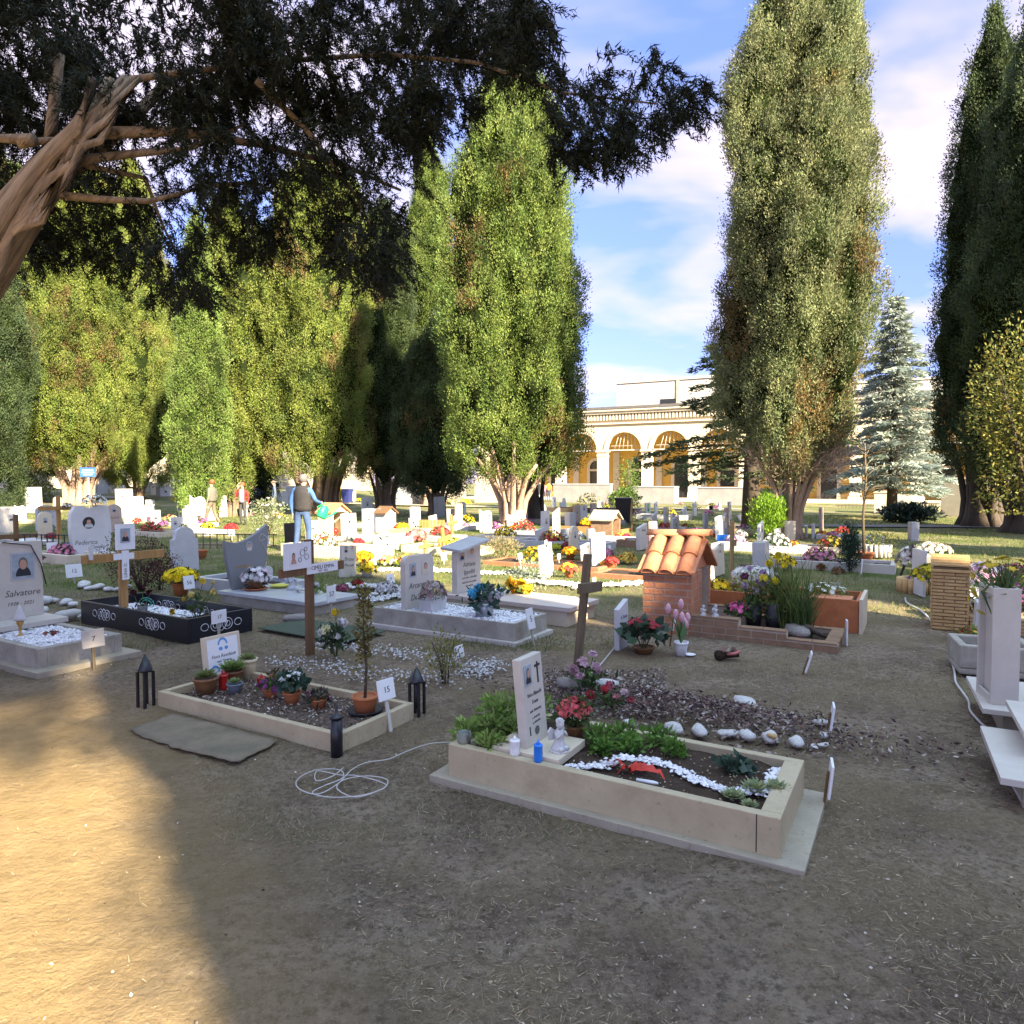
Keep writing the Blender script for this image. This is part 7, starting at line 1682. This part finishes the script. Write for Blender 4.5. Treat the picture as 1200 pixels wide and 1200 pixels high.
# flowers and plants: label, x, base y, width px, colours, pot material, kind
OR, YE, PU, PK, WH, RD, LM = [(.76,.36,.01),(.70,.26,.01)], [(.80,.60,.02),(.74,.52,.02)], [(.30,.06,.20),(.24,.04,.15)], [(.60,.20,.32),(.66,.32,.42)], [(.76,.75,.70),(.70,.69,.62)], [(.56,.04,.03),(.48,.03,.05)], [(.62,.58,.06),(.5,.5,.05)]
FL = [
('big orange yellow bush of flowers left of the stone chapel',380,645,26,OR,None),('orange chrysanthemum in a terracotta pot beside the slim pale headstone',427,664,24,OR,M_terra),('yellow mums in a pot right of the white house stele',472,624,15,YE,M_marb),('large cream white daisy bush behind the leaning pale headstone',451,646,32,WH,None),('red and yellow bunch at the foot of the big orange bush',384,652,14,RD,None),
('red flowers lying on the cream kerb behind the orange chrysanthemum',420,638,13,RD,None),('pinkish red loose bush before the picket fence',488,634,26,[(.55,.15,.14),(.60,.28,.24)],None),('mixed red and yellow bouquet behind the dark vase',455,662,22,[(.55,.10,.08),(.70,.50,.08),(.5,.5,.5)],None),('green and yellow bedding before the red bouquet',478,664,26,[(.7,.3,.05),(.5,.5,.06)],None),('dark leafy vase of white blossoms left of the gravel grave',453,696,26,[(.60,.52,.54),(.70,.66,.66)],None),
('pink cushion flowers left of the tall bright white headstone',547,620,12,PK,None),('orange bedding flowers under the curved white headstone',603,622,13,[(.72,.28,.03)],None),('white blossoms in green leaves right of the tall bright headstone',584,622,15,WH,None),('dark leaved pot right of the orange bedding flowers',618,624,16,[(.25,.1,.06)],None),('red flowers on the earthy bank beyond the dry shrub',632,610,8,RD,None),
('purple chrysanthemum left of the long leaning slab',630,652,13,PU,M_terra),('orange yellow chrysanthemum in a pot on the sunlit lawn',668,656,20,OR,M_terra),('lemon green plant left of the dark red foliage',652,644,13,LM,None),('dark red foliage plant above the lawn chrysanthemum',665,644,16,[(.22,.03,.05),(.3,.08,.06)],None),('golden yellow mums below the tall white headstone',688,620,17,YE,M_terral),
('pink cyclamen right of the purple one in the kerbed plot',676,616,8,PK,None),('yellow orange leafy plants left of the shrine kerb',735,660,24,[(.55,.32,.06),(.5,.45,.08)],None),('red and yellow foliage plant at the corner of the timber edged plot',711,664,15,[(.65,.35,.05)],None),('red cyclamens before the shaded brick shrine',734,634,15,[(.42,.03,.07)],None),('purple chrysanthemum dome behind the shrine roof',816,628,17,PU,None),
('pale pink flower pot right of the narrow bluish headstone',838,630,13,[(.52,.4,.42)],M_terra),('long lilac and pink flower bunch behind the bright cream headstone',862,640,26,[(.52,.36,.5),(.60,.42,.52)],None),('yellow mum left of the vivid green thuja',869,622,10,YE,None),('dark plum chrysanthemum beside the yellow one left of the thuja',877,624,14,[(.2,.14,.17),(.4,.35,.4)],None),('bright yellow dome of mums on a stand behind the narrow bluish headstone',833,606,10,YE,M_iron),
('white and black bouquet in the white box headstone',906,650,15,WH,None),('dark brown chrysanthemum in a pot on the grass near the cone conifer',962,668,8,[(.25,.08,.04)],M_terra),('yellow brown chrysanthemum at the foot of the cone conifer',982,672,13,[(.3,.2,.08),(.2,.08,.05)],None),('pink flowers on the beige kerbed plot near the white pillar',959,642,12,[(.6,.26,.26)],None),('tulip like green leaves in the white kerbed bed',958,660,26,[(.4,.2,.06)],None),
('red flower wreath in front of the woman in red',271,622,16,RD,None),('yellow blossoms in the pale rose bush beside the man',329,606,10,[(.74,.42,.04)],None),('lime yellow leafy plant behind the bald man',335,588,9,LM,None),('orange and white bunch left of the walking woman',200,612,16,[(.7,.3,.12),(.7,.6,.5)],None),('yellow flower pot on the cream cube far left',165,570,9,YE,None),
('white lily spray on top of the barrel shaped headstone',101,592,24,WH,None),('dark green wreath on the arms of the honey wood cross',81,600,9,WH,None),('dark red plant with spiky leaf in a white vase at left',44,660,13,[(.3,.06,.04)],M_marb),('blue flower bunch at the foot of the honey wood cross',79,642,10,[(.05,.32,.48)],None),('small red blooms along the black railing',60,632,14,[(.4,.05,.08)],None),
('pink flower alone on the grass left of the dark vase',401,692,13,[(.55,.16,.25)],None),('red flowers in a small white box before the leaning pale headstone',419,688,11,RD,M_marb),('yellow far mums near the tall leaning slab',619,588,9,YE,None),('beige shrubby flowers along the far marble wall',690,592,26,[(.5,.42,.25)],None),('yellow flowers in a vase right of the blue shaded wall',781,604,8,YE,M_marbc),
('pale pink bunches before the blue shaded wall',748,604,12,[(.6,.4,.4)],None),('dark round shrub before the gabled shrine',816,598,13,[],None),('green yellow low plant right of the blue shaded wall',806,598,10,LM,None),('pink heather dome right of the far doorway',798,592,7,[(.5,.25,.3)],None),('yellow and dark bunch far among shaded tombs left of the splayed stems',545,592,14,YE,None),
('pale yellow dry blossoms at the far foot of the splayed stems',528,594,18,[(.55,.42,.2)],None),('yellow flowers on the second row of far left stones',204,588,8,YE,None),('yellow green clump behind the far visitors',711,596,9,LM,None),('pink heap right of the shaded tablet',708,592,7,[(.55,.3,.28)],None)]
for i_, (lb, px, py, w, cl_, pot) in enumerate(FL):
    p = P(px, py); R = w*.5/F*p.y; far = p.y > 24
    zt = 0.
    if 'on top of the barrel' in lb: p = P(105,656)+Vector((-.05,.30,1.08)); R = .22
    if 'on the arms of' in lb: p = P(70,636)+Vector((.22,.0,.90)); R = .12
    if 'on a stand' in lb or 'on the cream cube' in lb: zt = .35
    flowers('dark_shrub' if not cl_ else 'flower_plant', lb, 'flowers' if cl_ else 'shrub', p+Vector((0,0,zt)), R, min(.22,R*.8), min(.16,R*.55), cl_ or WH, (24 if far else 60) if cl_ else 0, max(.035, R*.23), pot, None, [(.03,.05,.02),(.045,.07,.025)] if not cl_ else LG, 90 if far else 170, max(.05, R*.25), hs=.8, lift=0 if pot else R*.25, group=None)
bush('dry_shrub', 'dry straw green round shrub behind the canopied headstone', 'shrub', P(588,655), (.44,.40,.24), 1500, .06, [(.26,.22,.10),(.17,.17,.07),(.33,.26,.14)], 230, 5, up=.7, wleaf=.25)
bush('rose_bush', 'tall pale green rose bush between the man and the bald visitor', 'shrub', P(313,630), (.62,.55,.60), 1900, .06, [(.20,.24,.12),(.15,.19,.09),(.28,.30,.17)], 231, 9, pet=[(.66,.50,.48),(.70,.66,.60)], npet=26, psize=.05)
bush('pot_bush', 'leafy green bush beside the first low marble wall', 'shrub', P(731,596), (1.0,.9,.62), 1800, .16, [(.10,.17,.03),(.14,.20,.04),(.07,.12,.03)], 232, 5)
bush('slender_tree', 'slender young tree before the second arch pillar', 'tree', P(737,594), (.75,.7,1.6), 900, .16, [(.10,.17,.03),(.14,.20,.04)], 233, 5)
bush('green_bush', 'sunlit bush low beside the far left dark cypress', 'shrub', P(38,588), (1.5,1.2,.85), 2400, .14, [(.12,.15,.04),(.16,.18,.05)], 234, 5)
bush('green_bush', 'round bushes far behind under the left cypresses', 'shrub', P(185,572), (1.5,1.2,.8), 900, .2, [(.12,.16,.05),(.16,.19,.06)], 235, 4)
# railings
def railing(label, px, py, L_, h, n, rot=UA, m=None, picket=False):
    t = thing('grave_railing', label, 'railing', P(px,py), rot)
    MB().box(0,-.012,h*.80,L_,.012,h*.86).box(0,-.012,h*.16,L_,.012,h*.22).build('rail', m or M_iron, t)
    mb = MB(); r_ = .008 if not picket else .04
    for k in range(n):
        x = L_*(k+.5)/n; mb.box(x-r_,-.0115,-.03,x+r_,.0115,h*(1. if picket else .8)); 
        if not picket: mb.ball((x,0,h*.84),.02,6)
    mb.build('pickets', m or M_iron, t); return t
railing('low black iron railing before the round topped white headstone', 26, 642, 1.5, .38, 10, rad(-8))
railing('low rusty metal railing behind the shouldered white headstone', 226, 642, 2.1, .40, 12, rad(-6), M_wooda)
railing('brown wooden picket fence behind the pinkish red bush', 490, 622, .9, .36, 9, rad(-10), M_woodg, True)
railing('thin iron gate rail far right among the low white walls', 980, 596, 3.0, .9, 14, rad(-6), M_barkd)
# bins, sign, odds and ends
def bin_(label, px, py, h, m):
    t = thing('rubbish_bin', label, 'bin', P(px,py), rad(-15)); w = h*.30
    MB().add([(-w*.8,-w*.8,.06),(w*.8,-w*.8,.06),(w*.8,w*.8,.06),(-w*.8,w*.8,.06),(-w,-w,h*.92),(w,-w,h*.92),(w,w,h*.92),(-w,w,h*.92)], [(3,2,1,0),(4,5,6,7),(0,1,5,4),(1,2,6,5),(2,3,7,6),(3,0,4,7)]).build('body', m, t, bevel=.01)
    MB().box(-w*1.08,-w*1.1,h*.92,w*1.08,w*1.1,h).build('lid', m, t, bevel=.02)
    for s_ in (-1,1): MB().lathe([(.09,-.03),(.09,.03)], n=12).build('wheel', M_iron, t, (s_*w*.7,w*.9,.09), (0,math.pi/2,0))
bin_('black wheeled bin behind the shaded brick shrine', 731, 614, 1.0, M_black)
bin_('yellow recycling bin under the dark cypress', 394, 590, .95, mat('yellow_plastic',(.50,.38,.03),.5,.1,5,0)); bin_('dark blue bin beside the yellow one', 407, 590, .95, mat('navy_plastic',(.03,.04,.16),.5,.1,5,0))
t = thing('blue_sign', 'pale blue rectangular sign on a thin pole under the left cypress', 'sign', P(105,608), rad(5)); sc = P(105,608).y/F
MB().lathe([(.03,-.1),(.03,52*sc)], n=8).build('pole', M_zinc, t); MB().box(-9*sc,-.06,49*sc,9*sc,-.035,60*sc).build('board', mat('sign_blue',(.04,.12,.38),.5,.1,3,0), t, bevel=.004)
for k, (z_, w_) in enumerate(((57,6),(54.3,7),(51.8,5))): MB().box(-w_*sc,-.066,(z_-.4)*sc,w_*sc,-.0605,(z_+.4)*sc).build('white_line', M_white, t)
t = thing('flower_crate', 'bright blue plastic crate beside the tilting white slab', 'crate', P(840,634)+Vector((0,0,.0)), UA); ring(MB().box(0,0,0,.34,.24,.02),0,0,.34,.24,.02,.16,.02,.02).build('crate', M_blue, t)
t = thing('memorial_lamp', 'small black vase at the foot of the barrel shaped headstone', 'vase', P(106,660)+Vector((.05,-.12,0)), 0); MB().lathe([(.06,0),(.075,.04),(.07,.16),(.05,.18)], n=12).build('vase', M_black, t)
t = thing('white_cup', 'small white cup left of the spiky leaved white vase', 'cup', P(36,680)); MB().lathe([(.035,0),(.045,.12),(.038,.12),(.03,.02)], n=12).build('cup', M_marb, t)
cobble('white round ball stone behind the left edge headstone', P(33,692), .16, None, M_marb)
for px, py, w_, lb in [(390,705,10,''),(408,703,9,''),(425,702,12,''),(440,703,10,''),(398,712,9,''),(436,712,11,'')]:
    q_ = P(px,py-14); cobble('white cobble round the plot of the single pink flower', q_, w_/F*q_.y, 'cobbles round the single pink flower')
t = thing('stacked_tombs', 'bluish grey stacked tomb blocks in far shade between trunks', 'tomb', P(470,592), rad(-8)); mb = MB(); mb.box(-1.6,0,0,1.6,.9,.45).box(-1.2,.1,.45,1.0,.8,.8).box(-.3,.2,.8,.2,.7,1.15); mb.build('block', M_greyl, t, bevel=.01)
t = thing('stacked_tombs', 'shaded tomb blocks heaped with flowers far left of the yellow bin', 'tomb', P(350,588), rad(-4)); MB().box(-1.4,0,0,1.4,.9,.6).box(-.9,.1,.6,.5,.8,1.0).build('block', M_greyl, t, bevel=.01)
t = thing('stacked_tombs', 'low pale tombs far behind the cream headstone on the left', 'tomb', P(205,578), rad(-4)); MB().box(-2.6,0,0,2.6,1.2,.7).box(-1.5,.2,.7,-.2,1,1.3).box(.5,.2,.7,1.6,1,1.1).build('block', M_marbp, t, bevel=.01)
t = thing('tall_tomb', 'bluish box tomb far behind the blue sign', 'tomb', P(127,574), rad(-4)); MB().box(-.8,0,0,.8,1.2,2.0).box(-.95,-.1,2.0,.95,1.3,2.2).build('block', M_greyl, t, bevel=.01)
bush('dead_twig_fan', 'fan of dead pinkish brown twigs hanging round the stripped cypress stems', 'twigs', Vector((P(928,630).x, P(928,630).y-.75, 1.45)), (1.35,.8,.62), 4200, .26, [(.40,.29,.22),(.30,.21,.155),(.50,.38,.30)], 240, 9, up=.8, wleaf=.055)
# ------------------------------------------------------------------ lettering to plain meshes
dg = bpy.context.evaluated_depsgraph_get()
for o in [o for o in COL.objects if o.type == 'FONT']:
    me = bpy.data.meshes.new_from_object(o.evaluated_get(dg)); n = bpy.data.objects.new(o.name, me); COL.objects.link(n)
    n.parent = o.parent; n.matrix_local = o.matrix_local.copy(); nm = o.name; bpy.data.objects.remove(o); n.name = nm
